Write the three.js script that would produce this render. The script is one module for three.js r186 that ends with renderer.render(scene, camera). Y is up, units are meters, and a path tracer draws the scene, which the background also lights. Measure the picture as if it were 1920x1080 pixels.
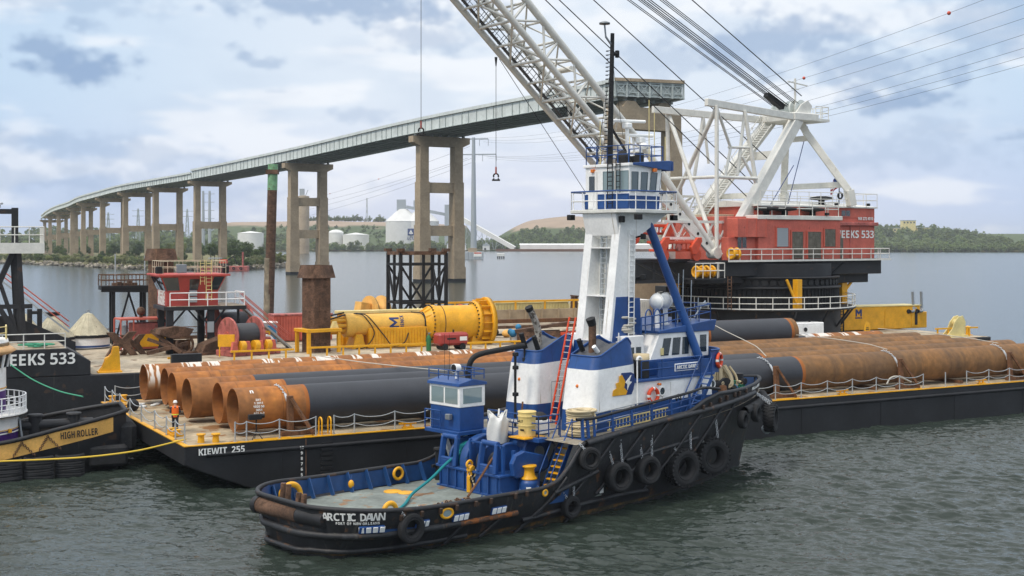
import * as THREE from 'three';
import { FontLoader } from 'three/addons/loaders/FontLoader.js';
import { TextGeometry } from 'three/addons/geometries/TextGeometry.js';
import { MarchingCubes } from 'three/addons/objects/MarchingCubes.js';

// ---------- camera, sky, sun, exposure ----------
const scene = new THREE.Scene();
const EYE = 13.6;
const camera = new THREE.PerspectiveCamera(25.36, 1920 / 1080, 1, 9000);
camera.position.set(0, EYE, 0);
camera.setViewOffset(1920, 1080, 0, 88, 1920, 1080);
const renderer = new THREE.WebGLRenderer({ antialias: true });
renderer.toneMapping = THREE.LinearToneMapping;
renderer.toneMappingExposure = 1.27;
renderer.shadowMap.enabled = true;

let seed = 7;
const rnd = () => { seed = (seed * 1664525 + 1013904223) >>> 0; return seed / 4294967296; };
const rr = (a, b) => a + (b - a) * rnd();
const lerp = (a, b, t) => a + (b - a) * t, clamp = (x, a = 0, b = 1) => Math.min(b, Math.max(a, x));
const ss = (a, b, x) => { const t = clamp((x - a) / (b - a)); return t * t * (3 - 2 * t); };
const hash = (x, y, s = 0) => { let h = (Math.imul(x, 374761393) + Math.imul(y, 668265263) + Math.imul(s + 11, 1442695041)) | 0; h = Math.imul(h ^ (h >>> 13), 1274126177); return ((h ^ (h >>> 16)) >>> 0) / 4294967296; };
// value noise, periodic when px / py are given
function vn(x, y, px = 0, py = 0, s = 0) {
  const ix = Math.floor(x), iy = Math.floor(y), fx = x - ix, fy = y - iy, u = fx * fx * (3 - 2 * fx), v = fy * fy * (3 - 2 * fy);
  const m = (a, p) => (p ? ((a % p) + p) % p : a);
  const a = hash(m(ix, px), m(iy, py), s), b = hash(m(ix + 1, px), m(iy, py), s), c = hash(m(ix, px), m(iy + 1, py), s), d = hash(m(ix + 1, px), m(iy + 1, py), s);
  return lerp(lerp(a, b, u), lerp(c, d, u), v);
}
function fbm(x, y, o = 4, px = 0, py = 0, s = 0) { let r = 0, a = 0.5, t = 0; for (let i = 0; i < o; i++) { r += a * vn(x, y, px, py, s + i); t += a; x *= 2; y *= 2; px *= 2; py *= 2; a *= 0.5; } return r / t; }

// the overcast sky: pale layer with soft blue-grey clouds, the same all round
{
  const w = 4096, h = 2048, data = new Float32Array(w * h * 4);
  // cloud banks: azimuth and elevation in degrees (0 = straight ahead), half sizes, depth of grey
  const D = 180 / Math.PI;
  const banks = [[-18.6, 7.35, 2.6, 0.8, 1], [-20.1, 8.1, 1.1, 0.5, .85], [-11.9, 8.1, .75, .36, .6], [-10.9, 7.9, .8, .3, .5], [-18.5, 9.0, 0.7, 0.3, .5], [-7, 10.4, 6.5, .85, .75], [-3.6, 9.0, 2.2, .8, .5], [-10.3, 6.8, .6, .16, .3],
    [11.5, 8.6, 4.0, 1.5, .7], [15.8, 7.2, 3.2, 1.1, .6], [17.0, 6.05, 2.4, .6, .85], [19.2, 6.8, .9, .4, .7], [21.5, 9, 4, 2.2, .5], [18.4, 4.7, 1.6, .6, .35], [21.4, 4.35, 1, .42, .6], [6.5, 8.0, 2.5, 1.2, .4], [16.6, 3.6, 5.5, .9, .35],
    [-19.5, 4.1, 4.2, .7, .42], [-15.6, 3.5, 3.5, .6, .36], [-21, 2.6, 5, .9, .45], [-6.8, 5.6, 1.6, .35, .35], [-20, 10.3, 5, 1.0, .35], [9, 3.0, 3, .5, .25], [-14, 2.0, 6, .8, .3]];
  for (let j = 0; j < h; j++) {
    const el = ((j + 0.5) / h - 0.5) * 180;
    for (let i = 0; i < w; i++) {
      let az = ((i + 0.5) / w - 0.25) * 360; if (az > 180) az -= 360;
      const k = (j * w + i) * 4;
      if (el < -3) { data[k] = 0.25; data[k + 1] = 0.28; data[k + 2] = 0.3; data[k + 3] = 1; continue; }
      const near = Math.abs(az) < 32 && el < 16;
      const e2 = Math.max(el, 0);
      const sy = e2 * (near ? 1 : 1) + 0.0, kx = az * 0.28, ky = sy * (0.7 - 0.35 * ss(10, 60, e2));
      const wrap = 0.28 * 360;
      let n = near ? fbm(kx + 200, ky, 6, 0, 0, 3) : fbm(kx + 200, ky, 3, 0, 0, 3);
      const seam = ss(150, 180, Math.abs(az)); if (seam > 0) n = lerp(n, fbm(200 + wrap, ky, 3, 0, 0, 3), seam);
      let g = ss(0.52, 0.85, n) * (near ? .12 : .25);
      if (near) {
        const w1 = (fbm(az * 0.9, el * 1.5, 5, 0, 0, 21) - 0.5), w2 = (fbm(az * 0.9 + 50, el * 1.5, 5, 0, 0, 22) - 0.5), er = fbm(az * 1.6, el * 2.6, 5, 0, 0, 30);
        for (const [a, b, sx, sy2, q] of banks) {
          const dx = (az - a + w1 * 1.6) / sx, dy = (el - b + w2 * 1.1) / sy2, r = Math.hypot(dx, dy < 0 ? dy * 1.25 : dy);
          if (r < 1.7) g = Math.max(g, q * ss(1.35, 0.3, r + (er - 0.5) * 1.5));
        }
      }
      // large scale: whiter in the middle of the view, bluer towards its sides
      const side = near || e2 < 40 ? ss(6, 26, Math.abs(az - 1)) * (1 - ss(12, 40, e2)) : 0;
      const low = ss(7, 1, e2), hl = near ? ss(.47, .68, fbm(az * .22 + 40, el * .95 + 3, 6, 0, 0, 41)) : .4;
      let r = 0.59 - 0.16 * side - 0.02 * low, gr = 0.655 - 0.10 * side - 0.05 * low, b = 0.735 - 0.035 * side - 0.02 * low;
      r = lerp(r, .78, hl * .55); gr = lerp(gr, .79, hl * .55); b = lerp(b, .81, hl * .55); r = lerp(r, 0.235, g); gr = lerp(gr, 0.335, g); b = lerp(b, 0.50, g);
      const up = 1.04 + .75 * ss(10, 65, e2), nt = ss(10, 45, e2) * .6, m = (r + gr + b) / 3; data[k] = lerp(r, m, nt) * up; data[k + 1] = lerp(gr, m, nt) * up; data[k + 2] = lerp(b, m * 1.03, nt) * up; data[k + 3] = 1;
    }
  }
  const sky = new THREE.DataTexture(data, w, h, THREE.RGBAFormat, THREE.FloatType);
  sky.mapping = THREE.EquirectangularReflectionMapping; sky.magFilter = THREE.LinearFilter; sky.needsUpdate = true;
  scene.background = sky; scene.environment = sky;
}
const sun = new THREE.DirectionalLight(0xfff4e4, 1.5);
sun.position.set(-70, 150, -10); sun.target.position.set(10, 0, -90); scene.add(sun, sun.target);
sun.castShadow = true; sun.shadow.radius = 20; sun.shadow.mapSize.set(4096, 4096);
Object.assign(sun.shadow.camera, { left: -150, right: 150, top: 150, bottom: -150, near: 1, far: 700 });
scene.fog = new THREE.FogExp2(new THREE.Color(0.80, 0.85, 0.93), 0.0001);

// ---------- builders ----------
const V = (x, y, z) => new THREE.Vector3(x, y, z);
const names = {};
function numbered(n) { n = n.replace(/_\d{3}$/, ''); const k = names[n] = (names[n] ?? -1) + 1; return k ? n + '_' + String(k).padStart(3, '0') : n; }
class MB { // gathers shapes and joins them into one geometry; uv in metres by the way a face points
  constructor() { this.P = []; this.N = []; this.U = []; }
  geo(g, m, own) {
    if (g.index) g = g.toNonIndexed(); else if (m) g = g.clone();
    if (m) g.applyMatrix4(m);
    const p = g.attributes.position.array, n = g.attributes.normal.array, uv = g.attributes.uv?.array;
    for (let i = 0; i < p.length; i += 9) {
      const ax = Math.abs(n[i] + n[i + 3] + n[i + 6]), ay = Math.abs(n[i + 1] + n[i + 4] + n[i + 7]), az = Math.abs(n[i + 2] + n[i + 5] + n[i + 8]);
      for (let k = 0; k < 3; k++) {
        const q = i + 3 * k, t = (i / 3 + k) * 2;
        this.P.push(p[q], p[q + 1], p[q + 2]); this.N.push(n[q], n[q + 1], n[q + 2]);
        if (own && uv) this.U.push(uv[t] * own[0], uv[t + 1] * own[1]);
        else if (ay >= ax && ay >= az) this.U.push(p[q], p[q + 2]);
        else if (ax > az) this.U.push(p[q + 2], p[q + 1]);
        else this.U.push(p[q], p[q + 1]);
      }
    }
    return this;
  }
  tri(a, b, c) { const n = b.clone().sub(a).cross(c.clone().sub(a)).normalize(); const g = new THREE.BufferGeometry(); g.setAttribute('position', new THREE.Float32BufferAttribute([...a, ...b, ...c], 3)); g.setAttribute('normal', new THREE.Float32BufferAttribute([...n, ...n, ...n], 3)); return this.geo(g); }
  quad(a, b, c, d) { return this.tri(a, b, c).tri(a, c, d); }
  box(x0, x1, y0, y1, z0, z1, ch = 0) {
    const g = ch ? chamfer(x1 - x0, y1 - y0, z1 - z0, ch) : new THREE.BoxGeometry(x1 - x0, y1 - y0, z1 - z0);
    return this.geo(g, new THREE.Matrix4().makeTranslation((x0 + x1) / 2, (y0 + y1) / 2, (z0 + z1) / 2));
  }
  bar(p, q, w, h = w, ch = 0) { // beam between two points, w sideways, h upwards
    const d = q.clone().sub(p), L = d.length(); d.normalize();
    let s = V(0, 1, 0).cross(d); if (s.lengthSq() < 1e-6) s = V(1, 0, 0); s.normalize(); const u = d.clone().cross(s);
    const m = new THREE.Matrix4().makeBasis(s, u, d).setPosition(p.clone().add(q).multiplyScalar(.5));
    return this.geo(ch ? chamfer(w, h, L, ch) : new THREE.BoxGeometry(w, h, L), m);
  }
  rod(p, q, r, seg = 6, r2 = r, open = false) {
    const d = q.clone().sub(p), L = d.length();
    const m = new THREE.Matrix4().makeRotationFromQuaternion(new THREE.Quaternion().setFromUnitVectors(V(0, 1, 0), d.normalize())).setPosition(p.clone().add(q).multiplyScalar(.5));
    return this.geo(new THREE.CylinderGeometry(r2, r, L, seg, 1, open), m);
  }
  line(pts, r, seg = 5) { for (let i = 0; i + 1 < pts.length; i++) this.rod(pts[i], pts[i + 1], r, seg); return this; }
  tube(pts, r, seg = 6, n = 8, tension = .5) { return this.geo(new THREE.TubeGeometry(new THREE.CatmullRomCurve3(pts, false, 'catmullrom', tension), n * (pts.length - 1), r, seg), null); }
  ball(c, r, w = 10, h = 7, sy = 1) { return this.geo(new THREE.SphereGeometry(r, w, h), new THREE.Matrix4().makeScale(1, sy, 1).setPosition(c)); }
  lathe(pts, c, seg = 20, axis = 'y') { const m = new THREE.Matrix4(); if (axis === 'x') m.makeRotationZ(-Math.PI / 2); if (axis === 'z') m.makeRotationX(Math.PI / 2); m.setPosition(c); return this.geo(new THREE.LatheGeometry(pts.map((p) => new THREE.Vector2(p[0], p[1])), seg), m); }
  torus(c, R, r, axis = 'z', seg = 20, s2 = 8, arc = Math.PI * 2, rot = 0) { const m = new THREE.Matrix4(); if (axis === 'x') m.makeRotationY(Math.PI / 2); if (axis === 'y') m.makeRotationX(Math.PI / 2); if (rot) m.multiply(new THREE.Matrix4().makeRotationZ(rot)); m.setPosition(c); return this.geo(new THREE.TorusGeometry(R, r, s2, seg, arc), m); }
  prism(pts, axis, t0, t1, bevel = 0) { // outline extruded along an axis
    const sh = new THREE.Shape(pts.map((p) => new THREE.Vector2(p[0], p[1])));
    const g = new THREE.ExtrudeGeometry(sh, { depth: t1 - t0 - 2 * bevel, bevelEnabled: bevel > 0, bevelThickness: bevel, bevelSize: bevel, bevelOffset: -bevel, bevelSegments: 1, curveSegments: 8 });
    const m = new THREE.Matrix4();
    if (axis === 'z') m.makeTranslation(0, 0, t0 + bevel);
    if (axis === 'y') m.makeBasis(V(1, 0, 0), V(0, 0, 1), V(0, -1, 0)).setPosition(0, t1 - bevel, 0);
    if (axis === 'x') m.makeBasis(V(0, 0, -1), V(0, 1, 0), V(1, 0, 0)).setPosition(t0 + bevel, 0, 0);
    return this.geo(g, m); // axis x: outline given as (-z, y)
  }
  grid(rows, flip) { // smooth surface through rows of points
    const R = rows.length, C = rows[0].length, pos = [], idx = [];
    for (const r of rows) for (const p of r) pos.push(p.x, p.y, p.z);
    for (let i = 0; i + 1 < R; i++) for (let j = 0; j + 1 < C; j++) { const a = i * C + j, b = a + 1, c = a + C, d = c + 1; flip ? idx.push(a, c, b, b, c, d) : idx.push(a, b, c, b, d, c); }
    const g = new THREE.BufferGeometry(); g.setAttribute('position', new THREE.Float32BufferAttribute(pos, 3)); g.setIndex(idx); g.computeVertexNormals();
    return this.geo(g);
  }
  rail(pts, h, n, gap, r = .025, posts = true, pr = r) { // railing along floor points
    for (let i = 0; i + 1 < pts.length; i++) {
      const a = pts[i], b = pts[i + 1], L = a.distanceTo(b), k = Math.max(1, Math.round(L / gap));
      for (let j = 1; j <= n; j++) this.rod(a.clone().setY(a.y + h * j / n), b.clone().setY(b.y + h * j / n), r, 5);
      if (posts) for (let j = i ? 1 : 0; j <= k; j++) { const q = a.clone().lerp(b, j / k); this.rod(q, q.clone().setY(q.y + h), pr, 5); }
    }
    return this;
  }
  ladder(p, q, w, n, r, side) { const s = side.clone().multiplyScalar(w / 2); this.rod(p.clone().sub(s), q.clone().sub(s), r, 5); this.rod(p.clone().add(s), q.clone().add(s), r, 5); for (let i = 1; i <= n; i++) { const c = p.clone().lerp(q, i / (n + 1)); this.rod(c.clone().sub(s), c.clone().add(s), r * .8, 4); } return this; }
  build() { const g = new THREE.BufferGeometry(); g.setAttribute('position', new THREE.Float32BufferAttribute(this.P, 3)); g.setAttribute('normal', new THREE.Float32BufferAttribute(this.N, 3)); g.setAttribute('uv', new THREE.Float32BufferAttribute(this.U, 2)); return g; }
  mesh(name, mat, parent) { return obj(name, this.build(), mat, parent); }
}
function chamfer(w, h, d, c) {
  const x = w / 2, y = h / 2, z = d / 2, P = [], f = (...v) => { for (let i = 1; i + 1 < v.length; i++) P.push(...v[0], ...v[i], ...v[i + 1]); };
  const half = [x, y, z];
  const pt = (ax, s, u, su, v, sv) => { const o = [0, 0, 0]; o[ax] = s * half[ax]; o[u] = su * (half[u] - c); o[v] = sv * (half[v] - c); return o; };
  for (let a = 0; a < 3; a++) { const u = (a + 1) % 3, v = (a + 2) % 3; for (const s of [1, -1]) { const q = [[1, 1], [-1, 1], [-1, -1], [1, -1]].map(([m, n]) => pt(a, s, u, m, v, n)); s > 0 ? f(...q) : f(...q.reverse()); } }
  for (let a = 0; a < 3; a++) { const u = (a + 1) % 3, v = (a + 2) % 3; for (const s of [1, -1]) for (const t of [1, -1]) { const A = pt(a, s, u, t, v, 1), B = pt(a, s, u, t, v, -1), Cc = pt(u, t, a, s, v, -1), Dd = pt(u, t, a, s, v, 1); s * t > 0 ? f(A, B, Cc, Dd) : f(Dd, Cc, B, A); } }
  for (const sx of [1, -1]) for (const sy of [1, -1]) for (const sz of [1, -1]) { const A = pt(0, sx, 1, sy, 2, sz), B = pt(1, sy, 0, sx, 2, sz), Cc = pt(2, sz, 0, sx, 1, sy); sx * sy * sz > 0 ? f(A, B, Cc) : f(A, Cc, B); }
  const g = new THREE.BufferGeometry(); g.setAttribute('position', new THREE.Float32BufferAttribute(P, 3)); g.computeVertexNormals(); return g;
}
function obj(name, geo, mat, parent) { const m = new THREE.Mesh(geo, mat); m.name = parent ? name : numbered(name); m.castShadow = m.receiveShadow = true; (parent ?? scene).add(m); return m; }
function tag(o, label, category, group, kind) { Object.assign(o.userData, label && { label }, category && { category }, group && { group }, kind && { kind }); return o; }
function thing(name, label, category, p = [0, 0, 0], turn = 0, group) { const o = new THREE.Group(); o.name = numbered(name); o.position.set(...p); o.rotation.y = turn; scene.add(o); return tag(o, label, category, group); }
function copy(o, p, turn, label, group) { const c = o.clone(); c.name = numbered(o.name); if (p) c.position.set(...p); if (turn !== undefined) c.rotation.y = turn; c.userData = { ...o.userData }; tag(c, label, null, group); scene.add(c); return c; }
// frames of the moored craft: length, height, beam (towards the camera) -> world
const DEG = Math.PI / 180;
class Frame { constructor(x, d, deg) { this.x = x; this.d = d; this.t = deg * DEG; this.c = Math.cos(this.t); this.s = Math.sin(this.t); }
  w(a, y, z) { return [this.x + a * this.c + z * this.s, y, -(this.d + a * this.s - z * this.c)]; } v(a, y, z) { return V(...this.w(a, y, z)); } }
const FT = new Frame(-9.66, 56.6, 42), FK = new Frame(-17.68, 69, 29), FW = new Frame(-32.8, 99.8, 25), FC = new Frame(27.1, 142.9, 35);

// ---------- materials ----------
function tex(n, m, f, linear) { // n x m pixels, f(u, v) -> [r, g, b] in 0..255
  const d = new Uint8Array(n * m * 4);
  for (let j = 0; j < m; j++) for (let i = 0; i < n; i++) { const c = f((i + .5) / n, (j + .5) / m), k = (j * n + i) * 4; d[k] = clamp(c[0], 0, 255); d[k + 1] = clamp(c[1], 0, 255); d[k + 2] = clamp(c[2], 0, 255); d[k + 3] = 255; }
  const t = new THREE.DataTexture(d, n, m); t.wrapS = t.wrapT = THREE.RepeatWrapping; t.magFilter = THREE.LinearFilter; t.minFilter = THREE.LinearMipmapLinearFilter; t.generateMipmaps = true; if (!linear) t.colorSpace = THREE.SRGBColorSpace; t.needsUpdate = true; return t;
}
const hex = (h) => [(h >> 16) & 255, (h >> 8) & 255, h & 255];
const mix3 = (a, b, t) => [lerp(a[0], b[0], t), lerp(a[1], b[1], t), lerp(a[2], b[2], t)];
// weathered paint: mottling, grain, runs and spots of rust or dirt
function paint(base, { size = 5, mott = .12, grain = .07, rust = 0, run = 0, spot = 0x6b3a1c, runc = 0x6b4a30, rough = .55, metal = 0, s = 0, n = 512 } = {}) {
  const B = hex(base), S = hex(spot), R = hex(runc);
  const t = tex(n, n, (u, v) => {
    const m = (fbm(u * 5, v * 5, 5, 5, 5, s) - .5) * 2 * mott + (hash((u * n) | 0, (v * n) | 0, s) - .5) * grain + (fbm(u * 40, v * 40, 2, 40, 40, s + 5) - .5) * grain * 1.5;
    let c = B.map((x) => x * (1 + m) + m * 14);
    if (run) { const st = fbm(u * 26, v * 2.2, 4, 26, 2, s + 9) * .75 + fbm(u * 90, v * 3, 2, 90, 3, s + 12) * .25; c = mix3(c, R, ss(1 - run, 1.12 - run, st + .02) * .7); }
    if (rust) { const q = fbm(u * 9, v * 9, 6, 9, 9, s + 17); c = mix3(c, S, ss(1 - rust, 1.06 - rust, q + (hash((u * n) | 0, (v * n) | 0, s + 3) - .5) * .06) * .85); }
    return c;
  });
  t.repeat.set(1 / size, 1 / size);
  return new THREE.MeshStandardMaterial({ map: t, roughness: rough, metalness: metal });
}
const flat = (c, rough = .6, metal = 0) => new THREE.MeshStandardMaterial({ color: c, roughness: rough, metalness: metal });
const M = {
  white: paint(0xf0f0ed, { mott: .06, grain: .04, rust: .17, run: .25, runc: 0xa79c8a, spot: 0x9a7a5a, rough: .45, s: 1 }),
  crane: paint(0xd9d8d0, { mott: .07, grain: .04, rust: .16, run: .22, runc: 0x9d9484, spot: 0x8a6c50, rough: .5, s: 2, size: 4 }),
  blue: paint(0x1d4884, { mott: .14, grain: .06, rust: .14, run: .3, spot: 0x3a4048, runc: 0x1a3a66, rough: .42, s: 3 }),
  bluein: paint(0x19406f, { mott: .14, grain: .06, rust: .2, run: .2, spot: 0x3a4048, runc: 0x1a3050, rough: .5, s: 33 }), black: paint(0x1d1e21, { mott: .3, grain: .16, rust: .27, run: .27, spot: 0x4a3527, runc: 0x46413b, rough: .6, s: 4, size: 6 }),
  tughull: paint(0x212225, { mott: .35, grain: .24, rust: .29, run: .33, spot: 0x60422c, runc: 0x504c46, rough: .55, s: 5, size: 4 }),
  barge: paint(0x1a1b1e, { mott: .28, grain: .14, rust: .2, run: .25, spot: 0x40342b, runc: 0x3b3a38, rough: .6, s: 6, size: 9 }),
  kdeck: paint(0x9a8b72, { mott: .3, grain: .14, rust: .42, spot: 0x82552a, run: 0, rough: .85, s: 7, size: 9 }),
  wdeck: paint(0xa69a85, { mott: .22, grain: .16, rust: .33, spot: 0x6f5a45, rough: .9, s: 8, size: 11 }),
  tdeck: paint(0x777e78, { mott: .2, grain: .1, rust: .36, spot: 0x86603e, rough: .8, s: 9, size: 6 }),
  sdeck: paint(0x938b7c, { mott: .2, grain: .12, rust: .3, spot: 0x77603f, rough: .85, s: 10, size: 4 }),
  red: paint(0xc0604f, { mott: .12, grain: .06, rust: .15, run: .25, spot: 0x5c2c22, runc: 0x7e322a, rough: .6, s: 11 }),
  redworn: paint(0xa85c54, { mott: .25, grain: .1, rust: .3, run: .3, spot: 0x6a4030, runc: 0xc99088, rough: .65, s: 12, size: 3 }),
  orange: paint(0xcc4c2c, { mott: .12, grain: .06, rust: .12, run: .1, spot: 0x6a2a1a, runc: 0x9a3018, rough: .5, s: 13 }),
  yellow: paint(0xe0a316, { mott: .1, grain: .05, rust: .13, run: .16, spot: 0x8a6520, runc: 0xa77a16, rough: .45, s: 14, size: 4 }),
  cream: paint(0xd9c88a, { mott: .1, grain: .05, rust: .15, spot: 0x8a7a50, rough: .6, s: 15 }),
  scrap: paint(0x5e4636, { mott: .3, grain: .25, rust: .34, spot: 0x44301f, run: .25, runc: 0x6f5238, rough: .9, s: 16, size: 3 }),
  concrete: paint(0xa08f77, { mott: .1, grain: .09, run: .25, runc: 0x6f6250, rust: .16, spot: 0x786a58, rough: .9, s: 17, size: 16 }),
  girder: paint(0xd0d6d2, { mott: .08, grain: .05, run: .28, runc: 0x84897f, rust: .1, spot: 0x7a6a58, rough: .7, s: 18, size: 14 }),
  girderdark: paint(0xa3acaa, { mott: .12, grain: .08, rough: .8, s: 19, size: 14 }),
  timber: paint(0x6d4a30, { mott: .25, grain: .2, run: .4, runc: 0x46301f, rough: .9, s: 20, size: 1.5 }),
  pale: paint(0xd8d8d4, { mott: .05, grain: .04, run: .18, runc: 0xa8a8a2, rough: .8, s: 21, size: 40 }),
  bag: paint(0xd6d6d2, { mott: .06, grain: .03, rough: .8, s: 22, size: 2 }),
  canvas: paint(0xbcb59c, { mott: .12, grain: .08, run: .3, runc: 0x7c745f, rust: .2, spot: 0x5f5a4c, rough: .9, s: 23, size: 3 }),
  purple: paint(0x44206a, { mott: .08, grain: .04, rough: .4, s: 24 }),
  buff: paint(0xddaa58, { mott: .1, grain: .06, rust: .16, run: .2, spot: 0x7a5428, runc: 0xa67a40, rough: .6, s: 25, size: 3 }),
  rubber: paint(0x1f2022, { mott: .3, grain: .2, rust: .2, spot: 0x4b4a47, rough: .85, s: 26, size: 1.2 }),
  steel: flat(0x8d9296, .45, .6), dark: flat(0x131416, .7), wire: flat(0x2a2c30, .6), cable: flat(0x4a4c50, .6), galv: flat(0xaab0b3, .5, .3), silver: flat(0xc9ccce, .35, .5),
  textw: flat(0xe9e9e4, .6), textk: flat(0x191a1c, .6), textb: flat(0x17356e, .6), textdark: flat(0x1a2a44, .6),
  rope: flat(0xc9b894, .95), ropegreen: flat(0x3f8f70, .9), ropeteal: flat(0x117a80, .9), ropeyel: flat(0xcfae3c, .9), ropewhite: flat(0xb9b5aa, .9),
  ring: flat(0xdd4a22, .6), ringw: flat(0xe8e6e0, .6), ladderorange: flat(0xd84a22, .5), green: flat(0x2c6a3c, .7), tarp: flat(0x2f7fae, .7), skin: flat(0xb98565, .7), lamp: flat(0xd9762a, .4),
  glass: new THREE.MeshPhysicalMaterial({ color: 0x2a3438, roughness: .04, metalness: 0, clearcoat: 1, clearcoatRoughness: .03, specularIntensity: 1 }),
  glassmid: new THREE.MeshPhysicalMaterial({ color: 0x45565a, roughness: .05, clearcoat: 1 }), glasslit: new THREE.MeshPhysicalMaterial({ color: 0x7d9092, roughness: .06, clearcoat: 1 }),
  louvre: paint(0x6f6a5e, { mott: .2, grain: .1, run: .4, runc: 0x4a443a, rough: .7, s: 27, size: 2 }),
};
M.white.roughness = .4;
// rusty pipe: mill scale, ring bands and streaks round the pipe; u along the pipe in metres
function pipeTex(drips, s, C = [[172, 108, 48], [132, 84, 46], [188, 122, 56]]) {
  return tex(1024, 512, (u, v) => {
    const q = fbm(u * 24, v * 8, 5, 24, 8, s), band = vn(u * 12, .5, 12, 1, s + 3), f = fbm(u * 90, v * 30, 3, 90, 30, s + 6), st = fbm(u * 60, v * 3, 4, 60, 3, s + 8);
    const can = hash(Math.floor(u * 8 + .02), 3, s); let c = mix3(C[0], C[1], clamp(can * .7 + ss(.3, .8, q) * .5)); c = mix3(c, C[2], ss(.5, .85, st) * .5); c = mix3(c, [100, 76, 56], ss(.6, .9, band) * .3);
    c = c.map((x) => x * (0.86 + .28 * f));
    const seam = Math.abs(((u * 8 + 7.98) % 1)); if (seam < .012) c = c.map((x) => x * .72);
    if (drips) { const d = fbm(u * 120, v * 6, 3, 120, 6, s + 20), top = ss(.22, .1, Math.abs(v - .6)), grp = vn(u * 34, .5, 34, 1, s + 31); if (top > 0) c = mix3(c, [214, 206, 196], ss(.57, .63, d * .6 + grp * .42) * top); }
    return c;
  });
}
const mk = (t, rx, ry, rough) => { t.repeat.set(rx, ry); return new THREE.MeshStandardMaterial({ map: t, roughness: rough }); };
M.pipe = mk(pipeTex(false, 40), 1 / 24, 1, .85); M.pipebrown = mk(pipeTex(false, 50, [[136, 96, 54], [104, 78, 52], [154, 108, 58]]), 1 / 24, 1, .85); M.pipedrip = mk(pipeTex(true, 60), 1 / 24, 1, .85);
const coatTex = (drips, s) => tex(512, 256, (u, v) => { const q = fbm(u * 20, v * 8, 5, 20, 8, s), g = hash((u * 512) | 0, (v * 256) | 0, s); let c = [46, 49, 55].map((x) => x * (.85 + .22 * q + .12 * g)); if (drips) { const grp = vn(u * 30, .5, 30, 1, s), d = fbm(u * 90, v * 6, 3, 90, 6, s + 2), top = ss(.22, .1, Math.abs(v - .6)); c = mix3(c, [200, 198, 194], ss(.54, .6, d * .6 + grp * .42) * top); } return c; });
M.coat = mk(coatTex(false, 80), 1 / 16, 1, .55); M.coatdrip = mk(coatTex(true, 85), 1 / 16, 1, .6);

// ---------- lettering ----------
const font = await new FontLoader().loadAsync('fonts/droid/droid_sans_bold.typeface.json');
function textGeo(s, h, depth = .015, width) { const g = new TextGeometry(s, { font, size: h, depth, curveSegments: 3, bevelEnabled: false }); g.computeBoundingBox(); const b = g.boundingBox; g.translate(-(b.min.x + b.max.x) / 2, 0, 0); if (width) g.scale(width / (b.max.x - b.min.x), 1, 1); return g; }
// lettering on a face: centre of its foot, turn about y so that it reads towards local +z
function words(s, h, p, turn, mat, parent, width, name = 'lettering', tilt = 0) { const m = obj(name, textGeo(s, h, .02, width), mat, parent); m.position.set(...p); m.rotation.set(tilt, turn, 0, 'YXZ'); return m; }

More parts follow.
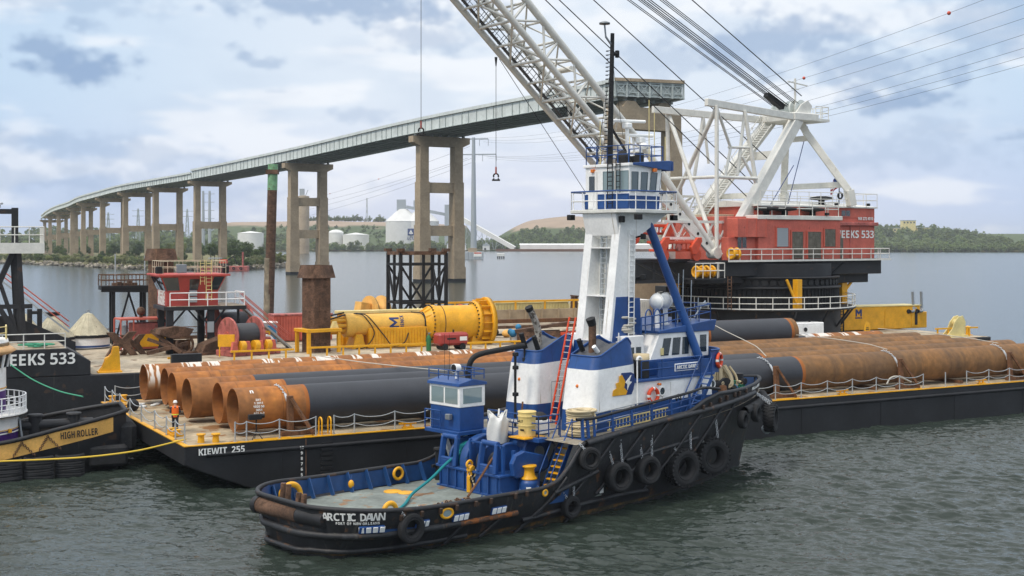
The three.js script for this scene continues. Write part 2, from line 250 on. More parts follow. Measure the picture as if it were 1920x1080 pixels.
// ---------- water ----------
{
  const waves = []; seed = 99;
  for (let i = 0; i < 40; i++) { const L = 0.34 * Math.pow(1.125, i % 17) * rr(.85, 1.2), th = 1.45 + rr(-.62, .62), k = 2 * Math.PI / L; waves.push([k * Math.cos(th), k * Math.sin(th), rr(0, 7), 0.0138 * Math.pow(L, .92)]); }
  const axis = (lo, hi, step, far, grow) => { const a = []; for (let x = lo; x <= hi + 1e-6; x += step) a.push(x); let s = step, x = hi; while (x < far) { s *= grow; x += s; a.push(x); } s = step; x = lo; const b = []; while (x > -far) { s *= grow; x -= s; b.unshift(x); } return [b, a]; };
  const [xb, xa] = axis(-36, 62, .14, 6000, 1.22), xs = [...xb, ...xa];
  const ds = []; { let s = .11; for (let d = 46; d < 7000;) { ds.push(d); if (d > 112) s *= 1.06; d += s; } let x = 46, t = .3; const pre = []; while (x > -400) { t *= 1.5; x -= t; pre.unshift(x); } ds.unshift(...pre); }
  const nx = xs.length, nd = ds.length, P = new Float32Array(nx * nd * 3), U = new Float32Array(nx * nd * 2), I = new Uint32Array((nx - 1) * (nd - 1) * 6);
  for (let j = 0; j < nd; j++) for (let i = 0; i < nx; i++) {
    const x = xs[i], d = ds[j], k = j * nx + i;
    const f = ss(-46, -34, x) * ss(72, 60, x) * ss(44, 47, d) * ss(125, 108, d);
    let y = 0;
    if (f > 0) { // the swirling wash behind the tug lies smoother
      const wash = ss(1, .35, Math.hypot((x + 20) / 14, (d - 54) / 8));
      const chop = .45 + 1.0 * fbm(x * .1, d * .14, 3, 0, 0, 5);
      const sx = x + 1.2 * fbm(x * .2, d * .2, 2, 0, 0, 8), sd = d + 1.2 * fbm(x * .2 + 9, d * .2, 2, 0, 0, 9);
      for (const [a, b, ph, am] of waves) y += am * (a * a + b * b < 150 ? 1.7 * (.637 - Math.abs(Math.sin((a * sx + b * sd + ph) / 2))) : Math.sin(a * sx + b * sd + ph)) * (a * a + b * b > 12 ? 1 - .62 * wash : 1 - .4 * wash);
      y *= chop * f;
    }
    P[k * 3] = x; P[k * 3 + 1] = y; P[k * 3 + 2] = -d; U[k * 2] = x / 9; U[k * 2 + 1] = d / 9;
  }
  const cut = ds.findIndex((d) => d > 126); let q = 0; for (let j = 0; j + 1 < nd; j++) for (let i = 0; i + 1 < nx; i++) { const a = j * nx + i; I.set([a, a + 1, a + nx, a + 1, a + nx + 1, a + nx], q); q += 6; }
  const g = new THREE.BufferGeometry(); g.setAttribute('position', new THREE.BufferAttribute(P, 3)); g.setAttribute('uv', new THREE.BufferAttribute(U, 2)); g.setIndex(new THREE.BufferAttribute(I, 1)); g.computeVertexNormals();
  const bump = tex(1024, 1024, (u, v) => { const w = fbm(u * 7, v * 11, 2, 7, 11, 50) * .1, r = Math.abs(fbm(u * 14 + w, v * 22 + w, 5, 14, 22, 51) - .5) * 2; const h = (1 - r) * 190 + fbm(u * 44, v * 80, 3, 44, 80, 55) * 90; return [h, h, h]; }, true);
  const wm = new THREE.MeshPhysicalMaterial({ color: new THREE.Color(.026, .036, .029), roughness: .07, ior: 1.33, bumpMap: bump, bumpScale: .055 });
  const far = g.clone(); far.setIndex(new THREE.BufferAttribute(I.slice(cut * (nx - 1) * 6), 1)); g.setIndex(new THREE.BufferAttribute(I.slice(0, cut * (nx - 1) * 6), 1));
  tag(obj('water', g, wm), 'dark rippled harbour water under the boats and barges', null, null, 'structure');
  const fm = wm.clone(); fm.bumpScale = .014; fm.roughness = .16; tag(obj('water', far, fm), 'pale silvery open water out to the far shore', null, null, 'structure');
}

// ---------- land ----------
const soil = paint(0x6f6a40, { mott: .35, grain: .25, rust: .35, spot: 0x4c5a2c, rough: 1, s: 101, size: 60 });
const land = (name, label, pts, y0, y1) => tag(new MB().prism(pts.map(([x, d]) => [x, -d]), 'y', y0, y1).mesh(name, soil), label, null, null, 'structure');
land('peninsula_ground', 'low scrubby spit of land below the bridge piers', [[-700, 900], [-345, 822], [-280, 748], [-231, 684], [-162, 590], [-140, 588], [-120, 622], [-122, 684], [-137, 762], [-205, 1000], [-330, 1640], [-1400, 1640]], -2, 1.7);
land('far_shore_ground', 'flat far shore along the harbour edge', [[-1500, 1660], [-330, 1660], [-200, 1720], [150, 1790], [420, 1585], [1500, 1560], [2600, 1500], [2600, 4200], [-1800, 4200]], -2, 2);
// hills with bare soil along their tops
function hill(name, label, x0, x1, d0, d1, H, soilAt) {
  const nx = 90, nd = 40, pos = [], col = [], idx = [];
  for (let j = 0; j <= nd; j++) for (let i = 0; i <= nx; i++) {
    const x = lerp(x0, x1, i / nx), d = lerp(d0, d1, j / nd), px = 960 + 2400 * x / d;
    const n = fbm(x * .008, d * .012, 4, 0, 0, 77), y = 1.5 + H(x, d) * ss(0, .8, j / nd) * ss(0, .06, i / nx) * ss(1, .94, i / nx) * (.94 + .12 * n);
    pos.push(x, y, -d); const s = ss(-3, 3, y - soilAt(x, d) + (fbm(x * .02, d * .03, 3, 0, 0, 78) - .5) * 16), g = fbm(x * .03, d * .05, 3, 0, 0, 79);
    const c = mix3([.05 + .03 * g, .075 + .035 * g, .022 + .012 * g], [.35, .26, .18].map((q) => q * (.8 + .3 * g)), s); col.push(...c);
  }
  for (let j = 0; j < nd; j++) for (let i = 0; i < nx; i++) { const a = j * (nx + 1) + i; idx.push(a, a + 1, a + nx + 1, a + 1, a + nx + 2, a + nx + 1); }
  const g = new THREE.BufferGeometry(); g.setAttribute('position', new THREE.Float32BufferAttribute(pos, 3)); g.setAttribute('color', new THREE.Float32BufferAttribute(col, 3)); g.setIndex(idx); g.computeVertexNormals();
  tag(obj(name, g, new THREE.MeshStandardMaterial({ vertexColors: true, roughness: 1 })), label, null, null, 'structure');
  return (x, d) => 1.5 + H(x, d) * ss(0, .8, (d - d0) / (d1 - d0)) * ss(0, .06, (x - x0) / (x1 - x0)) * ss(1, .94, (x - x0) / (x1 - x0));
}
const pk = (c, w, t) => Math.exp(-(((t - c) / w) ** 2));
const hillA = hill('hill', 'green hill with a bare soil top behind the white silos', -520, -60, 1850, 2400, (x, d) => 46 - 6 * ss(-200, -80, x) + 2 * pk(-330, 60, x), (x, d) => 38);
const hillB = hill('hill', 'hill with pale bare earth behind the far wooded shore', -70, 260, 1850, 2400, (x, d) => 44 * ss(-80, 40, x) + 12 * pk(100, 70, x) + 6 * pk(40, 12, x) * 0, (x, d) => 34 - 8 * ss(40, 170, x));
const hillC = hill('hill', 'low wooded rise along the right shore', 380, 1500, 1700, 2300, (x, d) => 24 + 8 * pk(600, 120, x), () => 90);

// leaf crowns: many small leaf faces gathered in clumps
function crownGeo(n, rx, ry, leaf, clumps, s) {
  const keep = seed; seed = s * 7919 + 13;
  const C = []; for (let i = 0; i < clumps; i++) { const th = rr(0, 6.283), z = rr(-.75, 1), r = Math.sqrt(1 - z * z) * rr(.35, .95); C.push([r * Math.cos(th) * rx * .8, z * ry * .75 + ry, r * Math.sin(th) * rx * .8, rr(.25, .48)]); }
  C.push([0, ry * .9, 0, .55]);
  const P = [], N = [];
  for (let i = 0; i < n; i++) {
    const c = C[i % C.length], th = rr(0, 6.283), z = rr(-1, 1), q = Math.sqrt(1 - z * z), r = Math.pow(rnd(), .4), nx = q * Math.cos(th), nz = q * Math.sin(th);
    const o = V(c[0] + nx * c[3] * rx * r, c[1] + z * c[3] * ry * r, c[2] + nz * c[3] * rx * r), nn = V(nx, z + .35, nz).normalize(), u = V(rr(-1, 1), rr(-1, 1), rr(-1, 1)).cross(V(nx, z, nz)).normalize(), w = u.clone().cross(V(rr(-.6, .6) + nx, rr(-.6, .6) + z, nz).normalize()), L = leaf * rr(.6, 1.3);
    const a = o.clone().addScaledVector(u, L), b = o.clone().addScaledVector(w, L * .55), d = o.clone().addScaledVector(u, -L), e = o.clone().addScaledVector(w, -L * .55);
    const gn = b.clone().sub(a).cross(d.clone().sub(a)).normalize(), fw = gn.dot(nn) > 0; if (!fw) gn.negate(); for (const t of fw ? [a, b, d, a, d, e] : [a, d, b, a, e, d]) { P.push(...t); N.push(...gn); }
  }
  seed = keep;
  const g = new THREE.BufferGeometry(); g.setAttribute('position', new THREE.Float32BufferAttribute(P, 3)); g.setAttribute('normal', new THREE.Float32BufferAttribute(N, 3)); return g;
}
const leafm = [[.10, .14, .045], [.08, .115, .042], [.19, .215, .075], [.24, .25, .12], [.15, .18, .09]].map((c) => new THREE.MeshPhysicalMaterial({ color: new THREE.Color(...c).multiplyScalar(1.1), roughness: .95, transmission: .35, thickness: 0, ior: 1.1 }));
const bark = flat(0x4a3d30, .95);
const proto = [];
for (let k = 0; k < 5; k++) {
  const t = thing('tree', 'green leafy tree among others on the spit below the bridge', 'tree', [0, -900, 0], 0, 'trees on the spit');
  new MB().rod(V(0, -.5, 0), V(.2, 3.4, 0), .3, 6, .2).rod(V(.2, 3.2, 0), V(1.6, 6, .6), .16, 5, .07).rod(V(.2, 3, 0), V(-1.3, 5.5, -.8), .15, 5, .07).mesh('trunk', bark, t);
  const c = obj('crown', crownGeo(1500, 4.4, 4.0, .42, 16, k + 1), leafm[k % 3], t); c.position.y = 1.9; proto.push(t);
}
const bushes = [];
for (let k = 0; k < 4; k++) {
  const t = thing('bush', 'low green bush in the scrub along the stony edge of the spit', 'bush', [0, -900, 0], 0, 'bushes along the spit');
  new MB().rod(V(0, -.3, 0), V(.3, 1.2, 0), .08, 5).rod(V(0, -.2, 0), V(-.4, 1.1, .2), .07, 5).mesh('stem', bark, t);
  obj('crown', crownGeo(700, 2.6, 1.7, .3, 10, k + 11), leafm[[2, 3, 4, 0][k]], t); bushes.push(t);
}
{
  const used = new Set(), put = (arr, k, p, s) => { const src = arr[k]; const o = used.has(src) ? copy(src, p, rr(0, 6.28)) : src; used.add(src); o.position.set(...p); o.rotation.y = rr(0, 6.28); o.scale.setScalar(s); const px = 960 + 2400 * p[0] / -p[2], bush = arr === bushes, zone = px < 110 ? 'at the far left end of the spit' : px < 230 ? 'below the far bridge piers left of the spud' : px < 350 ? 'on the spit behind the red cabin and its spud' : px < 440 ? 'on the spit between the red cabin and the work barge' : 'at the right tip of the spit by the tall pile'; tag(o, (bush ? ['yellow green bush ', 'pale green bush ', 'mid green bush ', 'dark green bush '][k] : k % 3 === 2 ? 'light green leafy tree ' : 'dark green leafy tree ') + zone, null, (bush ? 'bushes ' : 'trees ') + zone); };
  const inv = (px, d) => (px - 960) / 2400 * d;
  // bushes along the front edge
  for (let i = 0; i < 120; i++) { const px = lerp(-10, 545, i / 119) + rr(-6, 6); const edge = px < 60 ? 765 : px < 160 ? lerp(750, 672, (px - 60) / 100) : px < 300 ? lerp(672, 592, (px - 160) / 140) : px < 460 ? 592 : lerp(600, 660, clamp((px - 460) / 70)); const d = edge + rr(8, 46); if (px > 520 && d < 640) continue; put(bushes, (rnd() * 4) | 0, [inv(px, d), 1.6, -d], rr(.9, 1.6) * (px > 330 && px < 420 ? .6 : 1)); }
  // trees between and behind the piers
  for (const [px, d, s] of [[20, 850, 1], [52, 830, 1.2], [75, 900, 1.3], [110, 860, .9], [160, 900, 1], [30, 760, .7], [70, 770, .6], [205, 830, .9], [255, 800, .95], [262, 880, 1.2], [300, 820, 1.1], [318, 790, 1], [335, 900, 1.3], [395, 760, 1.25], [402, 720, 1.15], [440, 730, 1.25], [458, 715, 1.3], [470, 740, 1.2], [425, 800, 1.2], [490, 705, 1.0], [505, 690, .9], [515, 672, .75], [525, 668, .6], [478, 680, .8], [445, 690, .8], [380, 840, 1.1], [285, 860, 1.1], [215, 900, 1.2], [240, 720, .7], [190, 740, .6], [345, 700, .6], [120, 800, .7], [150, 790, .6], [300, 720, .7]]) put(proto, (rnd() * 5) | 0, [inv(px, d), 1.6, -d], s * rr(.85, 1.1));
}
// far woods as one mass each
function wood(name, label, spots, leaf, mat) {
  const g = crownGeo(150, 5.2, 4.6, 1.15, 9, leaf), im = new THREE.InstancedMesh(g, mat, spots.length), m = new THREE.Matrix4(), c = new THREE.Color();
  spots.forEach(([x, y, d, s], i) => { m.makeRotationY(rr(0, 6.28)).scale(V(s * rr(.8, 1.25), s * rr(.8, 1.25), s)).setPosition(x, y - 1.4, -d); im.setMatrixAt(i, m); const t = rr(.65, 1.35); im.setColorAt(i, c.setRGB(t, t * rr(.95, 1.06), t * rr(.8, 1.1))); });
  im.name = numbered(name); im.castShadow = im.receiveShadow = true; scene.add(im); tag(im, label, null, null, 'stuff');
}
{
  const S = (n, f) => Array.from({ length: n }, f), X = (px, d) => (px - 960) / 2400 * d, wm = new THREE.MeshPhysicalMaterial({ color: new THREE.Color(.15, .19, .075), roughness: 1, transmission: .35, thickness: 0, ior: 1.1 });
  wood('far_wood', 'dense green wood on the far shore right of the tall pylon', [...S(560, () => { const d = rr(1850, 2060), x = rr(X(890, 1900), X(1215, 2000)); return [x, hillB(x, d), d, rr(.9, 1.5)]; }), ...S(160, () => { const d = rr(1800, 1860), x = rr(X(905, 1800), X(1215, 1800)); return [x, 2, d, rr(.9, 1.4)]; })], 31, wm);
  wood('far_wood', 'trees and scrub on the green hill left of the white silos', [...S(260, () => { const d = rr(1880, 2150), x = rr(X(420, 1900), X(735, 2000)); return [x, hillA(x, d), d, rr(.35, .9)]; }), ...S(60, () => { const d = 2320, x = rr(X(560, 2300), X(720, 2300)); return [x, hillA(x, 2320) + 1, d, rr(.7, 1.3)]; })], 32, wm);
  wood('far_wood', 'line of trees at the water edge below the white silos', S(250, () => { const d = rr(1690, 1740), x = rr(X(440, 1700), X(870, 1700)); return [x, 2, d, rr(.45, 1.15) * (rnd() < .35 ? 1.35 : 1)]; }), 33, wm);
  wood('far_wood', 'wooded shore behind the bridge piers at far left', [...S(420, () => { const d = rr(1250, 1600), x = rr(X(-30, 1400), X(430, 1400)); return [x, 2, d, rr(.9, 1.7)]; }), ...S(380, () => { const d = rr(1700, 2300), x = rr(X(-30, 2000), X(580, 1900)); return [x, 2 + (d - 1700) * .035, d, rr(1.2, 2.1)]; })], 34, wm);
  wood('far_wood', 'wooded shore at far right beyond the open water', [...S(900, () => { const d = rr(1580, 2200), x = rr(X(1560, 1600), X(2000, 1700)); return [x, hillC(x, d), d, rr(.9, 1.5)]; }), ...S(320, () => { const d = rr(1570, 1620), x = rr(X(1560, 1600), X(2000, 1600)); return [x, 1, d, rr(.8, 1.2)]; })], 35, wm);
  wood('far_wood', 'thin line of far trees behind the crane', S(160, () => { const d = rr(1800, 1900), x = rr(X(1200, 1800), X(1600, 1800)); return [x, 2, d, rr(.7, 1.2)]; }), 36, wm);
}
// stones along the spit's edge
{
  const g = new THREE.IcosahedronGeometry(1, 0), n = 700, im = new THREE.InstancedMesh(g, paint(0x857e70, { mott: .3, grain: .2, rough: .95, s: 105, size: 2 }), n), m = new THREE.Matrix4(), pts = [[-345, 822], [-280, 748], [-231, 684], [-162, 590], [-140, 588], [-120, 622], [-122, 684]], c = new THREE.Color();
  for (let i = 0; i < n; i++) { const t = rnd() * 6, k = Math.floor(t), f = t - k; const x = lerp(pts[k][0], pts[k + 1][0], f) + rr(-3, 3), d = lerp(pts[k][1], pts[k + 1][1], f) + rr(-2.5, 2.5); m.compose(V(x, rr(0, 1.5), -d), new THREE.Quaternion().setFromEuler(new THREE.Euler(rr(0, 3), rr(0, 3), 0)), V(rr(.6, 1.7), rr(.4, 1), rr(.6, 1.5))); im.setMatrixAt(i, m); const t2 = rr(.45, 1.2); im.setColorAt(i, c.setRGB(t2, t2, t2)); }
  im.name = 'shore_stones'; scene.add(im); im.castShadow = im.receiveShadow = true; tag(im, 'pale boulders along the water edge of the spit', null, null, 'stuff');
}

// ---------- the bridge ----------
{
  const B = thing('highway_bridge', 'long grey girder highway bridge on concrete piers ending in a cut-off span', 'bridge');
  const S = [[34, 331, 49.4], [-24, 424, 48], [-83.8, 525, 45.3], [-147.5, 625, 42.7], [-184, 684, 42], [-217, 740, 41.5], [-250, 802, 40.4], [-282, 862, 39.1], [-311, 925, 37.6], [-346, 996, 36.2], [-383, 1080, 34.6], [-424, 1180, 33]];
  const ctr = S.map(([x, d, h]) => V(x, h, -d)), curve = new THREE.CatmullRomCurve3([V(35.2, 49.5, -327.5), ...ctr]);
  const at = (i) => { const p = ctr[i], q = ctr[Math.max(0, i - 1)], r = ctr[Math.min(ctr.length - 1, i + 1)]; const t = r.clone().sub(q).setY(0).normalize(); return [p, t, V(-t.z, 0, t.x)]; };
  let W = 9.1;
  // side that faces the camera
  const sideOf = (t) => { const n = V(-t.z, 0, t.x); return n; };
  S.forEach(([x, d, h], i) => {
    const [p, t, n] = at(i); const pier = new THREE.Group(); pier.name = 'pier'; pier.position.copy(p).setY(0); pier.rotation.y = Math.atan2(-n.z, n.x); B.add(pier);
    const half = i === 0 ? 11 : 10.6, leg = i === 0 ? 9.3 : 6.4, capH = i === 0 ? 7.2 : i < 3 ? 3.2 : 2.4, base = i < 3 ? -2 : 1;
    const cap = new MB(); const y1 = h, y0 = h - capH;
    if (i === 0) cap.prism([[-half, y0], [half, y0], [half, y1 - 1.6], [half - 3, y1 - 1.6], [half - 4.2, y1], [4, y1], [2.6, y1 - 1.5], [-2.6, y1 - 1.5], [-4, y1], [-half + 4.2, y1], [-half + 3, y1 - 1.6], [-half, y1 - 1.6]], 'z', -1.9, 1.9);
    else cap.prism([[-leg - 1.6, y0], [leg + 1.6, y0], [half, y0 + 1.2], [half, y1], [-half, y1], [-half, y0 + 1.2]], 'z', -1.7, 1.7);
    cap.mesh('pier_cap', M.concrete, pier);
    const beams = i === 0 ? [] : i === 1 ? [31.2, 17] : i === 2 ? [29.6, 16.4] : [Math.max(10, h * .5)];
    for (const s of [-1, 1]) {
      const c = new MB(), w1 = i === 0 ? 1.9 : i < 3 ? 1.55 : 1.35; let top = y0;
      const lv = [...beams.map((b) => b + 1.9), base + (i < 3 ? 7 : .5)];
      let w = w1; for (const y of lv) { c.box(s * leg - w, s * leg + w, y, top, -w * 1.1, w * 1.1); top = y; w += i < 3 ? .22 : .3; }
      c.box(s * leg - w, s * leg + w, base, top, -w * 1.1, w * 1.1);
      c.mesh('column', M.concrete, pier);
      if (i < 3) new MB().box(s * leg - w - .02, s * leg + w + .02, -1, 1.1, -w * 1.1 - .02, w * 1.1 + .02).mesh('waterline_band', M.dark, pier);
    }
    for (const b of beams) new MB().box(-leg + 1.5, leg - 1.5, b - 1.7, b + 1.7, -1.25, 1.25).mesh('cross_beam', M.concrete, pier);
    const bear = new MB(); for (let k = -3; k <= 3; k++) bear.box(k * 3 - .35, k * 3 + .35, y1, y1 + .8, -.5, .5); bear.mesh('bearing', M.girderdark, pier);
  });
  // spans
  for (let i = -1; i + 1 < S.length; i++) {
    const L0 = i < 0 ? V(33.0, 49.5, -328) : ctr[i], n = i < 0 ? 2 : 14, deep = i < 3 ? 3.9 : 2.7;
    const u0 = (i + 1) / S.length, u1 = (i + 2) / S.length, pts = [];
    for (let k = 0; k <= n; k++) { const u = lerp(u0, u1, k / n), p = curve.getPoint(u), t = curve.getTangent(u).setY(0).normalize(), nn = V(-t.z, 0, t.x); pts.push([p, nn, t]); }
    const deck = new MB(), under = new MB();
    const strip = (mb, off, th, ya, yb) => { for (let k = 0; k < n; k++) { const [p, nn] = pts[k], [q, mm] = pts[k + 1]; const a = p.clone().addScaledVector(nn, off), b = q.clone().addScaledVector(mm, off), a2 = p.clone().addScaledVector(nn, off + th), b2 = q.clone().addScaledVector(mm, off + th); const h = (v, y) => v.clone().setY(v.y + y); mb.quad(h(a, ya), h(b, ya), h(b, yb), h(a, yb)).quad(h(a2, ya), h(b2, ya), h(b2, yb), h(a2, yb)).quad(h(a, ya), h(a2, ya), h(b2, ya), h(b, ya)).quad(h(a, yb), h(a2, yb), h(b2, yb), h(b, yb)); if (k === 0) mb.quad(h(a, ya), h(a2, ya), h(a2, yb), h(a, yb)); if (k === n - 1) mb.quad(h(b, ya), h(b2, ya), h(b2, yb), h(b, yb)); } };
    const girders = [-1, 1].map((s) => { const g = new MB(), par = new MB(); strip(g, s * W - .1, .2, .8, .8 + deep); strip(par, s * (W + .5) - .15, .3, .8 + deep, 1.75 + deep); par.mesh('parapet', M.girder, B); return g.mesh('side_girder', M.girder, B); });
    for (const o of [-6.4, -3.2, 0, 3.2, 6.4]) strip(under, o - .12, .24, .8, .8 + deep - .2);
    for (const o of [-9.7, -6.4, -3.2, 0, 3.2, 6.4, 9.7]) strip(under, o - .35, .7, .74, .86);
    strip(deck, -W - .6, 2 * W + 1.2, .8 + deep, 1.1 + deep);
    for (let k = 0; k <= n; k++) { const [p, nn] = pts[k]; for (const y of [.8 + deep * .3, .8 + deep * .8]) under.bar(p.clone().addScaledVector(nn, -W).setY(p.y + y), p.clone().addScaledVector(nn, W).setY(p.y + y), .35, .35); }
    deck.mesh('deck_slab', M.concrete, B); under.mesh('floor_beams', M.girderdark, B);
    const girder = girders[1];
    if (i < 5) { // plate stiffeners on the girder that faces the water
      const m = i < 0 ? 3 : i < 3 ? 28 : 16, geo = new THREE.BoxGeometry(.14, deep - .1, .3);
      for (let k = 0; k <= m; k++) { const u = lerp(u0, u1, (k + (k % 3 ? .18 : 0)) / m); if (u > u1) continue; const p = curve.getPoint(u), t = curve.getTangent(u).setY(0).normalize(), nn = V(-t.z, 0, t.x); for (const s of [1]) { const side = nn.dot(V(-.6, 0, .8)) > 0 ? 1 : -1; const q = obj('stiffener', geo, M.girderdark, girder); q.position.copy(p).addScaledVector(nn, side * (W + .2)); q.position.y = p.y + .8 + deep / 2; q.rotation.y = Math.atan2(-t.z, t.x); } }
    }
    if (i < 0) { // the cut end: cross frames between the girders
      const [p, nn, t] = pts[0], e = new MB();
      for (let k = -3; k < 3; k++) { const f = (o, y) => p.clone().addScaledVector(nn, o * 3.2).addScaledVector(t, -.1).setY(p.y + y); e.bar(f(k, 1), f(k + 1, .6 + deep), .18, .22).bar(f(k + 1, 1), f(k, .6 + deep), .18, .22).bar(f(k, 1), f(k + 1, 1), .2, .3).bar(f(k, .6 + deep), f(k + 1, .6 + deep), .2, .3); new MB().bar(f(k, .7), f(k, .8 + deep), .5, .4).mesh('end_stiffener', M.girderdark, B); }
      const f3 = (o, y) => p.clone().addScaledVector(nn, o).setY(p.y + y); new MB().bar(f3(9.6, .7), f3(9.6, .8 + deep), .5, .4).mesh('end_stiffener', M.girderdark, B);
      e.mesh('cross_frame', M.girderdark, B); 
      { const h3 = (o, y) => f3(o, y).addScaledVector(t, .5); new MB().quad(h3(-W, 1), h3(W, 1), h3(W, .7 + deep), h3(-W, .7 + deep)).mesh('end_diaphragm', M.girder, B); } new MB().bar(f3(-W - .6, 1.2 + deep), f3(W + .6, 1.2 + deep), 1.1, .8).mesh('end_beam', M.concrete, B);
      const br = new MB(); for (let k = 0; k < 40; k++) { const o = rr(-9.5, 9.5); const c = f3(o, rr(1.5, 1.9) + deep - .4); br.box(c.x - .3, c.x + .3, c.y - .1, c.y + .12, c.z - .3, c.z + .3); } br.mesh('broken_edge', M.concrete, B);
    }
  }
}

// ---------- far shore buildings and masts ----------
const X = (px, d) => (px - 960) / 2400 * d, Yp = (py, d) => EYE - (py - 452) * d / 2400;
{ // white silos with cone roofs
  const d = 1760, s = thing('storage_silo', 'large white round silos with cone roofs and a blue company sign', 'silo', [X(773, d), 0, -d]);
  const r = 24, y1 = Yp(415, d), y2 = Yp(392, d);
  for (const ox of [-12.5, 12.5]) { new MB().lathe([[r, 0], [r, y1]], V(ox, 0, 0), 28).mesh('silo_wall', M.pale, s); new MB().lathe([[r + .4, y1 - .3], [r + .4, y1 + .2], [7, y2 - 1], [6, y2], [0, y2]], V(ox, 0, 0), 28).mesh('cone_roof', M.pale, s); }
  const p = obj('sign_panel', new THREE.BoxGeometry(9, 9, .4), M.textb, s); p.position.set(0, 26, 22.6);
  new MB().prism([[-3, 23.4], [0, 29], [3, 23.4], [1.4, 23.4], [0, 26], [-1.4, 23.4]], 'z', 22.8, 23.1).prism([[0, 22.4], [1.1, 23.9], [0, 25.3], [-1.1, 23.9]], 'z', 22.8, 23.1).mesh('emblem', M.textw, s);
  words('ALCOA', 4, [0, 15.6, 22.8], 0, M.textb, s, 17);
  new MB().box(-21, -9, y2 - 6, y2 + 13, -4, 4).mesh('roof_tower', M.galv, s); new MB().box(2, 10, y2, y2 + 12, -4, 4).mesh('roof_tower', M.galv, s);
  const cg = thing('conveyor_gallery', 'long grey conveyor gallery sloping down to the wharf from the silos', 'conveyor', [0, 0, 0]);
  new MB().bar(V(X(762, d), Yp(388, d), -d + 4), V(X(850, d), Yp(405, d), -d - 4), 4, 4).mesh('roof_gallery', M.galv, cg);
  new MB().box(X(834, d), X(848, d), 2, Yp(384, d), -d - 6, -d + 6).mesh('transfer_tower', M.galv, cg);
  const a = V(X(852, d), Yp(402, d), -d), b = V(X(965, 1720), Yp(466, 1720), -1720); new MB().bar(a, b, 5, 5.5).mesh('sloping_gallery', M.pale, cg);
  const tr = new MB(); for (const t of [.25, .42, .58, .75]) { const c = a.clone().lerp(b, t); tr.bar(c.clone().add(V(-3, -2, 0)), V(c.x - 6, 2, c.z), .6).bar(c.clone().add(V(3, -2, 0)), V(c.x + 6, 2, c.z), .6).bar(V(c.x - 5, c.y * .4, c.z), V(c.x + 4, c.y * .75, c.z), .4).bar(V(c.x + 5, c.y * .4, c.z), V(c.x - 4, c.y * .75, c.z), .4); } tr.mesh('trestle', M.galv, cg);
}
const tank = (px0, px1, py0, py1, d, label, domed) => { const r = (px1 - px0) / 4800 * d, y = Yp(py0, d), t = thing('storage_tank', label, 'tank', [X((px0 + px1) / 2, d), 0, -d]); new MB().lathe([[r, 1], [r, y]], V(0, 0, 0), 24).mesh('tank_wall', M.pale, t); new MB().lathe(domed ? [[r + .3, y - .2], [r * .8, y + r * .22], [r * .4, y + r * .36], [0, y + r * .4]] : [[r + .3, y], [0, y + r * .16]], V(0, 0, 0), 24).mesh('tank_roof', M.pale, t); };
tank(616, 644, 436, 447, 1800, 'small domed white tank left of the low wide tank', true); tank(643, 692, 440, 450, 1790, 'low wide white tank left of the white silos', false); tank(446, 494, 437, 447, 1700, 'white tank seen above the spit between bridge piers', false);
{ const d = 1400, s = thing('cement_silo', 'tall grey concrete silo behind the second bridge pier', 'silo', [X(569, d), 0, -d]); const r = 6.4; new MB().lathe([[r, 0], [r, Yp(368, d)], [0, Yp(366, d)]], V(0, 0, 0), 18).mesh('silo_wall', M.concrete, s); new MB().box(-4, 1, Yp(368, d), Yp(354, d), -2, 2).bar(V(2, Yp(368, d), 0), V(5, Yp(356, d), 0), .6).mesh('head_house', M.galv, s); }
{ const d = 1700, b = thing('wharf', 'low timber and concrete wharf along the far shore', 'wharf'); new MB().box(X(930, d), X(1240, d), -1, 3, -d - 12, -d + 12).mesh('wharf_wall', M.timber, b); const s = thing('warehouse', 'long low white shed on the far wharf', 'warehouse'); new MB().box(X(975, d), X(1240, d), 3, 8.5, -d - 26, -d - 4).mesh('wall', M.pale, s); new MB().prism([[-(-d - 26), 8.5], [-(-d - 15), 10.4], [-(-d - 4), 8.5]], 'x', X(974, d), X(1241, d)).mesh('roof', M.pale, s);
  const h = (px0, px1, y, label) => { const t = thing('shed', label, 'shed'); const x0 = X(px0, 1690), x1 = X(px1, 1690); new MB().box(x0, x1, 1.5, y, -1700, -1686).mesh('wall', M.pale, t); new MB().prism([[x0 - .4, y], [(x0 + x1) / 2, y + 3.4], [x1 + .4, y]], 'z', -1700.5, -1685.5).mesh('roof', M.galv, t); new MB().box(x0 + 2, x0 + 4.5, 2, 4.5, -1685.8, -1685.5).mesh('door', M.dark, t); };
  h(862, 874, 9, 'small white gabled shed left of the tall pylon'); h(905, 918, 8, 'small white gabled shed right of the tall pylon'); h(838, 850, 10, 'white gabled shed between the pier columns'); }
for (const [px0, px1, y0, label] of [[1655, 1684, 12, 'low pale building at far right shore'], [1688, 1712, 24, 'pale block building on the far right skyline'], [1714, 1740, 13, 'low grey building right of the pale block']]) { const d = 2060, t = thing('far_building', label, 'building'); new MB().box(X(px0, d), X(px1, d), 5, 22 + y0, -d, -d + 14).mesh('wall', M.cream, t); const w = new MB(); for (let k = 0; k < 4; k++) w.box(X(lerp(px0, px1, (k + .25) / 4), d), X(lerp(px0, px1, (k + .7) / 4), d), 18 + y0, 20.4 + y0, -d + 14, -d + 14.3); w.mesh('window', M.glass, t); new MB().box(X(px0, d) - .5, X(px1, d) + .5, 22 + y0, 23 + y0, -d - .5, -d + 14.5).mesh('roof', M.galv, t); }
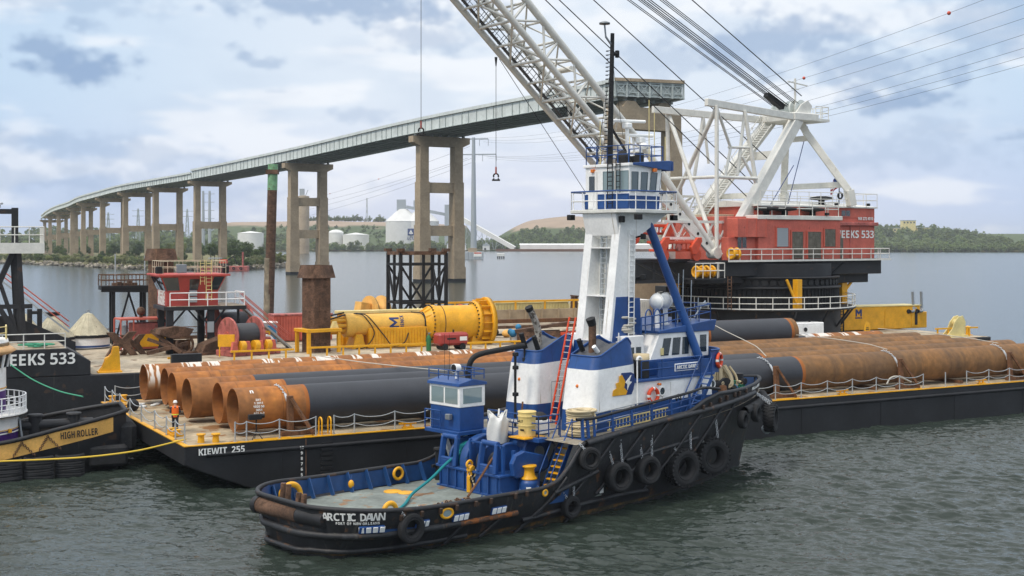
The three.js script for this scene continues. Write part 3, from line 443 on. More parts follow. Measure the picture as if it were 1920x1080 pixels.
// tall steel pole with three arms, and its lines
const wireM = M.wire;
{
  const d = 960, p = thing('transmission_pole', 'tall grey steel power pole with cross arms standing in the water', 'pylon', [X(888, d), 0, -d]);
  const top = Yp(258, d); new MB().rod(V(0, 6, 0), V(0, top, 0), 2.4, 12, 1.2).mesh('shaft', M.galv, p);
  for (const [y, w] of [[261, 11], [290, 17]]) { const h = Yp(y, d); new MB().bar(V(-w * .75, h, 0), V(w, h + .3, 0), .8, .9).mesh('cross_arm', M.galv, p); for (const x of [-w * .75, w * .4, w]) new MB().rod(V(x, h, 0), V(x, h - 5, 0), .22, 5).mesh('insulator', M.galv, p); }
  const f = thing('fender_platform', 'grey boxed platform with an orange sign round the foot of the power pole', 'platform', [X(886, d), 0, -d]);
  for (let k = 0; k < 6; k++) new MB().box(-8.5 + k * 2.8, -5.85 + k * 2.8, -1, 5.4, -4, 5, .12).mesh('fender_panel', M.galv, f);
  new MB().box(-3.2, 3.2, 5.4, 8.4, -3, 3).mesh('pole_base', M.concrete, f); const sg = new MB().box(1, 7, 2, 5.2, 5.05, 5.2).mesh('sign', M.textw, f); new MB().box(1.2, 6.8, 4.2, 5.1, 5.2, 5.26).mesh('sign_band', M.orange, f);
  const g = thing('mooring_dolphin', 'small dark and white platform in the water right of the power pole', 'platform', [X(939, 1000), 0, -1000]); new MB().box(-3, 3, 1.6, 4, -3, 3, .2).mesh('cap', M.pale, g); const pl = new MB(); for (const x of [-2.4, -.8, .8, 2.4]) for (const z of [-2, 2]) pl.rod(V(x, -2, z), V(x, 2, z), .5, 7); pl.mesh('piles', M.dark, g);
  // conductors: from the arms across the sky to the right, and away to the left
  const wire = (a, b, sag, r, label, balls) => { const w = thing('power_line', label, 'power line'); const pts = []; for (let i = 0; i <= 14; i++) { const t = i / 14, q = a.clone().lerp(b, t); q.y -= sag * 4 * t * (1 - t); pts.push(q); } new MB().tube(pts, r, 4, 2).mesh('conductor', wireM, w); for (const t of balls ?? []) { const q = a.clone().lerp(b, t); q.y -= sag * 4 * t * (1 - t); new MB().ball(q, .55, 10, 8).mesh('marker_ball', M.orange, w); } };
  const R = [[-30, 900, 258, 258, 'topmost thin power line at upper right with one ball', [.93]], [10, 901, 262, 256, 'second power line from the top at upper right with a ball', [.80]], [37, 906, 266, 262, 'third power line from the top at upper right', []], [68, 897, 291, 268, 'fourth power line from the top at upper right', []], [95, 907, 292, 275, 'fifth power line from the top at upper right', []], [112, 913, 293, 280, 'lowest power line but one at upper right', []], [128, 913, 296, 284, 'lowest power line at upper right', []]];
  for (const [y, px0, py0, , label, balls] of R) { const d1 = 300, px1 = 1990; wire(V(X(px0, 955), Yp(py0, 955), -955), V(X(px1, d1), Yp(y - 26, d1), -d1), 11, .045, label, balls); }
  const Lft = [['faint power line left of the tall pole, topmost', 880, 275, 560, 378], ['faint power line left of the tall pole, second', 878, 296, 560, 386], ['faint power line left of the tall pole, third', 884, 297, 540, 402], ['faint power line left of the tall pole, lowest', 884, 305, 540, 414]];
  for (const [label, px0, py0, px1, py1] of Lft) wire(V(X(px0, 958), Yp(py0, 958), -958), V(X(px1, 1500), Yp(py1, 1500), -1500), 3, .09, label, label.endsWith('topmost') ? [.42, .74] : []);
}
function lattice(px, py0, d, label, arms) { const t = thing('lattice_pylon', label, 'pylon', [X(px, d), 0, -d]), h = Yp(py0, d), m = new MB(); for (const [x, z] of [[-3, -3], [3, -3], [3, 3], [-3, 3]]) m.rod(V(x, 0, z), V(x * .15, h, z * .15), .35, 4); for (let k = 0; k < 9; k++) { const y0 = h * k / 9, y1 = h * (k + 1) / 9, s0 = 3 * (1 - .85 * k / 9), s1 = 3 * (1 - .85 * (k + 1) / 9); m.rod(V(-s0, y0, s0), V(s1, y1, s1), .2, 4).rod(V(s0, y0, s0), V(-s1, y1, s1), .2, 4); } m.mesh('lattice_mast', M.girderdark, t); for (let k = 0; k < arms; k++) { const y = h * (.95 - k * .12); new MB().bar(V(-7, y, 0), V(7, y, 0), .5).mesh('cross_arm', M.girderdark, t); } }
lattice(203, 398, 1500, 'small lattice pylon behind the bridge at far left', 3); lattice(259, 391, 1500, 'lattice pylon with two wide arms between bridge piers', 2); lattice(351, 392, 1500, 'lattice pylon right of the one with wide arms', 2); lattice(688, 371, 2300, 'thin far mast on the hill left of the silos', 0);
for (const [px, py0, label] of [[381, 358, 'left of two tall steel poles behind the spit'], [393, 358, 'right of two tall steel poles behind the spit']]) { const d = 1300, t = thing('steel_pole', label, 'pole', [X(px, d), 0, -d]), h = Yp(py0, d); new MB().rod(V(0, 0, 0), V(0, h, 0), 1.9, 10, 1.1).mesh('shaft', M.galv, t); for (let k = 0; k < 4; k++) new MB().bar(V(0, h * (.95 - k * .13), 0), V(5, h * (.955 - k * .13), 0), .5).mesh('arm', M.galv, t); }
{ // small work barge by the spit
  const d = 585, t = thing('work_barge', 'small rusty red work barge moored at the spit', 'barge', [X(420, d), 0, -d], .1); new MB().box(-10, 11, -1, 2.2, -4, 4, .2).mesh('hull', M.redworn, t); const tyres = new MB(); for (let k = 0; k < 6; k++) tyres.torus(V(-8 + k * 3.2, 1.2, 4.1), .5, .2, 'z', 12, 6); tyres.mesh('tyre_fender', M.rubber, t); new MB().rod(V(8.5, 0, 0), V(8.5, 8.6, 0), .45, 8).mesh('spud', M.redworn, t);
  const e = thing('excavator', 'orange excavator on the small red work barge', 'excavator', [X(420, d), 2.2, -d]); new MB().box(-2.5, 1.5, .2, 1, -1.4, 1.4, .2).mesh('tracks', M.dark, e); new MB().box(-2, 1.6, 1.1, 3, -1.2, 1.2, .3).mesh('body', M.orange, e); new MB().bar(V(1.2, 2.2, 0), V(4.4, 4.6, 0), .5).bar(V(4.4, 4.6, 0), V(6, 1, 0), .4).mesh('boom', M.dark, e); new MB().box(-7, -1, 3.4, 3.8, -1, 1).mesh('raised_ramp', M.galv, e);
}

// ---------- the deck barge with the pipes ----------
const KY = 2.5;
{
  const b = thing('deck_barge', 'long black flat barge with yellow edged deck carrying the rusty and black pipes', 'barge', FK.w(0, 0, 0), FK.t);
  const L = 76, W = 22;
  // hull side outline with raked ends, extruded across
  new MB().prism([[0, KY - .02], [0, 1.5], [.5, 1.25], [4.4, -.4], [L - 4, -.4], [L, 1.4], [L, KY - .02]], 'z', -W, 0, .06).mesh('hull', M.barge, b);
  new MB().box(.25, L - .2, KY - .012, KY + .004, -W + .2, -.2).mesh('deck', M.kdeck, b);
  const ye = new MB(); ye.box(0, L, KY - .02, KY + .03, -.24, .02).box(0, .3, KY - .02, KY + .03, -W, -.24).box(0, L, KY - .02, KY + .03, -W, -W + .24); ye.mesh('yellow_edge', M.yellow, b);
  for (const [a0, a1] of [[4.0, 6.2], [7.0, 7.9], [41.5, 43.8], [55.2, 56]]) new MB().box(a0, a1, KY + .005, KY + .012, -.75, -.24).mesh('yellow_marking', M.yellow, b);
  const st = new MB(); st.tube([V(1.2, 1.95, .0), V(30, 1.95, .0), V(L - 1, 1.95, 0)], .13, 7, 6); st.mesh('rub_rail', M.barge, b);
  const seams = new MB(); for (let a = 5.5; a < L - 4; a += 7.6) seams.box(a, a + .07, -.3, 1.8, .0, .03); seams.mesh('weld_seam', M.barge, b);
  for (let k = 0; k < 7; k++) new MB().prism([[7.75, 2.04 - k * .27], [7.85, 2.14 - k * .27], [8.45, 2.14 - k * .27], [8.55, 2.04 - k * .27], [8.45, 1.94 - k * .27], [7.85, 1.94 - k * .27]], 'z', -.1, .075).mesh('ladder_slot', M.dark, b);
  ['10', '9', '8', '7', '6', '5'].forEach((s, k) => words(s, .17, [6.62, 1.88 - k * .305, .09], 0, M.textw, b, undefined, 'draft_mark'));
  new MB().box(6.86, 6.92, -.3, 2.4, .0, .05).mesh('draft_strip', M.scrap, b);
  const wt = words('KIEWIT  255', .36, [2.05, 1.98, .08], 0, M.textw, b, 2.55);
  // stanchions with two hanging ropes
  const post = (a, z) => { const m = new MB().rod(V(a, KY, z), V(a, KY + 1.12, z), .045, 7).box(a - .1, a + .1, KY, KY + .03, z - .1, z + .1); m.mesh('stanchion', M.galv, b); };
  const runs = [[[.35, -1.2], [.2, -2.6], [.2, -4.6], [.2, -7.4], [.2, -10.8], [.2, -13.9], [.2, -16.9], [.2, -19.2], [.2, -21.6]], [[.9, -21.7], [3.0, -21.7], [5.1, -21.7]], [[2.9, -.3], [3.55, -.3], [5.45, -.3], [7.6, -.3]], [[8.7, -.3], [9.95, -.3], [12.5, -.3], [14.85, -.3], [17.2, -.3]], [[39.1, -.3], [41.4, -.3], [43.75, -.3], [46.2, -.3], [48.6, -.3], [50.95, -.3], [53.3, -.3], [55.75, -.3]], [[58.1, -.3]], [[60.4, -.3], [62.85, -.3], [65.2, -.3], [67.5, -.3], [69.9, -.3], [72.3, -.3]]];
  for (const r of runs) { r.forEach(([a, z]) => post(a, z)); for (let i = 0; i + 1 < r.length; i++) { const m = new MB(); for (const y of [1.08, .56]) { const [a, z] = r[i], [c, q] = r[i + 1], s = .06 + .05 * Math.hypot(c - a, q - z); m.tube([V(a, KY + y, z), V(lerp(a, c, .3), KY + y - s, lerp(z, q, .3)), V(lerp(a, c, .7), KY + y - s, lerp(z, q, .7)), V(c, KY + y, q)], .026, 5, 4); } m.mesh('rope_span', M.galv, b); } }
  for (const a of [7.95, 8.5]) { const m = new MB(); m.rod(V(a, KY, -.25), V(a, KY + .75, -.25), .05, 7).rod(V(a, KY, -.75), V(a, KY + .75, -.75), .05, 7).torus(V(a, KY + .75, -.5), .25, .05, 'x', 12, 7, Math.PI); m.mesh('yellow_hand_loop', M.yellow, b); }
  for (const [a, z] of [[1.2, -1.0], [1.95, -.75], [-.0 + .6, -21.2], [1.4, -21.3]]) new MB().lathe([[.2, 0], [.17, .4], [.25, .42], [.25, .5], [0, .5]], V(a, KY, z), 12).mesh('yellow_bollard', M.yellow, b);
  for (const a of [13.4, 47.8, 62.2]) new MB().box(a - .35, a + .35, KY + .03, KY + .1, -.62, -.32).rod(V(a - .2, KY, -.47), V(a - .2, KY + .28, -.47), .07, 7).rod(V(a + .2, KY, -.47), V(a + .2, KY + .28, -.47), .07, 7).bar(V(a - .55, KY + .3, -.47), V(a + .55, KY + .3, -.47), .12, .1).mesh('yellow_cleat', M.yellow, b);
  for (const [z, s] of [[-4.5, 1], [-17.6, 1.2]]) { const m = new MB(); m.box(.35, .95, KY, KY + .12, z - .8 * s, z + .8 * s).lathe([[.22, 0], [.2, .22], [.28, .26], [0, .3]], V(.65, KY + .1, z - .4), 10).lathe([[.22, 0], [.2, .22], [.28, .26], [0, .3]], V(.65, KY + .1, z + .4), 10).bar(V(.55, KY + .16, z - .9 * s), V(.55, KY + .16, z + .9 * s), .25, .2); m.mesh('yellow_fairlead', M.yellow, b); }
  const dun = new MB(); for (let a = 7; a < 72; a += 9) dun.box(a - .15, a + .15, KY + .006, KY + .24, -21.2, -1.3); dun.mesh('dunnage_beam', M.timber, b);
}
// pipes: shell, black coating
const R1 = 1.22, PY = KY + .25 + R1;
function pipe(label, z, a0, a1, coats, drip, y = PY, R = R1, group) {
  const t = thing('steel_pipe', label, 'pipe', FK.w(a0, y, z), FK.t, group), L = a1 - a0;
  const tubeGeo = (r0, ri, x0, x1) => { const g = new THREE.LatheGeometry([[ri, x0], [r0, x0], [r0, x1], [ri, x1], [ri, x0]].map((p) => new THREE.Vector2(...p)), 56); const u = g.attributes.uv, p = g.attributes.position; // hard edges
    return g; };
  // outer wall, inner wall and the two rims
  const m = new MB(), rotx = new THREE.Matrix4().makeRotationZ(-Math.PI / 2).multiply(new THREE.Matrix4().makeRotationY(Math.PI / 2));
  const wall = (r, x0, x1) => { const g = new THREE.CylinderGeometry(r, r, x1 - x0, 56, 1, true); g.attributes.uv.array.forEach((v, i, A) => { if (i % 2 === 0) { const uu = A[i], vv = A[i + 1]; A[i] = x0 + vv * (x1 - x0) + z * 3.1; A[i + 1] = uu; } }); return [g, rotx.clone().setPosition((x0 + x1) / 2, 0, 0)]; };
  const mid = a0 < 30 ? 36 - a0 : 0, far = new MB(); if (mid) m.geo(...wall(R, 0, mid), [1, 1]).geo(...wall(R - .035, 0, mid), [1, 1]); far.geo(...wall(R, mid, L), [1, 1]).geo(...wall(R - .035, mid, L), [1, 1]);
  for (const x of [0, L]) (x ? far : m).geo(new THREE.RingGeometry(R - .035, R, 56), new THREE.Matrix4().makeRotationY(x ? Math.PI / 2 : -Math.PI / 2).setPosition(x, 0, 0));
  if (mid) m.mesh('pipe_shell', drip ? M.pipedrip : M.pipe, t); else for (const k of 'PNU') far[k].push(...m[k]); far.mesh('pipe_shell', drip ? M.pipedrip : M.pipebrown, t);
  const beads = new MB(); for (let x = 3; x < L - 1; x += 3) { if (coats.some(([c0, c1]) => x + a0 > c0 - .2 && x + a0 < c1 + .2)) continue; beads.geo(new THREE.CylinderGeometry(R + .008, R + .008, .05, 48, 1, true), rotx.clone().setPosition(x, 0, 0)); } if (beads.P.length) beads.mesh('weld_bead', M.pipebrown, t);
  for (const [c0, c1] of coats) { const k = new MB(); k.geo(...wall(R + .012, c0 - a0, c1 - a0), [1, 1]); k.mesh('black_coating', drip ? M.coatdrip : M.coat, t); new MB().geo(...wall(R + .006, c0 - a0 - .22, c0 - a0), [1, 1]).geo(...wall(R + .006, c1 - a0, c1 - a0 + .3), [1, 1]).mesh('bare_collar', M.rustband, t); }
  return t;
}
M.rustbar = paint(0x5a4030, { mott: .3, grain: .2, rust: .5, spot: 0x9a5a26, rough: .85, s: 46, size: 2 }); M.growth = paint(0x3a3424, { mott: .3, grain: .25, rust: .42, spot: 0x6a4a22, rough: .9, s: 47, size: 2 });
M.rustband = paint(0x9a5a22, { mott: .15, grain: .1, rough: .8, s: 44, size: 2 });
const p1 = pipe('nearest pipe on the barge, rusty ended and black coated with white chalk marks', -2.75, 3.5, 75.2, [[7.7, 45]], false);
words('n', .3, [.9, .95, .75], 0, M.textw, p1, undefined, 'chalk_mark', -.9);
for (const [i, s] of ['2A1', '1 2011', '1020 50', '3051', 'A02.A-2'].entries()) { const th = .52 - i * .16; words(s, .13, [1.15, R1 * Math.sin(th) - .06, R1 * Math.cos(th) + .012], 0, M.textw, p1, undefined, 'chalk_mark', -th); }
pipe('second pipe from the near edge, rusty ended and black coated', -6.1, 3.6, 72.1, [[7.6, 44.5]], false);
pipe('third pipe from the near edge, rusty ended and black coated', -9.3, 2.6, 71.4, [[6.7, 39.5]], false);
pipe('fourth pipe from the near edge, rusty all along and without white drips', -13.3, 2.7, 72.3, [], false);
pipe('fifth pipe from the near edge, rusty, beside the white spattered one', -16.4, 3.0, 71.9, [], false);
pipe('farthest pipe on the barge, rusty and black with white drips on top', -19.6, 2.35, 70.4, [[30.2, 62]], true);
pipe('short black pipe with rusty ends lying on top of the others', -18.0, 46.5, 58.2, [[48.6, 57.4]], false, PY + 1.62, 1.23);
// timber braces and the turnbuckles that tie the pipes down
const brace = (a, where) => {
  const t = thing('timber_brace', 'brown timber brace wedged against the near pipe ' + where, 'brace', FK.w(a, KY, -1.2), FK.t, 'timber braces along the near pipe');
  new MB().bar(V(0, .02, 0), V(0, 2.25, -.1), .34, .3, .02).mesh('post', M.timber, t); new MB().bar(V(.05, 2.1, .02), V(1.15, .08, .72), .3, .16, .02).mesh('strut', M.timber, t); new MB().bar(V(-.6, .14, .1), V(1.5, .14, .1), .3, .25, .02).mesh('foot_beam', M.timber, t);
  const k = thing('turnbuckle_lashing', 'silver turnbuckle and chain over the near pipe ' + where, 'lashing', FK.w(a, KY, -1.2), FK.t, 'lashings over the near pipe');
  const at = (th, o) => V(lerp(-.35, 0, o), .25 + R1 + (R1 + .05) * Math.sin(th), -1.55 + (R1 + .05) * Math.cos(th));
  const ch = new MB(); for (let i = 0; i < 9; i++) ch.torus(at(1.62 - i * .1, i / 16), .075, .025, i % 2 ? 'x' : 'y', 8, 5); ch.mesh('chain', M.silver, k);
  new MB().rod(at(.8, .6), at(.2, .95), .05, 8).rod(at(.72, .65), at(.32, .9), .085, 8).mesh('turnbuckle', M.silver, k); new MB().torus(at(.16, 1), .09, .03, 'z', 10, 6).mesh('shackle', M.silver, k);
};
brace(6.4, 'at its rusty left end'); brace(42.3, 'just right of the tug bow'); brace(54.4, 'in the middle of its rusty right part'); brace(66.4, 'at the right edge of the photo');
const lash = (label, pts, r = .033) => { const t = tag(new MB().tube(pts.map(([a, y, z]) => FK.v(a, y, z)), r, 5, 8, .3).mesh('lashing_line', M.ropewhite), label, 'rope'); return t; };
lash('white line from the top pipe down to the near pipe behind the tug bow', [[49.3, 6.55, -18.3], [49.0, 6.73, -17.6], [47.5, 6.3, -13.5], [44.5, 5.75, -6.2], [42.7, 5.3, -2.8]]);
lash('white line across the rusty pipes from the short top pipe to a turnbuckle', [[57.9, 5.4, -17], [57.3, 5.45, -12], [56.2, 5.4, -6.5], [54.6, 5.3, -2.8]]);
lash('white line across the far pipes toward the right edge', [[70.2, 5.4, -19.4], [69.5, 5.45, -13], [68, 5.4, -6.5], [66.9, 5.3, -2.8]]);
lash('white line across the black pipes left of the tug', [[14.5, 5.3, -19.8], [15.5, 5.3, -13], [17.2, 5.3, -7], [19, 5.3, -3]], .035);
tag(new MB().tube([[52.2, KY + .5, -.5], [52.6, KY + .95, -.5], [53.4, KY + 1.0, -.5], [54.6, KY + .55, -.4]].map(([a, y, z]) => FK.v(a, y, z)), .06, 6).mesh('white_hose', M.ropewhite), 'loop of white hose hanging over the guard rope in front of the pipes', 'hose');
{ // floodlight on a stand
  const t = thing('floodlight_stand', 'black box floodlight on a tripod stand beside the near pipe', 'floodlight', FK.w(4.25, KY, -.75), FK.t); new MB().rod(V(0, .45, 0), V(0, 1.15, 0), .04, 6).rod(V(0, .5, 0), V(-.3, 0, .2), .025, 5).rod(V(0, .5, 0), V(.3, 0, .2), .025, 5).rod(V(0, .5, 0), V(0, 0, -.3), .025, 5).mesh('stand', M.dark, t); new MB().box(-.45, .3, 1.1, 1.4, -.14, .14, .02).mesh('lamp_box', M.dark, t); new MB().rod(V(.3, 1.28, 0), V(.46, 1.28, 0), .12, 10).mesh('lens', M.dark, t);
}
{ const t = thing('debris_pile', 'white and blue rags lying on the barge deck corner', 'rags', FK.w(2.1, KY, -18.6), FK.t); const m = new MB(); for (let i = 0; i < 14; i++) m.ball(V(rr(-1, 1.6), .05, rr(-1, 1)), rr(.1, .3), 6, 4, .4); m.mesh('cloth', M.bag, t); const t2 = thing('dark_buoy', 'dark round buoy on the corner of the barge deck', 'buoy', FK.w(.9, KY, -16.2), FK.t); new MB().ball(V(0, .38, 0), .4, 12, 9).mesh('float_body', M.rubber, t2); new MB().torus(V(0, .8, 0), .07, .02, 'z', 8, 5).mesh('eye', M.dark, t2); }
// ---------- the worker ----------
{
  const t = thing('person', 'worker in white hard hat and orange yellow safety vest walking on the barge deck', 'person', FK.w(.95, KY + .012, -5.6), FK.t + Math.PI * .92);
  const J = { hip: [0, .95, 0], chest: [0, 1.32, .02], neck: [0, 1.48, .03], head: [0, 1.64, .07], hl: [.1, .92, 0], hr: [-.1, .92, 0], kl: [.11, .5, .12], kr: [-.11, .48, -.02], al: [.11, .09, .12], ar: [-.12, .1, -.28], tl: [.12, .045, .28], tr: [-.12, .05, -.14], sl: [.2, 1.42, .02], sr: [-.2, 1.42, .02], el: [.27, 1.16, .06], er: [-.27, 1.16, .06], wl: [.12, 1.1, .26], wr: [-.1, 1.14, .27] };
  const bones = [['hip', 'chest', .155, .17], ['chest', 'neck', .16, .07], ['neck', 'head', .062, .09], ['sl', 'sr', .075, .075], ['sl', 'el', .062, .052], ['el', 'wl', .05, .036], ['sr', 'er', .062, .052], ['er', 'wr', .05, .036], ['hl', 'kl', .098, .07], ['kl', 'al', .068, .048], ['hr', 'kr', .098, .07], ['kr', 'ar', .068, .048], ['al', 'tl', .058, .045], ['ar', 'tr', .058, .045], ['hl', 'hr', .11, .11]];
  for (const s of ['l', 'r']) { const w = J['w' + s], sx = s === 'l' ? -1 : 1; for (let f = 0; f < 4; f++) { const a = 'f' + s + f, b = 'g' + s + f; J[a] = [w[0] + sx * .035, w[1] + .03 - f * .02, w[2] + .05]; J[b] = [w[0] + sx * (.09 - (f === 3 ? .015 : 0)), w[1] + .02 - f * .021, w[2] + .085]; bones.push([a, b, .012, .01], ['w' + s, a, .03, .014]); } const a = 't' + s + 'h'; J[a] = [w[0] + sx * .03, w[1] + .075, w[2] + .03]; bones.push(['w' + s, a, .02, .012]); }
  const N = 110, size = 1.96, mc = new MarchingCubes(N, new THREE.MeshBasicMaterial(), false, false, 120000), hs = size / 2, field = mc.field;
  const bb = bones.map(([a, b, r0, r1]) => ({ a: J[a], b: J[b], r0, r1 }));
  for (let k = 0; k < N; k++) for (let j = 0; j < N; j++) for (let i = 0; i < N; i++) {
    const x = (i / N * 2 - 1) * hs, y = (j / N * 2 - 1) * hs + .92, z = (k / N * 2 - 1) * hs; let e = 0;
    if (Math.abs(x) > .45 || Math.abs(z) > .5) { field[i + j * N + k * N * N] = -.3; continue; }
    for (const { a, b, r0, r1 } of bb) { const dx = b[0] - a[0], dy = b[1] - a[1], dz = b[2] - a[2], q = clamp(((x - a[0]) * dx + (y - a[1]) * dy + (z - a[2]) * dz) / (dx * dx + dy * dy + dz * dz)), d = Math.hypot(x - a[0] - q * dx, y - a[1] - q * dy, z - a[2] - q * dz) - lerp(r0, r1, q); if (d < .25) e += Math.exp(-d * 60); }
    field[i + j * N + k * N * N] = e > 0 ? Math.log(e) / 60 : -.3;
  }
  mc.isolation = 0; mc.update();
  const n = mc.count, P = mc.positionArray.slice(0, n * 3), Nn = mc.normalArray.slice(0, n * 3), C = new Float32Array(n * 3);
  for (let i = 0; i < n; i++) { P[i * 3] *= hs; P[i * 3 + 1] = P[i * 3 + 1] * hs + .92; P[i * 3 + 2] *= hs; const y = P[i * 3 + 1], x = P[i * 3], z = P[i * 3 + 2]; const skin = y > 1.47 || (z > .2 && y > .98 && y < 1.25); const c = skin ? [.48, .24, .15] : y < .13 ? [.03, .025, .02] : y < .97 ? [.018, .022, .035] : [.03, .035, .05]; C.set(c, i * 3); }
  const g = new THREE.BufferGeometry(); g.setAttribute('position', new THREE.BufferAttribute(P, 3)); g.setAttribute('normal', new THREE.BufferAttribute(Nn, 3)); g.setAttribute('color', new THREE.BufferAttribute(C, 3));
  obj('body', g, new THREE.MeshStandardMaterial({ vertexColors: true, roughness: .9 }), t);
  const ell = (mb, y0, y1, w0, w1, d0, d1) => { const rows = []; for (const q of [0, .33, .66, 1]) { const r = []; for (let k = 0; k <= 20; k++) { const th = k / 20 * 6.2832; r.push(V(Math.cos(th) * lerp(w0, w1, q), lerp(y0, y1, q), Math.sin(th) * lerp(d0, d1, q) + .02)); } rows.push(r); } return mb.grid(rows, true); };
  const vest = ell(new MB(), .88, 1.42, .19, .215, .175, .185); for (const s of [-1, 1]) vest.bar(V(s * .12, 1.4, .19), V(s * .1, 1.52, .02), .1, .02).bar(V(s * .12, 1.4, -.14), V(s * .1, 1.52, .02), .1, .02); vest.mesh('safety_vest', M.vest ??= flat(0xe86a1c, .8), t);
  const bands = new MB(); ell(bands, 1.0, 1.06, .2, .2, .182, .182); for (const s of [-1, 1]) bands.box(s * .11 - .035, s * .11 + .035, .9, 1.42, .196, .212); bands.mesh('reflective_bands', flat(0xd8e04a, .6), t);
  const fc = new MB(); fc.ball(V(.033, 1.655, .152), .013, 8, 6).ball(V(-.033, 1.655, .152), .013, 8, 6).box(-.026, .026, 1.585, 1.594, .148, .158); fc.mesh('eyes_and_mouth', M.dark, t); new MB().bar(V(0, 1.665, .155), V(0, 1.618, .178), .024, .02).ball(V(.088, 1.64, .06), .024, 7, 6).ball(V(-.088, 1.64, .06), .024, 7, 6).mesh('nose_and_ears', M.skin, t);
  new MB().lathe([[.125, 0], [.13, .015], [.118, .02], [.112, .07], [.08, .125], [0, .145]], V(0, 1.695, .065), 18).box(-.07, .07, 1.695, 1.71, .17, .235).mesh('hard_hat', M.textw, t);
}

// ---------- the crane barge ----------
const WY = 3.2, wt = (name, label, cat, a, z, y = WY, turn = 0, group) => thing(name, label, cat, FW.w(a, y, z), FW.t + turn, group);
{
  const b = thing('crane_barge', 'big black crane barge with a raised bow marked in white and a pale worn deck', 'barge', FW.w(0, 0, 0), FW.t);
  new MB().prism([[-16, -1], [93, -1], [93.8, .2], [93.8, WY - .02], [-16, WY - .02]], 'z', -34, 0, .08).mesh('hull', M.black, b);
  new MB().box(.1, 93.5, WY - .012, WY + .004, -33.8, -.1).mesh('deck', M.wdeck, b);
  new MB().prism([[-16, WY - .03], [-.05, WY - .03], [-.05, 4.25], [-1.75, 5.3], [-16, 5.3]], 'z', -33.5, .02, .05).mesh('raised_bow', M.black, b);
  new MB().box(-16, -1.8, 5.295, 5.31, -33.3, -.2).mesh('bow_deck', M.wdeck, b);
  new MB().prism([[-16, 7.7], [-5, 7.4], [-.2, 5.1], [-.2, 3.3], [-16, 3.3]], 'z', -9.2, -8.9).mesh('sloping_bulwark', M.black, b);
  words('WEEKS 533', .88, [-4.15, 4.1, .05], 0, M.textw, b, 5.9);
  new MB().rail([V(-14, 5.3, -.3), V(-1.9, 5.3, -.3)], 1.15, 2, 1.5, .045).mesh('railing', M.crane, b);
  // yellow kick rails along the deck edge
  for (const [a0, a1, z] of [[6, 8.3, -1], [12, 17.5, -5.0], [19, 30, -6], [34, 42, -5], [45, 52, -4], [87, 93, -1.2]]) { const m = new MB(); m.bar(V(a0, WY + .95, z), V(a1, WY + .95, z), .2, .16); for (let a = a0 + .3; a < a1; a += 1.5) m.bar(V(a, WY, z), V(a, WY + .95, z), .14, .14); m.mesh('yellow_rail', M.yellow, b); }
  new MB().box(6.2, 8.6, WY, WY + 1.3, -.8, -.2, .03).mesh('side_locker', M.black, b);
  const bulw = new MB(); bulw.rail([V(0, WY, -33.4), V(40, WY, -33.4)], 1.3, 2, 2.2, .05); bulw.mesh('far_railing', M.scrap, b);
  new MB().box(0, 92, WY, WY + .35, -33.9, -33.5).mesh('far_coaming', M.scrap, b);
}
{ // green rope heap and hoop on the raised bow
  const m = new MB(); for (let i = 0; i < 9; i++) m.torus(FW.v(-3.8 + rr(-.9, .9), 5.42 + rr(0, .2), -1.4 + rr(-.4, .4)), rr(.3, .6), .05, 'y', 12, 5); tag(m.mesh('rope_heap', M.ropegreen), 'heap of green mooring rope on the raised bow', 'rope');
  const c = wt('roller_chock', 'yellow roller chock on the deck corner of the crane barge', 'chock', 1.5, -1.0); c.scale.setScalar(.62); new MB().box(-1.5, 1.5, 0, .22, -.7, .7, .03).mesh('base', M.yellow, c);
  for (const z of [-.5, .35]) new MB().prism([[-1.35, .2], [1.3, .2], [1.2, 2.0], [1.1, 3.3], [.45, 3.3], [.2, 2.4], [-.5, 1.7], [-.9, .8]], 'z', z, z + .16, .02).mesh('cheek_plate', M.yellow, c);
  new MB().rod(V(-.1, 1.5, -.4), V(-.1, 1.5, .4), .55, 16).rod(V(.75, 2.5, -.4), V(.75, 2.5, .4), .32, 14).mesh('sheave', M.yellow, c);
}
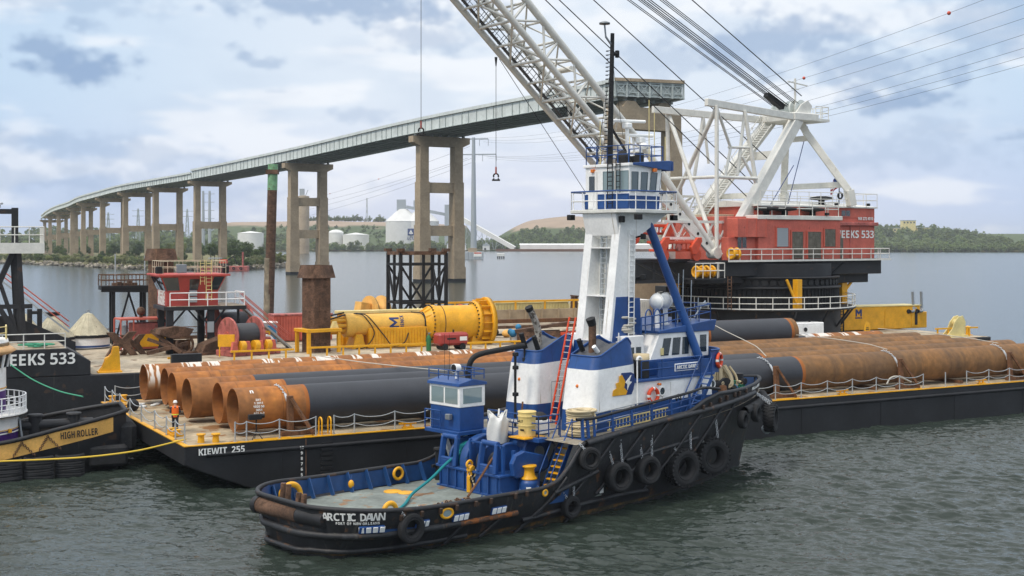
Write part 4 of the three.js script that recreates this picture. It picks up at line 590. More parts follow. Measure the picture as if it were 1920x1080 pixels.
// the three cone topped buoys
for (const [a, z, s, label, withBox] of [[2.8, -26, .68, 'rightmost pale cone topped tank with a rounded eye on top', 0], [-.6, -24.5, .66, 'middle pale cone topped tank beside the sloping bulwark', 1], [-3.2, -26.5, .7, 'leftmost pale cone topped tank behind the bow rail', 0]]) {
  const t = wt('cone_tank', label, 'tank', a, z, WY, 0.3); t.scale.set(s, s * .85, s);
  new MB().lathe([[3.0, .2], [3.0, 1.9], [2.95, 2.0]], V(0, 0, 0), 24).mesh('tank_body', M.white, t); new MB().lathe([[3.02, .3], [3.02, .62]], V(0, 0, 0), 24).mesh('blue_band', M.blue, t); new MB().lathe([[3.12, 1.85], [3.15, 2.25], [3.05, 2.35]], V(0, 0, 0), 24).mesh('dark_rim', M.dark, t);
  const g = new MB(); for (let k = 0; k < 16; k++) { const t0 = k / 16 * 6.2832, t1 = (k + 1) / 16 * 6.2832, f = (r, y, th) => V(r * Math.cos(th), y, r * Math.sin(th)); g.quad(f(3.1, 2.3, t0), f(.55, 5.75, t0), f(.55, 5.75, t1), f(3.1, 2.3, t1)).tri(f(.55, 5.75, t0), V(0, 6, 0), f(.55, 5.75, t1)); } g.mesh('canvas_cone', M.canvas, t);
  const rb = new MB(); for (let k = 0; k < 16; k++) { const th = k / 16 * 6.2832; rb.rod(V(3.08 * Math.cos(th), 2.32, 3.08 * Math.sin(th)), V(.55 * Math.cos(th), 5.77, .55 * Math.sin(th)), .035, 4); } rb.mesh('seam', M.canvas, t);
  new MB().torus(V(0, 6.15, 0), .22, .07, 'z', 12, 6).mesh('lifting_eye', M.steel, t);
  if (withBox) new MB().box(-.9, .9, 5.9, 6.5, -.5, .5, .05).mesh('dark_cap', M.dark, t);
}
{ const t = wt('double_bitt', 'tall dark double bitt above the sloping bulwark', 'bitt', -3.2, -12, 6.0); t.scale.setScalar(.5); new MB().rod(V(-.8, 0, 0), V(-.8, 3.6, 0), .42, 12).rod(V(.8, 0, 0), V(.8, 3.6, 0), .42, 12).rod(V(-.8, 3.0, 0), V(.8, 3.0, 0), .3, 10).mesh('bitt_post', M.black, t); }
{ // black tower at the left edge with its white platform
  const t = wt('mooring_tower', 'black steel tower at the left edge with a white railed platform', 'tower', -6.0, -8, 5.3); const m = new MB();
  for (const [x, z] of [[-2.2, -1.4], [1.4, -1.4], [-2.2, 1.4], [1.4, 1.4]]) m.bar(V(x, 0, z), V(x * .7, 8.2, z * .7), .55, .5); m.bar(V(.9, 8.2, .9), V(.9, 11, .9), .5).bar(V(-.9, 8.2, .9), V(-.9, 11, .9), .5).bar(V(-.9, 10.7, .9), V(.9, 10.7, .9), .4).bar(V(1.4, 0, 1.4), V(-1.5, 5, 1.2), .4).bar(V(-2.2, .5, 1.4), V(1, 8, 1), .4).bar(V(-2, 3.0, 1.3), V(2.2, 3.0, 1.3), .35).bar(V(1.3, 0, 1.4), V(-1.2, 8, 1), .3); m.mesh('tower_frame', M.black, t);
  const p = new MB(); p.box(-2.6, 3.1, 7.9, 8.15, -1.6, 1.8).box(-2.6, 3.1, 7.3, 7.9, 1.7, 1.8).mesh('platform', M.crane, t); new MB().rail([V(-2.5, 8.15, 1.75), V(3.05, 8.15, 1.75), V(3.05, 8.15, -1.5)], 1.3, 2, 1.1, .045).mesh('platform_railing', M.crane, t); new MB().rod(V(-.2, 11, .9), V(-.2, 11.25, .9), .05, 5).ball(V(-.1, 11.35, .9), .14, 7, 5, .7).mesh('gull', M.galv, t);
}
{ const t = wt('gangway_stair', 'red railed stair sloping down behind the black tower', 'stair', -3.2, -22, 5.3); new MB().bar(V(-2, 4.6, 0), V(3.8, -.2, 0), .9, .16).mesh('stair_flight', M.galv, t); const r = new MB(); for (const z of [-.45, .45]) for (const h of [.5, 1.0]) r.rod(V(-2, 4.6 + h, z), V(3.8, -.2 + h, z), .05, 5); r.mesh('handrail', M.red, t); }
{ // dark walkway on legs left of the cabin, with rusty spud
  const t = wt('raised_walkway', 'dark raised walkway on posts left of the red cabin', 'walkway', 4.6, -30); const m = new MB(); m.box(-.2, 5, 5.5, 5.9, -1.2, 1.2).bar(V(-.2, 5.5, 1.1), V(5, 5.4, 1.1), .2, .4); for (const x of [1.0, 4.0]) m.bar(V(x, 0, .8), V(x, 5.5, .8), .35).bar(V(x, 0, -.8), V(x, 5.5, -.8), .35); m.bar(V(1.2, .3, .8), V(2.6, 5.5, .8), .18).bar(V(4, .3, .8), V(2.4, 5.5, .8), .18); m.mesh('frame', M.dark, t); const r = new MB(); r.rail([V(-.2, 5.9, 1.15), V(5, 5.9, 1.15)], 1.1, 2, .7, .05).rail([V(-.2, 5.9, -1.15), V(5, 5.9, -1.15)], 1.1, 2, .7, .05); r.mesh('railing', M.scrap, t); const k = new MB(); for (let i = 0; i < 5; i++) k.box(1 + i * .5, 1.4 + i * .5, 5.9, 6.15 + rr(0, .25), -.5, .5); k.mesh('stored_gear', M.scrap, t);
  for (const [x, h] of [[1.3, 3.2], [4.2, 3]]) new MB().rod(V(x, 5.9, 0), V(x, 5.9 + h, 0), .07, 6).mesh('pole', M.galv, t);
}
const spud = (name, label, a, z, w, y0, y1, m) => { const t = wt(name, label, 'spud', a, z, 0, .35); new MB().box(-w, w, y0, y1, -w, w, .08).mesh('square_shaft', m, t); const c = new MB(); for (let k = 0; k < 4; k++) { const g = new THREE.CylinderGeometry(w * 1.52, w * 1.85, 1.2, 4, 1, true); if (!k) c.geo(g, new THREE.Matrix4().makeRotationY(Math.PI / 4).setPosition(0, y1 - .45, 0)); } c.mesh('flared_collar', m, t); new MB().box(-w * .4, w * .3, y0 + 2, y1 - 2.5, w + .01, w + .06).mesh('pale_scar', M.scrap, t); return t; };
spud('spud_post', 'rusty square steel spud rising beside the yellow hammer', 21.7, -12.4, .98, -2, 11.2, M.scrap);
spud('spud_post', 'rusty square spud behind the red cabin', 9.6, -25.2, .92, -2, 12.7, M.scrap);
{ const d = 205, t = thing('tall_pile', 'tall round steel pile, rusty with a green painted top', 'pile', [X(507, d), 0, -d]); const h = Yp(308, d); new MB().rod(V(-.35, -2, 0), V(.3, h * .84, 0), .78, 16).mesh('rusty_shaft', M.scrap, t); new MB().rod(V(.3, h * .84, 0), V(.42, h, 0), .8, 16).mesh('green_top', M.ropegreen2 = paint(0x6f9a72, { mott: .2, grain: .1, rust: .35, spot: 0x6b4a2c, s: 61, size: 3 }), t); new MB().rod(V(-.35, 0, 0), V(-.15, h * .42, 0), .8, 16).mesh('pale_lower_shaft', paint(0x8a7c66, { mott: .3, grain: .1, rust: .3, spot: 0x5c4632, s: 62, size: 4 }), t); new MB().box(-.6, 1.3, h - 1.6, h - .9, -.6, .9).mesh('clamp', M.scrap, t); }
{ // red control cabin on legs
  const t = wt('control_cabin', 'red control cabin on black legs with white company lettering', 'cabin', 8.4, -16.2, WY, 0); const y0 = 4.0, y1 = 7.15;
  for (const [x, z] of [[.4, .2], [4.2, .2], [.4, -4.4], [4.2, -4.4]]) new MB().box(x - .3, x + .3, 0, y0, z - .3, z + .3, .03).mesh('leg', M.black, t);
  const br = new MB(); for (const z of [.2, -4.4]) br.bar(V(.6, y0 - 1.4, z), V(1.8, y0, z), .15).bar(V(4, y0 - 1.4, z), V(2.8, y0, z), .15).bar(V(4.4, y0 - 1.4, z), V(5.5, y0, z), .15); br.bar(V(.4, y0 - 1.4, 0), V(.4, y0, -1.2), .15); br.mesh('brace', M.black, t);
  new MB().box(-.2, 7.4, y0, y0 + .35, -5, .9, .02).mesh('platform', M.black, t); new MB().box(.2, 7.3, y0 + .352, y0 + .38, -4.9, .8).mesh('walkway', M.wdeck, t);
  const yb = y0 + .36, w = [[0, 0, yb, 0], [.55, .5, y1, 0]];
  // flared body: bottom rectangle, straight to mid height, then flaring to the roof
  const x0 = .15, x1 = 4.9, z0 = -4.7, z1 = .05, ym = yb + 1.35, f = .62; const R = (e, y) => [V(x0 - e, y, z1 + e), V(x1 + e, y, z1 + e), V(x1 + e, y, z0 - e), V(x0 - e, y, z0 - e)], A = R(0, yb), Bm = R(0, ym), C = R(f, y1); const body = new MB();
  for (let k = 0; k < 4; k++) { const n = (k + 1) % 4; body.quad(A[k], A[n], Bm[n], Bm[k]).quad(Bm[k], Bm[n], C[n], C[k]); } body.mesh('cabin_wall', M.redflat = paint(0xb5483f, { mott: .1, grain: .04, rust: .1, run: .18, spot: 0x7a3a30, runc: 0x8f3f38, s: 63 }), t);
  new MB().box(x0 - f - .25, x1 + f + .35, y1, y1 + .18, z0 - f - .3, z1 + f + .3, .03).mesh('roof', M.redflat, t);
  const win = (p0, p1, q0, q1, u0, u1, v0, v1) => { const P = (u, v) => p0.clone().lerp(p1, u).lerp(q0.clone().lerp(q1, u), v), n = p1.clone().sub(p0).cross(q0.clone().sub(p0)).normalize().multiplyScalar(.03); const m = new MB(); m.quad(P(u0, v0).add(n), P(u1, v0).add(n), P(u1, v1).add(n), P(u0, v1).add(n)); m.mesh('window', M.glass, t); };
  win(Bm[0], Bm[1], C[0], C[1], .02, .26, .08, .92); win(Bm[0], Bm[1], C[0], C[1], .44, .6, .1, .82); win(Bm[0], Bm[1], C[0], C[1], .82, .98, .1, .95);
  for (const u of [.05, .3, .54, .78]) win(Bm[3], Bm[0], C[3], C[0], u, u + .2, .08, .92);
  words('WEEKS', .78, [x0 - .03, yb + .72, -2.4], -Math.PI / 2, M.textw, t, 3.6); words('MARINE', .72, [x0 - .03, yb + .06, -2.4], -Math.PI / 2, M.textw, t, 3.6);
  new MB().rail([V(x0 + .2, yb, .82), V(7.2, yb, .82), V(7.2, yb, -3)], 1.25, 2, 1.6, .05).mesh('platform_railing', M.white, t);
  new MB().rail([V(x0 - .4, y1 + .18, z1 + .6), V(x1 + .6, y1 + .18, z1 + .6), V(x1 + .6, y1 + .18, z0 - .5), V(x0 - .4, y1 + .18, z0 - .5), V(x0 - .4, y1 + .18, z1 + .6)], 1.2, 2, 1.3, .032).mesh('roof_railing', M.canvas, t);
  new MB().ladder(V(3.9, yb + .5, .78), V(3.9, y1 + 1.5, .78), .5, 10, .04, V(1, 0, 0)).ladder(V(3.3, yb + 2, .85), V(3.3, y1 + 1.5, .85), .4, 6, .03, V(1, 0, 0)).mesh('caged_ladder', M.cream, t);
  new MB().box(1.0, 1.9, y1 + .3, y1 + 1.1, .2, .7, .04).mesh('floodlight', M.steel, t); for (const x of [-.5, 5.6]) new MB().box(x - .3, x + .3, y1 + .25, y1 + .9, -.2, .3, .05).mesh('floodlight', M.dark, t);
  for (const y of [yb + .95, yb + .35]) new MB().box(2.2, 2.9, y, y + .5, .06, .4, .03).mesh('air_conditioner', M.galv, t); new MB().box(4.1 - .3, 4.1 + .3, 1.9, 2.9, .52, .6).mesh('notice_board', M.galv, t); 
  const s = new MB(), sr = new MB(); s.bar(V(7.3, y0 + .2, -1), V(12.2, -.0, -1.6), 1, .18); for (const z of [-.55, .5]) for (const h of [.6, 1.15]) sr.rod(V(7.3, y0 + .3 + h, -1 + z), V(12.2, .1 + h, -1.6 + z), .05, 5); s.mesh('stair_flight', M.galv, t); sr.mesh('stair_handrail', M.red, t);
  new MB().bar(V(6.7, 0, .3), V(6.7, y0, .3), .14).bar(V(7.3, 0, -2), V(7.3, y0, -2), .14).mesh('slim_post', M.dark, t);
}
// winches
function winch(label, a, z, s, turn) {
  const t = wt('deck_winch', label, 'winch', a, z, WY, turn); t.scale.setScalar(s);
  for (const x of [-1.35, 1.35]) { new MB().rod(V(x - .1, 1.75, 0), V(x + .1, 1.75, 0), 1.55, 28).torus(V(x, 1.75, 0), 1.5, .1, 'x', 28, 6).mesh('drum_flange', M.redworn, t); new MB().rod(V(x * 1.08 - .1, 1.75, 0), V(x * 1.08 + .1, 1.75, 0), .35, 12).mesh('hub', M.red, t); }
  const d = new MB(); d.rod(V(-1.25, 1.75, 0), V(1.25, 1.75, 0), .95, 24); for (let k = -12; k <= 12; k++) d.torus(V(k * .1, 1.75, 0), .95, .06, 'x', 20, 4); d.mesh('wire_drum', M.cable, t);
  new MB().box(-1.9, 3.2, 0, .5, -1.1, 1.3, .05).mesh('base_frame', M.redworn, t); new MB().box(1.7, 2.5, .5, 1.5, -.8, .9, .1).box(2.6, 3.1, .5, 1.1, -.7, .7, .08).mesh('gear_case', M.redworn, t);
  for (const [x, c] of [[-1.2, M.yellow], [.2, M.yellow], [1.4, M.yellow]]) new MB().rod(V(x, .9, 1.5), V(x + .5, .9, 1.5), .45, 14).mesh('brake_drum', c, t);
  for (const x of [-1.7, -.4, .9, 2.2]) new MB().prism([[x - .35, .4], [x + .35, .4], [x + .2, 1.3], [x - .2, 1.3]], 'z', 1.35, 1.65, .03).mesh('bearing_stand', M.red, t);
}
winch('red deck winch nearest the pipes with yellow brake drums', 14.6, -12.2, 1.05, .35); winch('red deck winch behind the legs of the red cabin', 15.6, -21.5, 1.25, .15);
{ const t = wt('yellow_guard_plate', 'yellow guard plate standing beside the near red winch', 'guard', 12.9, -10.8, WY + .9, -.4); new MB().box(-.75, .75, 0, 1.1, -.04, .04, .02).mesh('plate', M.yellow, t); new MB().bar(V(-.6, -.9, 0), V(-.6, 0, 0), .1).bar(V(.6, -.9, 0), V(.6, 0, 0), .1).mesh('stand', M.yellow, t); }
{ const t = wt('power_unit', 'red framed engine unit with yellow mesh panel left of the cabin legs', 'engine unit', 6.9, -21.5, WY, .1); new MB().box(-2, 2.4, .2, .5, -1.3, 1.3).mesh('skid', M.red, t); new MB().box(-.7, 2.3, .5, 2.6, -1.1, 1.1, .05).mesh('housing', M.redworn, t); const f = new MB(); for (const x of [-2, -.8, 2.4]) for (const z of [-1.25, 1.25]) f.bar(V(x, .4, z), V(x, 3, z), .13); for (const z of [-1.25, 1.25]) f.bar(V(-2, 3, z), V(2.4, 3, z), .13); f.box(-2, 2.4, 2.95, 3.1, -1.3, 1.3); f.mesh('frame', M.red, t); for (const x of [.2, 2]) new MB().rod(V(x, 3, 0), V(x, 3.5, 0), .16, 8).ball(V(x, 3.7, 0), .42, 10, 8).mesh('exhaust_silencer', M.scrap, t); new MB().box(-.2, 2.2, .4, 1.6, 1.3, 1.36).mesh('mesh_panel', M.yellow, t); new MB().rod(V(-1.4, .5, .4), V(-1.4, 2.4, .4), .28, 10).mesh('filter', M.steel, t); new MB().tube([V(-1.9, .2, 1.7), V(-1.5, .9, 1.8), V(-1.1, 1.0, 1.8), V(-.9, .5, 1.7)], .12, 7).mesh('white_pipe', M.white, t); }
{ // rusty scrap frames on deck
  const t = wt('scrap_heap', 'pile of rusty cut steel frames on deck in front of the cabin', 'scrap', 7.4, -14.6, WY, .25); const x = (ox, oz, s) => new MB().prism([[-1.6, 0], [-.9, 0], [0, .9], [.9, 0], [1.6, 0], [.7, 1.3], [1.5, 2.3], [.7, 2.3], [0, 1.6], [-.7, 2.3], [-1.5, 2.3], [-.7, 1.3]].map(([a, b]) => [a * s + ox, b * s]), 'z', oz, oz + .3, .03); x(-2.6, -1.8, .95).mesh('cross_plate', M.scrap, t); x(-1.2, -2.6, .8).mesh('cross_plate', M.scrap, t);
  new MB().bar(V(-1, .3, .3), V(3, 1.0, .1), .35, .35).bar(V(-.6, 1.5, -.6), V(2.6, .2, .6), .3, .3).bar(V(0, 2.2, -1.2), V(2, .2, .9), .3, .3).mesh('beam', M.scrap, t); new MB().prism([[.2, 1.9], [1.5, 1.5], [3.2, 1.7], [3.6, 2.3], [2, 2.6], [.4, 2.4]], 'z', -1.4, .2, .03).mesh('bent_plate', M.scrap, t); new MB().torus(V(2.6, .9, .3), .8, .14, 'z', 20, 6, 4.4, 2.6).mesh('ring', M.scrap, t); for (let i = 0; i < 5; i++) new MB().rod(V(rr(2, 4), .15, rr(.4, 1.6)), V(rr(3, 5), .25, rr(.4, 1.6)), .12, 6).mesh('bar', M.scrap, t);
  const u = wt('rusty_plate', 'bent rusty plate on deck right of the cabin legs', 'scrap', 12.6, -15, WY, .3); new MB().prism([[-1.6, .1], [1.7, .1], [2.1, .5], [.6, 1.5], [-1.2, .9]], 'z', -.8, .8, .04).mesh('plate', M.scrap, u); new MB().bar(V(-4, .12, 1.2), V(2.5, .12, 1.6), .3, .2).bar(V(-3, .12, 1.6), V(3, .12, 1.2), .25, .2).mesh('bar', M.scrap, u);
  const v = wt('timber_stack', 'short stack of timber baulks against a cabin leg', 'timber', 9.9, -16.4, WY); for (let i = 0; i < 5; i++) new MB().box(-.8 + i * .34, -.5 + i * .34, 0, 1.25 + rr(-.1, .1), -.3, .3, .02).mesh('baulk', M.timber, v);
}
// yellow lattice stand round the spud foot
{ const t = wt('spud_guide', 'yellow spud guide frame with lamp at the foot of the rusty spud', 'frame', 21.7, -11.9, WY, .2); t.scale.setScalar(.78); const m = new MB(); for (const [x, z] of [[-2, -1.5], [2, -1.5], [-2, 1.5], [2, 1.5]]) m.bar(V(x, 0, z), V(x, 2.6, z), .4, .4, .03); m.mesh('leg', M.yellow, t); new MB().box(-2.3, 2.3, 2.5, 2.9, 1.1, 1.8, .04).box(-2.3, 2.3, 2.5, 2.9, -1.8, -1.1, .04).box(-2.3, -1.4, 2.52, 2.88, -1.1, 1.1).box(1.4, 2.3, 2.52, 2.88, -1.1, 1.1).mesh('guide_ring', M.yellow, t); new MB().prism([[1.2, 2.9], [2.2, 2.9], [1.9, 3.7], [1.5, 3.7]], 'z', .8, 1.2, .03).mesh('bracket', M.cream, t); }
// ---------- the yellow pile hammer lying on its cradles ----------
{
  const t = wt('pile_hammer', 'huge yellow hydraulic pile hammer lying on cradles with a blue emblem', 'pile hammer', 24, -14.6, WY, 0), y = 2.55; t.scale.setScalar(.885);
  const L = (pts, x, mat, name) => new MB().lathe(pts, V(x, y, 0), 32, 'x').mesh(name, mat, t);
  L([[0, 1.2], [1.25, 1.2], [1.3, 1.3], [1.3, 2.2], [1.2, 2.3], [1.2, 10.6], [0, 10.6]], 0, M.hammer = paint(0xe3b04a, { mott: .1, grain: .05, run: .22, runc: 0xb98a38, rust: .12, spot: 0x9a7430, s: 64, size: 4 }), 'hammer_body');
  for (let k = 0; k < 8; k++) { const th = k / 8 * 6.28; new MB().rod(V(-1.7, y + .75 * Math.sin(th), .75 * Math.cos(th)), V(1.3, y + .75 * Math.sin(th), .75 * Math.cos(th)), .22, 10).mesh('tie_rod', M.yellow, t); }
  L([[0, 0], [.62, 0], [.62, -1.7], [0, -1.7]].reverse(), 0, M.yellow, 'tail_cylinder');
  L([[1.25, 10.3], [1.75, 10.9], [1.85, 11], [1.9, 11.1], [1.9, 11.35], [2.0, 11.35]], 0, M.yellow, 'shoulder'); L([[2.02, 11.2], [2.02, 11.7], [1.92, 11.75], [1.92, 16.4], [2.3, 16.5], [2.35, 16.6], [2.35, 17], [0, 17]], 0, M.yellow, 'pile_sleeve'); L([[2.3, 17.9], [2.75, 17.9], [2.8, 18], [2.8, 18.4], [0, 18.4]], 0, M.yellow, 'end_flange'); L([[2.1, 16.9], [2.1, 18]], 0, M.yellow, 'end_neck');
  const gs = new MB(); for (let k = 0; k < 16; k++) { const th = k / 16 * 6.2832, c = Math.cos(th), s = Math.sin(th); gs.bar(V(16.9, y + 2.4 * s, 2.4 * c), V(18, y + 2.45 * s, 2.45 * c), .08, .08); const g = new THREE.BoxGeometry(1.1, .6, .07); gs.geo(g, new THREE.Matrix4().makeRotationX(-th).multiply(new THREE.Matrix4().makeTranslation(17.45, 0, 0)).multiply(new THREE.Matrix4().makeRotationX(Math.PI / 2).setPosition(0, 0, 2.35)).premultiply(new THREE.Matrix4().makeTranslation(0, y, 0))); } gs.mesh('gusset', M.yellow, t);
  const bo = new MB(); for (let k = 0; k < 28; k++) { const th = k / 28 * 6.2832; bo.rod(V(11.1, y + 1.95 * Math.sin(th), 1.95 * Math.cos(th)), V(11.3, y + 1.95 * Math.sin(th), 1.95 * Math.cos(th)), .08, 6).rod(V(16.35, y + 2.15 * Math.sin(th), 2.15 * Math.cos(th)), V(16.5, y + 2.15 * Math.sin(th), 2.15 * Math.cos(th)), .09, 6); } bo.mesh('bolt', M.dark, t);
  const fins = new MB(); for (let k = 0; k < 12; k++) { const th = k / 12 * 6.2832; fins.bar(V(10.4, y + 1.3 * Math.sin(th), 1.3 * Math.cos(th)), V(11.1, y + 1.75 * Math.sin(th), 1.75 * Math.cos(th)), .12, .4); } fins.mesh('shoulder_fin', M.yellow, t);
  L([[1.935, 12.4], [1.935, 12.5]], 0, M.scrap, 'weld_band'); L([[1.23, 10.2], [1.29, 10.25], [1.29, 10.5]], 0, M.dark, 'hose_clamp');
  // emblem and lettering wrapped on the upper near side
  const bend = (g) => { const p = g.attributes.position; for (let i = 0; i < p.count; i++) { const h = p.getY(i), th = h / 1.23, r = 1.215 + p.getZ(i) * .5; p.setXYZ(i, p.getX(i), r * Math.sin(th), r * Math.cos(th)); } g.computeVertexNormals(); return g; };
  const mg = new THREE.ShapeGeometry(new THREE.Shape([[-1, 0], [-.62, 0], [-.62, .9], [0, .25], [.62, .9], [.62, 0], [1, 0], [1, 1.5], [.62, 1.5], [0, .8], [-.62, 1.5], [-1, 1.5]].map(([a, b]) => new THREE.Vector2(1.1 - b * .75, a * .62 + .25)))); const em = obj('emblem', bend(mg), M.textb, t); em.position.set(6.1, y, 0); const wm = textGeo('MENCK', .42, .02, 1.7); wm.rotateZ(Math.PI / 2); const wo = obj('lettering', bend(wm.translate(0, .3, 0)), M.textb, t); wo.position.set(7.75, y, 0);
  for (const x of [2.6, 9.9, 16.6]) { new MB().prism([[x - .8, 0], [x + .8, 0], [x + .35, 1.6], [x - .35, 1.6]], 'z', -1.2, 1.2, .04).mesh('cradle', M.yellow, t); }
  const hs = new MB(); hs.tube([V(2.3, y + 1.3, .3), V(3.2, y + 1.0, 1.0), V(4.2, y - .8, 1.5), V(3.2, .3, 1.7), V(2, .1, 1.8)], .06, 6, 10).tube([V(2.5, y + 1.32, .2), V(3.6, y + 1.0, 1.0), V(5.2, y - 1.0, 1.6), V(6.2, .3, 1.9), V(7.6, .6, 1.7), V(8.2, 1.6, 1.4)], .06, 6, 10).tube([V(9, y + 1.3, 0), V(10.1, y + 1.0, .9), V(10.4, y - .6, 1.35), V(10.2, .6, 1.6)], .055, 6, 10).tube([V(-2.4, y + .8, .2), V(-.5, y + 1.1, .3), V(1.2, y + 1.4, .1)], .09, 6, 8).tube([V(-2.6, y + .4, .4), V(-.8, y + .7, .7), V(1.2, y + 1.2, .6)], .08, 6, 8); hs.mesh('hydraulic_hose', M.dark, t);
  const rk = wt('hammer_rack', 'yellow panelled rack standing behind the hammer', 'rack', 25, -17.6, WY); new MB().box(.5, 14, 0, 3.2, -.6, .2, .05).mesh('side_panel', M.yellow, rk); const rb = new MB(); for (let k = 0; k < 34; k++) rb.box(.8 + k * .39, .95 + k * .39, .2, 3.0, .2, .3); rb.mesh('corrugation', M.yellow, rk); new MB().box(.3, 14.2, 3.2, 3.5, -.8, .4, .03).mesh('top_rail', M.cream, rk);
  const lo = wt('corrugated_panel', 'yellow corrugated box under the hammer between its cradles', 'box', 27.2, -13.9, WY); const cp = new MB(); cp.box(0, 6.2, .05, 2.0, -1, .5, .03); for (let k = 0; k < 20; k++) cp.box(.1 + k * .31, .25 + k * .31, .15, 1.9, .5, .57); cp.mesh('panel', M.yellow, lo);
}
{ const t = wt('air_compressor', 'red portable compressor in front of the yellow hammer', 'compressor', 34.2, -9.6, WY, .1); t.scale.setScalar(.86); new MB().box(-1.9, 1.9, .5, 1.9, -.8, .8, .25).mesh('canopy', M.orange2 = paint(0xa03a34, { mott: .08, grain: .04, rough: .4, s: 65 }), t); new MB().box(.7, 1.6, 1.0, 1.45, .8, .82).mesh('name_plate', M.textw, t); new MB().box(-.9, .2, 1.15, 1.35, .8, .82).mesh('vent', M.dark, t); for (const x of [-1.1, 1.1]) new MB().rod(V(x, .35, -.8), V(x, .35, .85), .35, 14).mesh('wheel', M.rubber, t); new MB().rod(V(.3, 1.9, 0), V(.3, 2.2, 0), .1, 8).mesh('exhaust', M.dark, t); const g = wt('gas_bottles', 'green gas bottle standing left of the red compressor', 'gas bottle', 31.6, -8.8, WY); new MB().lathe([[0, 0], [.24, 0], [.24, 1.2], [.15, 1.45], [.06, 1.5], [.06, 1.7], [0, 1.7]], V(0, 0, 0), 12).mesh('bottle', M.green, g); new MB().box(-.06, .14, 1.62, 1.74, -.06, .06).mesh('valve', M.steel, g); }
{ // black truss tower
  const t = wt('truss_tower', 'square black lattice tower with rusty top between bridge columns', 'tower', 34.4, -24.2, WY, 0); const s = 5.2, dp = -4, H = 9.1; const P = (k) => [[0, 0], [s, 0], [s, dp], [0, dp]][k]; for (let k = 0; k < 4; k++) { const [x, z] = P(k); new MB().bar(V(x, 0, z), V(x, H, z), .34, .34, .02).mesh('corner_post', M.dark, t); } const m = new MB(); for (const [x, z] of [[s / 2, 0], [s / 2, dp], [0, dp / 2], [s, dp / 2]]) m.bar(V(x, 0, z), V(x, H, z), .26); for (let k = 0; k < 4; k++) { const [x, z] = P(k), [a, b] = P((k + 1) % 4), mx = (x + a) / 2, mz = (z + b) / 2; for (const y of [3.8, H - 1.2]) m.bar(V(x, y, z), V(a, y, b), .26); m.bar(V(x, H - 1.3, z), V(mx, 3.9, mz), .2).bar(V(a, H - 1.3, b), V(mx, 3.9, mz), .2).bar(V(mx, 3.7, mz), V(x, .6, z), .2).bar(V(mx, 3.7, mz), V(a, .6, b), .2); } m.mesh('lattice', M.dark, t); const top = new MB(); for (let k = 0; k < 4; k++) { const [x, z] = P(k), [a, b] = P((k + 1) % 4); top.bar(V(x, H, z), V(a, H, b), .34, .36); top.box(x - .35, x + .35, H + .18, H + .5, z - .35, z + .35); } top.mesh('top_frame', M.scrap, t);
  const w = wt('tan_winch', 'tan mooring winch left of the black lattice tower', 'winch', 33.6, -30, WY, .2); new MB().box(-1.6, 1.6, 0, .8, -1.2, 1.2, .05).mesh('base', M.buff, w); new MB().lathe([[0, -.9], [2.0, -.9], [2.0, -.6], [1.1, -.55], [1.1, .55], [2.0, .6], [2.0, .9], [0, .9]], V(0, 2.4, 0), 20, 'x').mesh('drum', M.buff, w); new MB().prism([[-2.6, 1.6], [-1, 1.2], [-1, 3.6], [-2.2, 3.8]], 'z', -.7, .7, .05).mesh('gear_case', M.buff, w);
  const r = wt('red_container', 'dark red corrugated container behind the rusty spud', 'container', 22.5, -25, WY, 0); const c = new MB(); c.box(-1.6, 4.6, .1, 2.7, -2.2, .0, .03); for (let k = 0; k < 20; k++) c.box(-1.5 + k * .3, -1.35 + k * .3, .2, 2.6, 0, .07); c.mesh('box', M.red, r); new MB().box(-1.65, 4.65, 2.7, 2.85, -2.25, .08).mesh('roof_frame', M.redworn, r);
  const pt = wt('portable_toilet', 'grey and blue portable toilet beside the red container', 'toilet', 20.0, -23, WY); new MB().box(-.6, .6, 0, 2.1, -.6, .6, .06).mesh('cabin', M.galv, pt); new MB().box(-.45, .45, .15, 1.9, .6, .65, .01).mesh('door', M.tarp, pt); new MB().box(-.65, .65, 2.1, 2.3, -.65, .65, .08).mesh('roof', M.white, pt);
  const bl = wt('tank_trolley', 'white tank and blue drum left of the yellow spud guide', 'tank', 17.9, -16.5, WY); new MB().rod(V(0, .9, -.9), V(0, .9, .9), .6, 16).mesh('white_tank', M.white, bl); new MB().lathe([[0, 0], [.35, 0], [.35, 1], [0, 1]], V(.1, 0, 1.6), 12).mesh('blue_drum', M.blue, bl); new MB().box(-.5, .5, 0, .3, -.8, .8).mesh('cradle', M.galv, bl);
  const lb = wt('life_ring', 'orange life ring hung by the yellow post behind the near red winch', 'life ring', 16.9, -16.4, WY + 1.3); new MB().torus(V(0, 0, 0), .42, .11, 'z', 20, 8).mesh('ring', M.ring, lb); const yp = wt('yellow_post', 'yellow post and rail behind the near red winch', 'rail', 15.8, -17, WY); new MB().bar(V(0, 0, 0), V(0, 2, 0), .28).bar(V(0, 1.7, 0), V(2.6, 1.7, 0), .16).bar(V(2.6, 0, 0), V(2.6, 1.7, 0), .16).mesh('rail', M.yellow, yp);
}
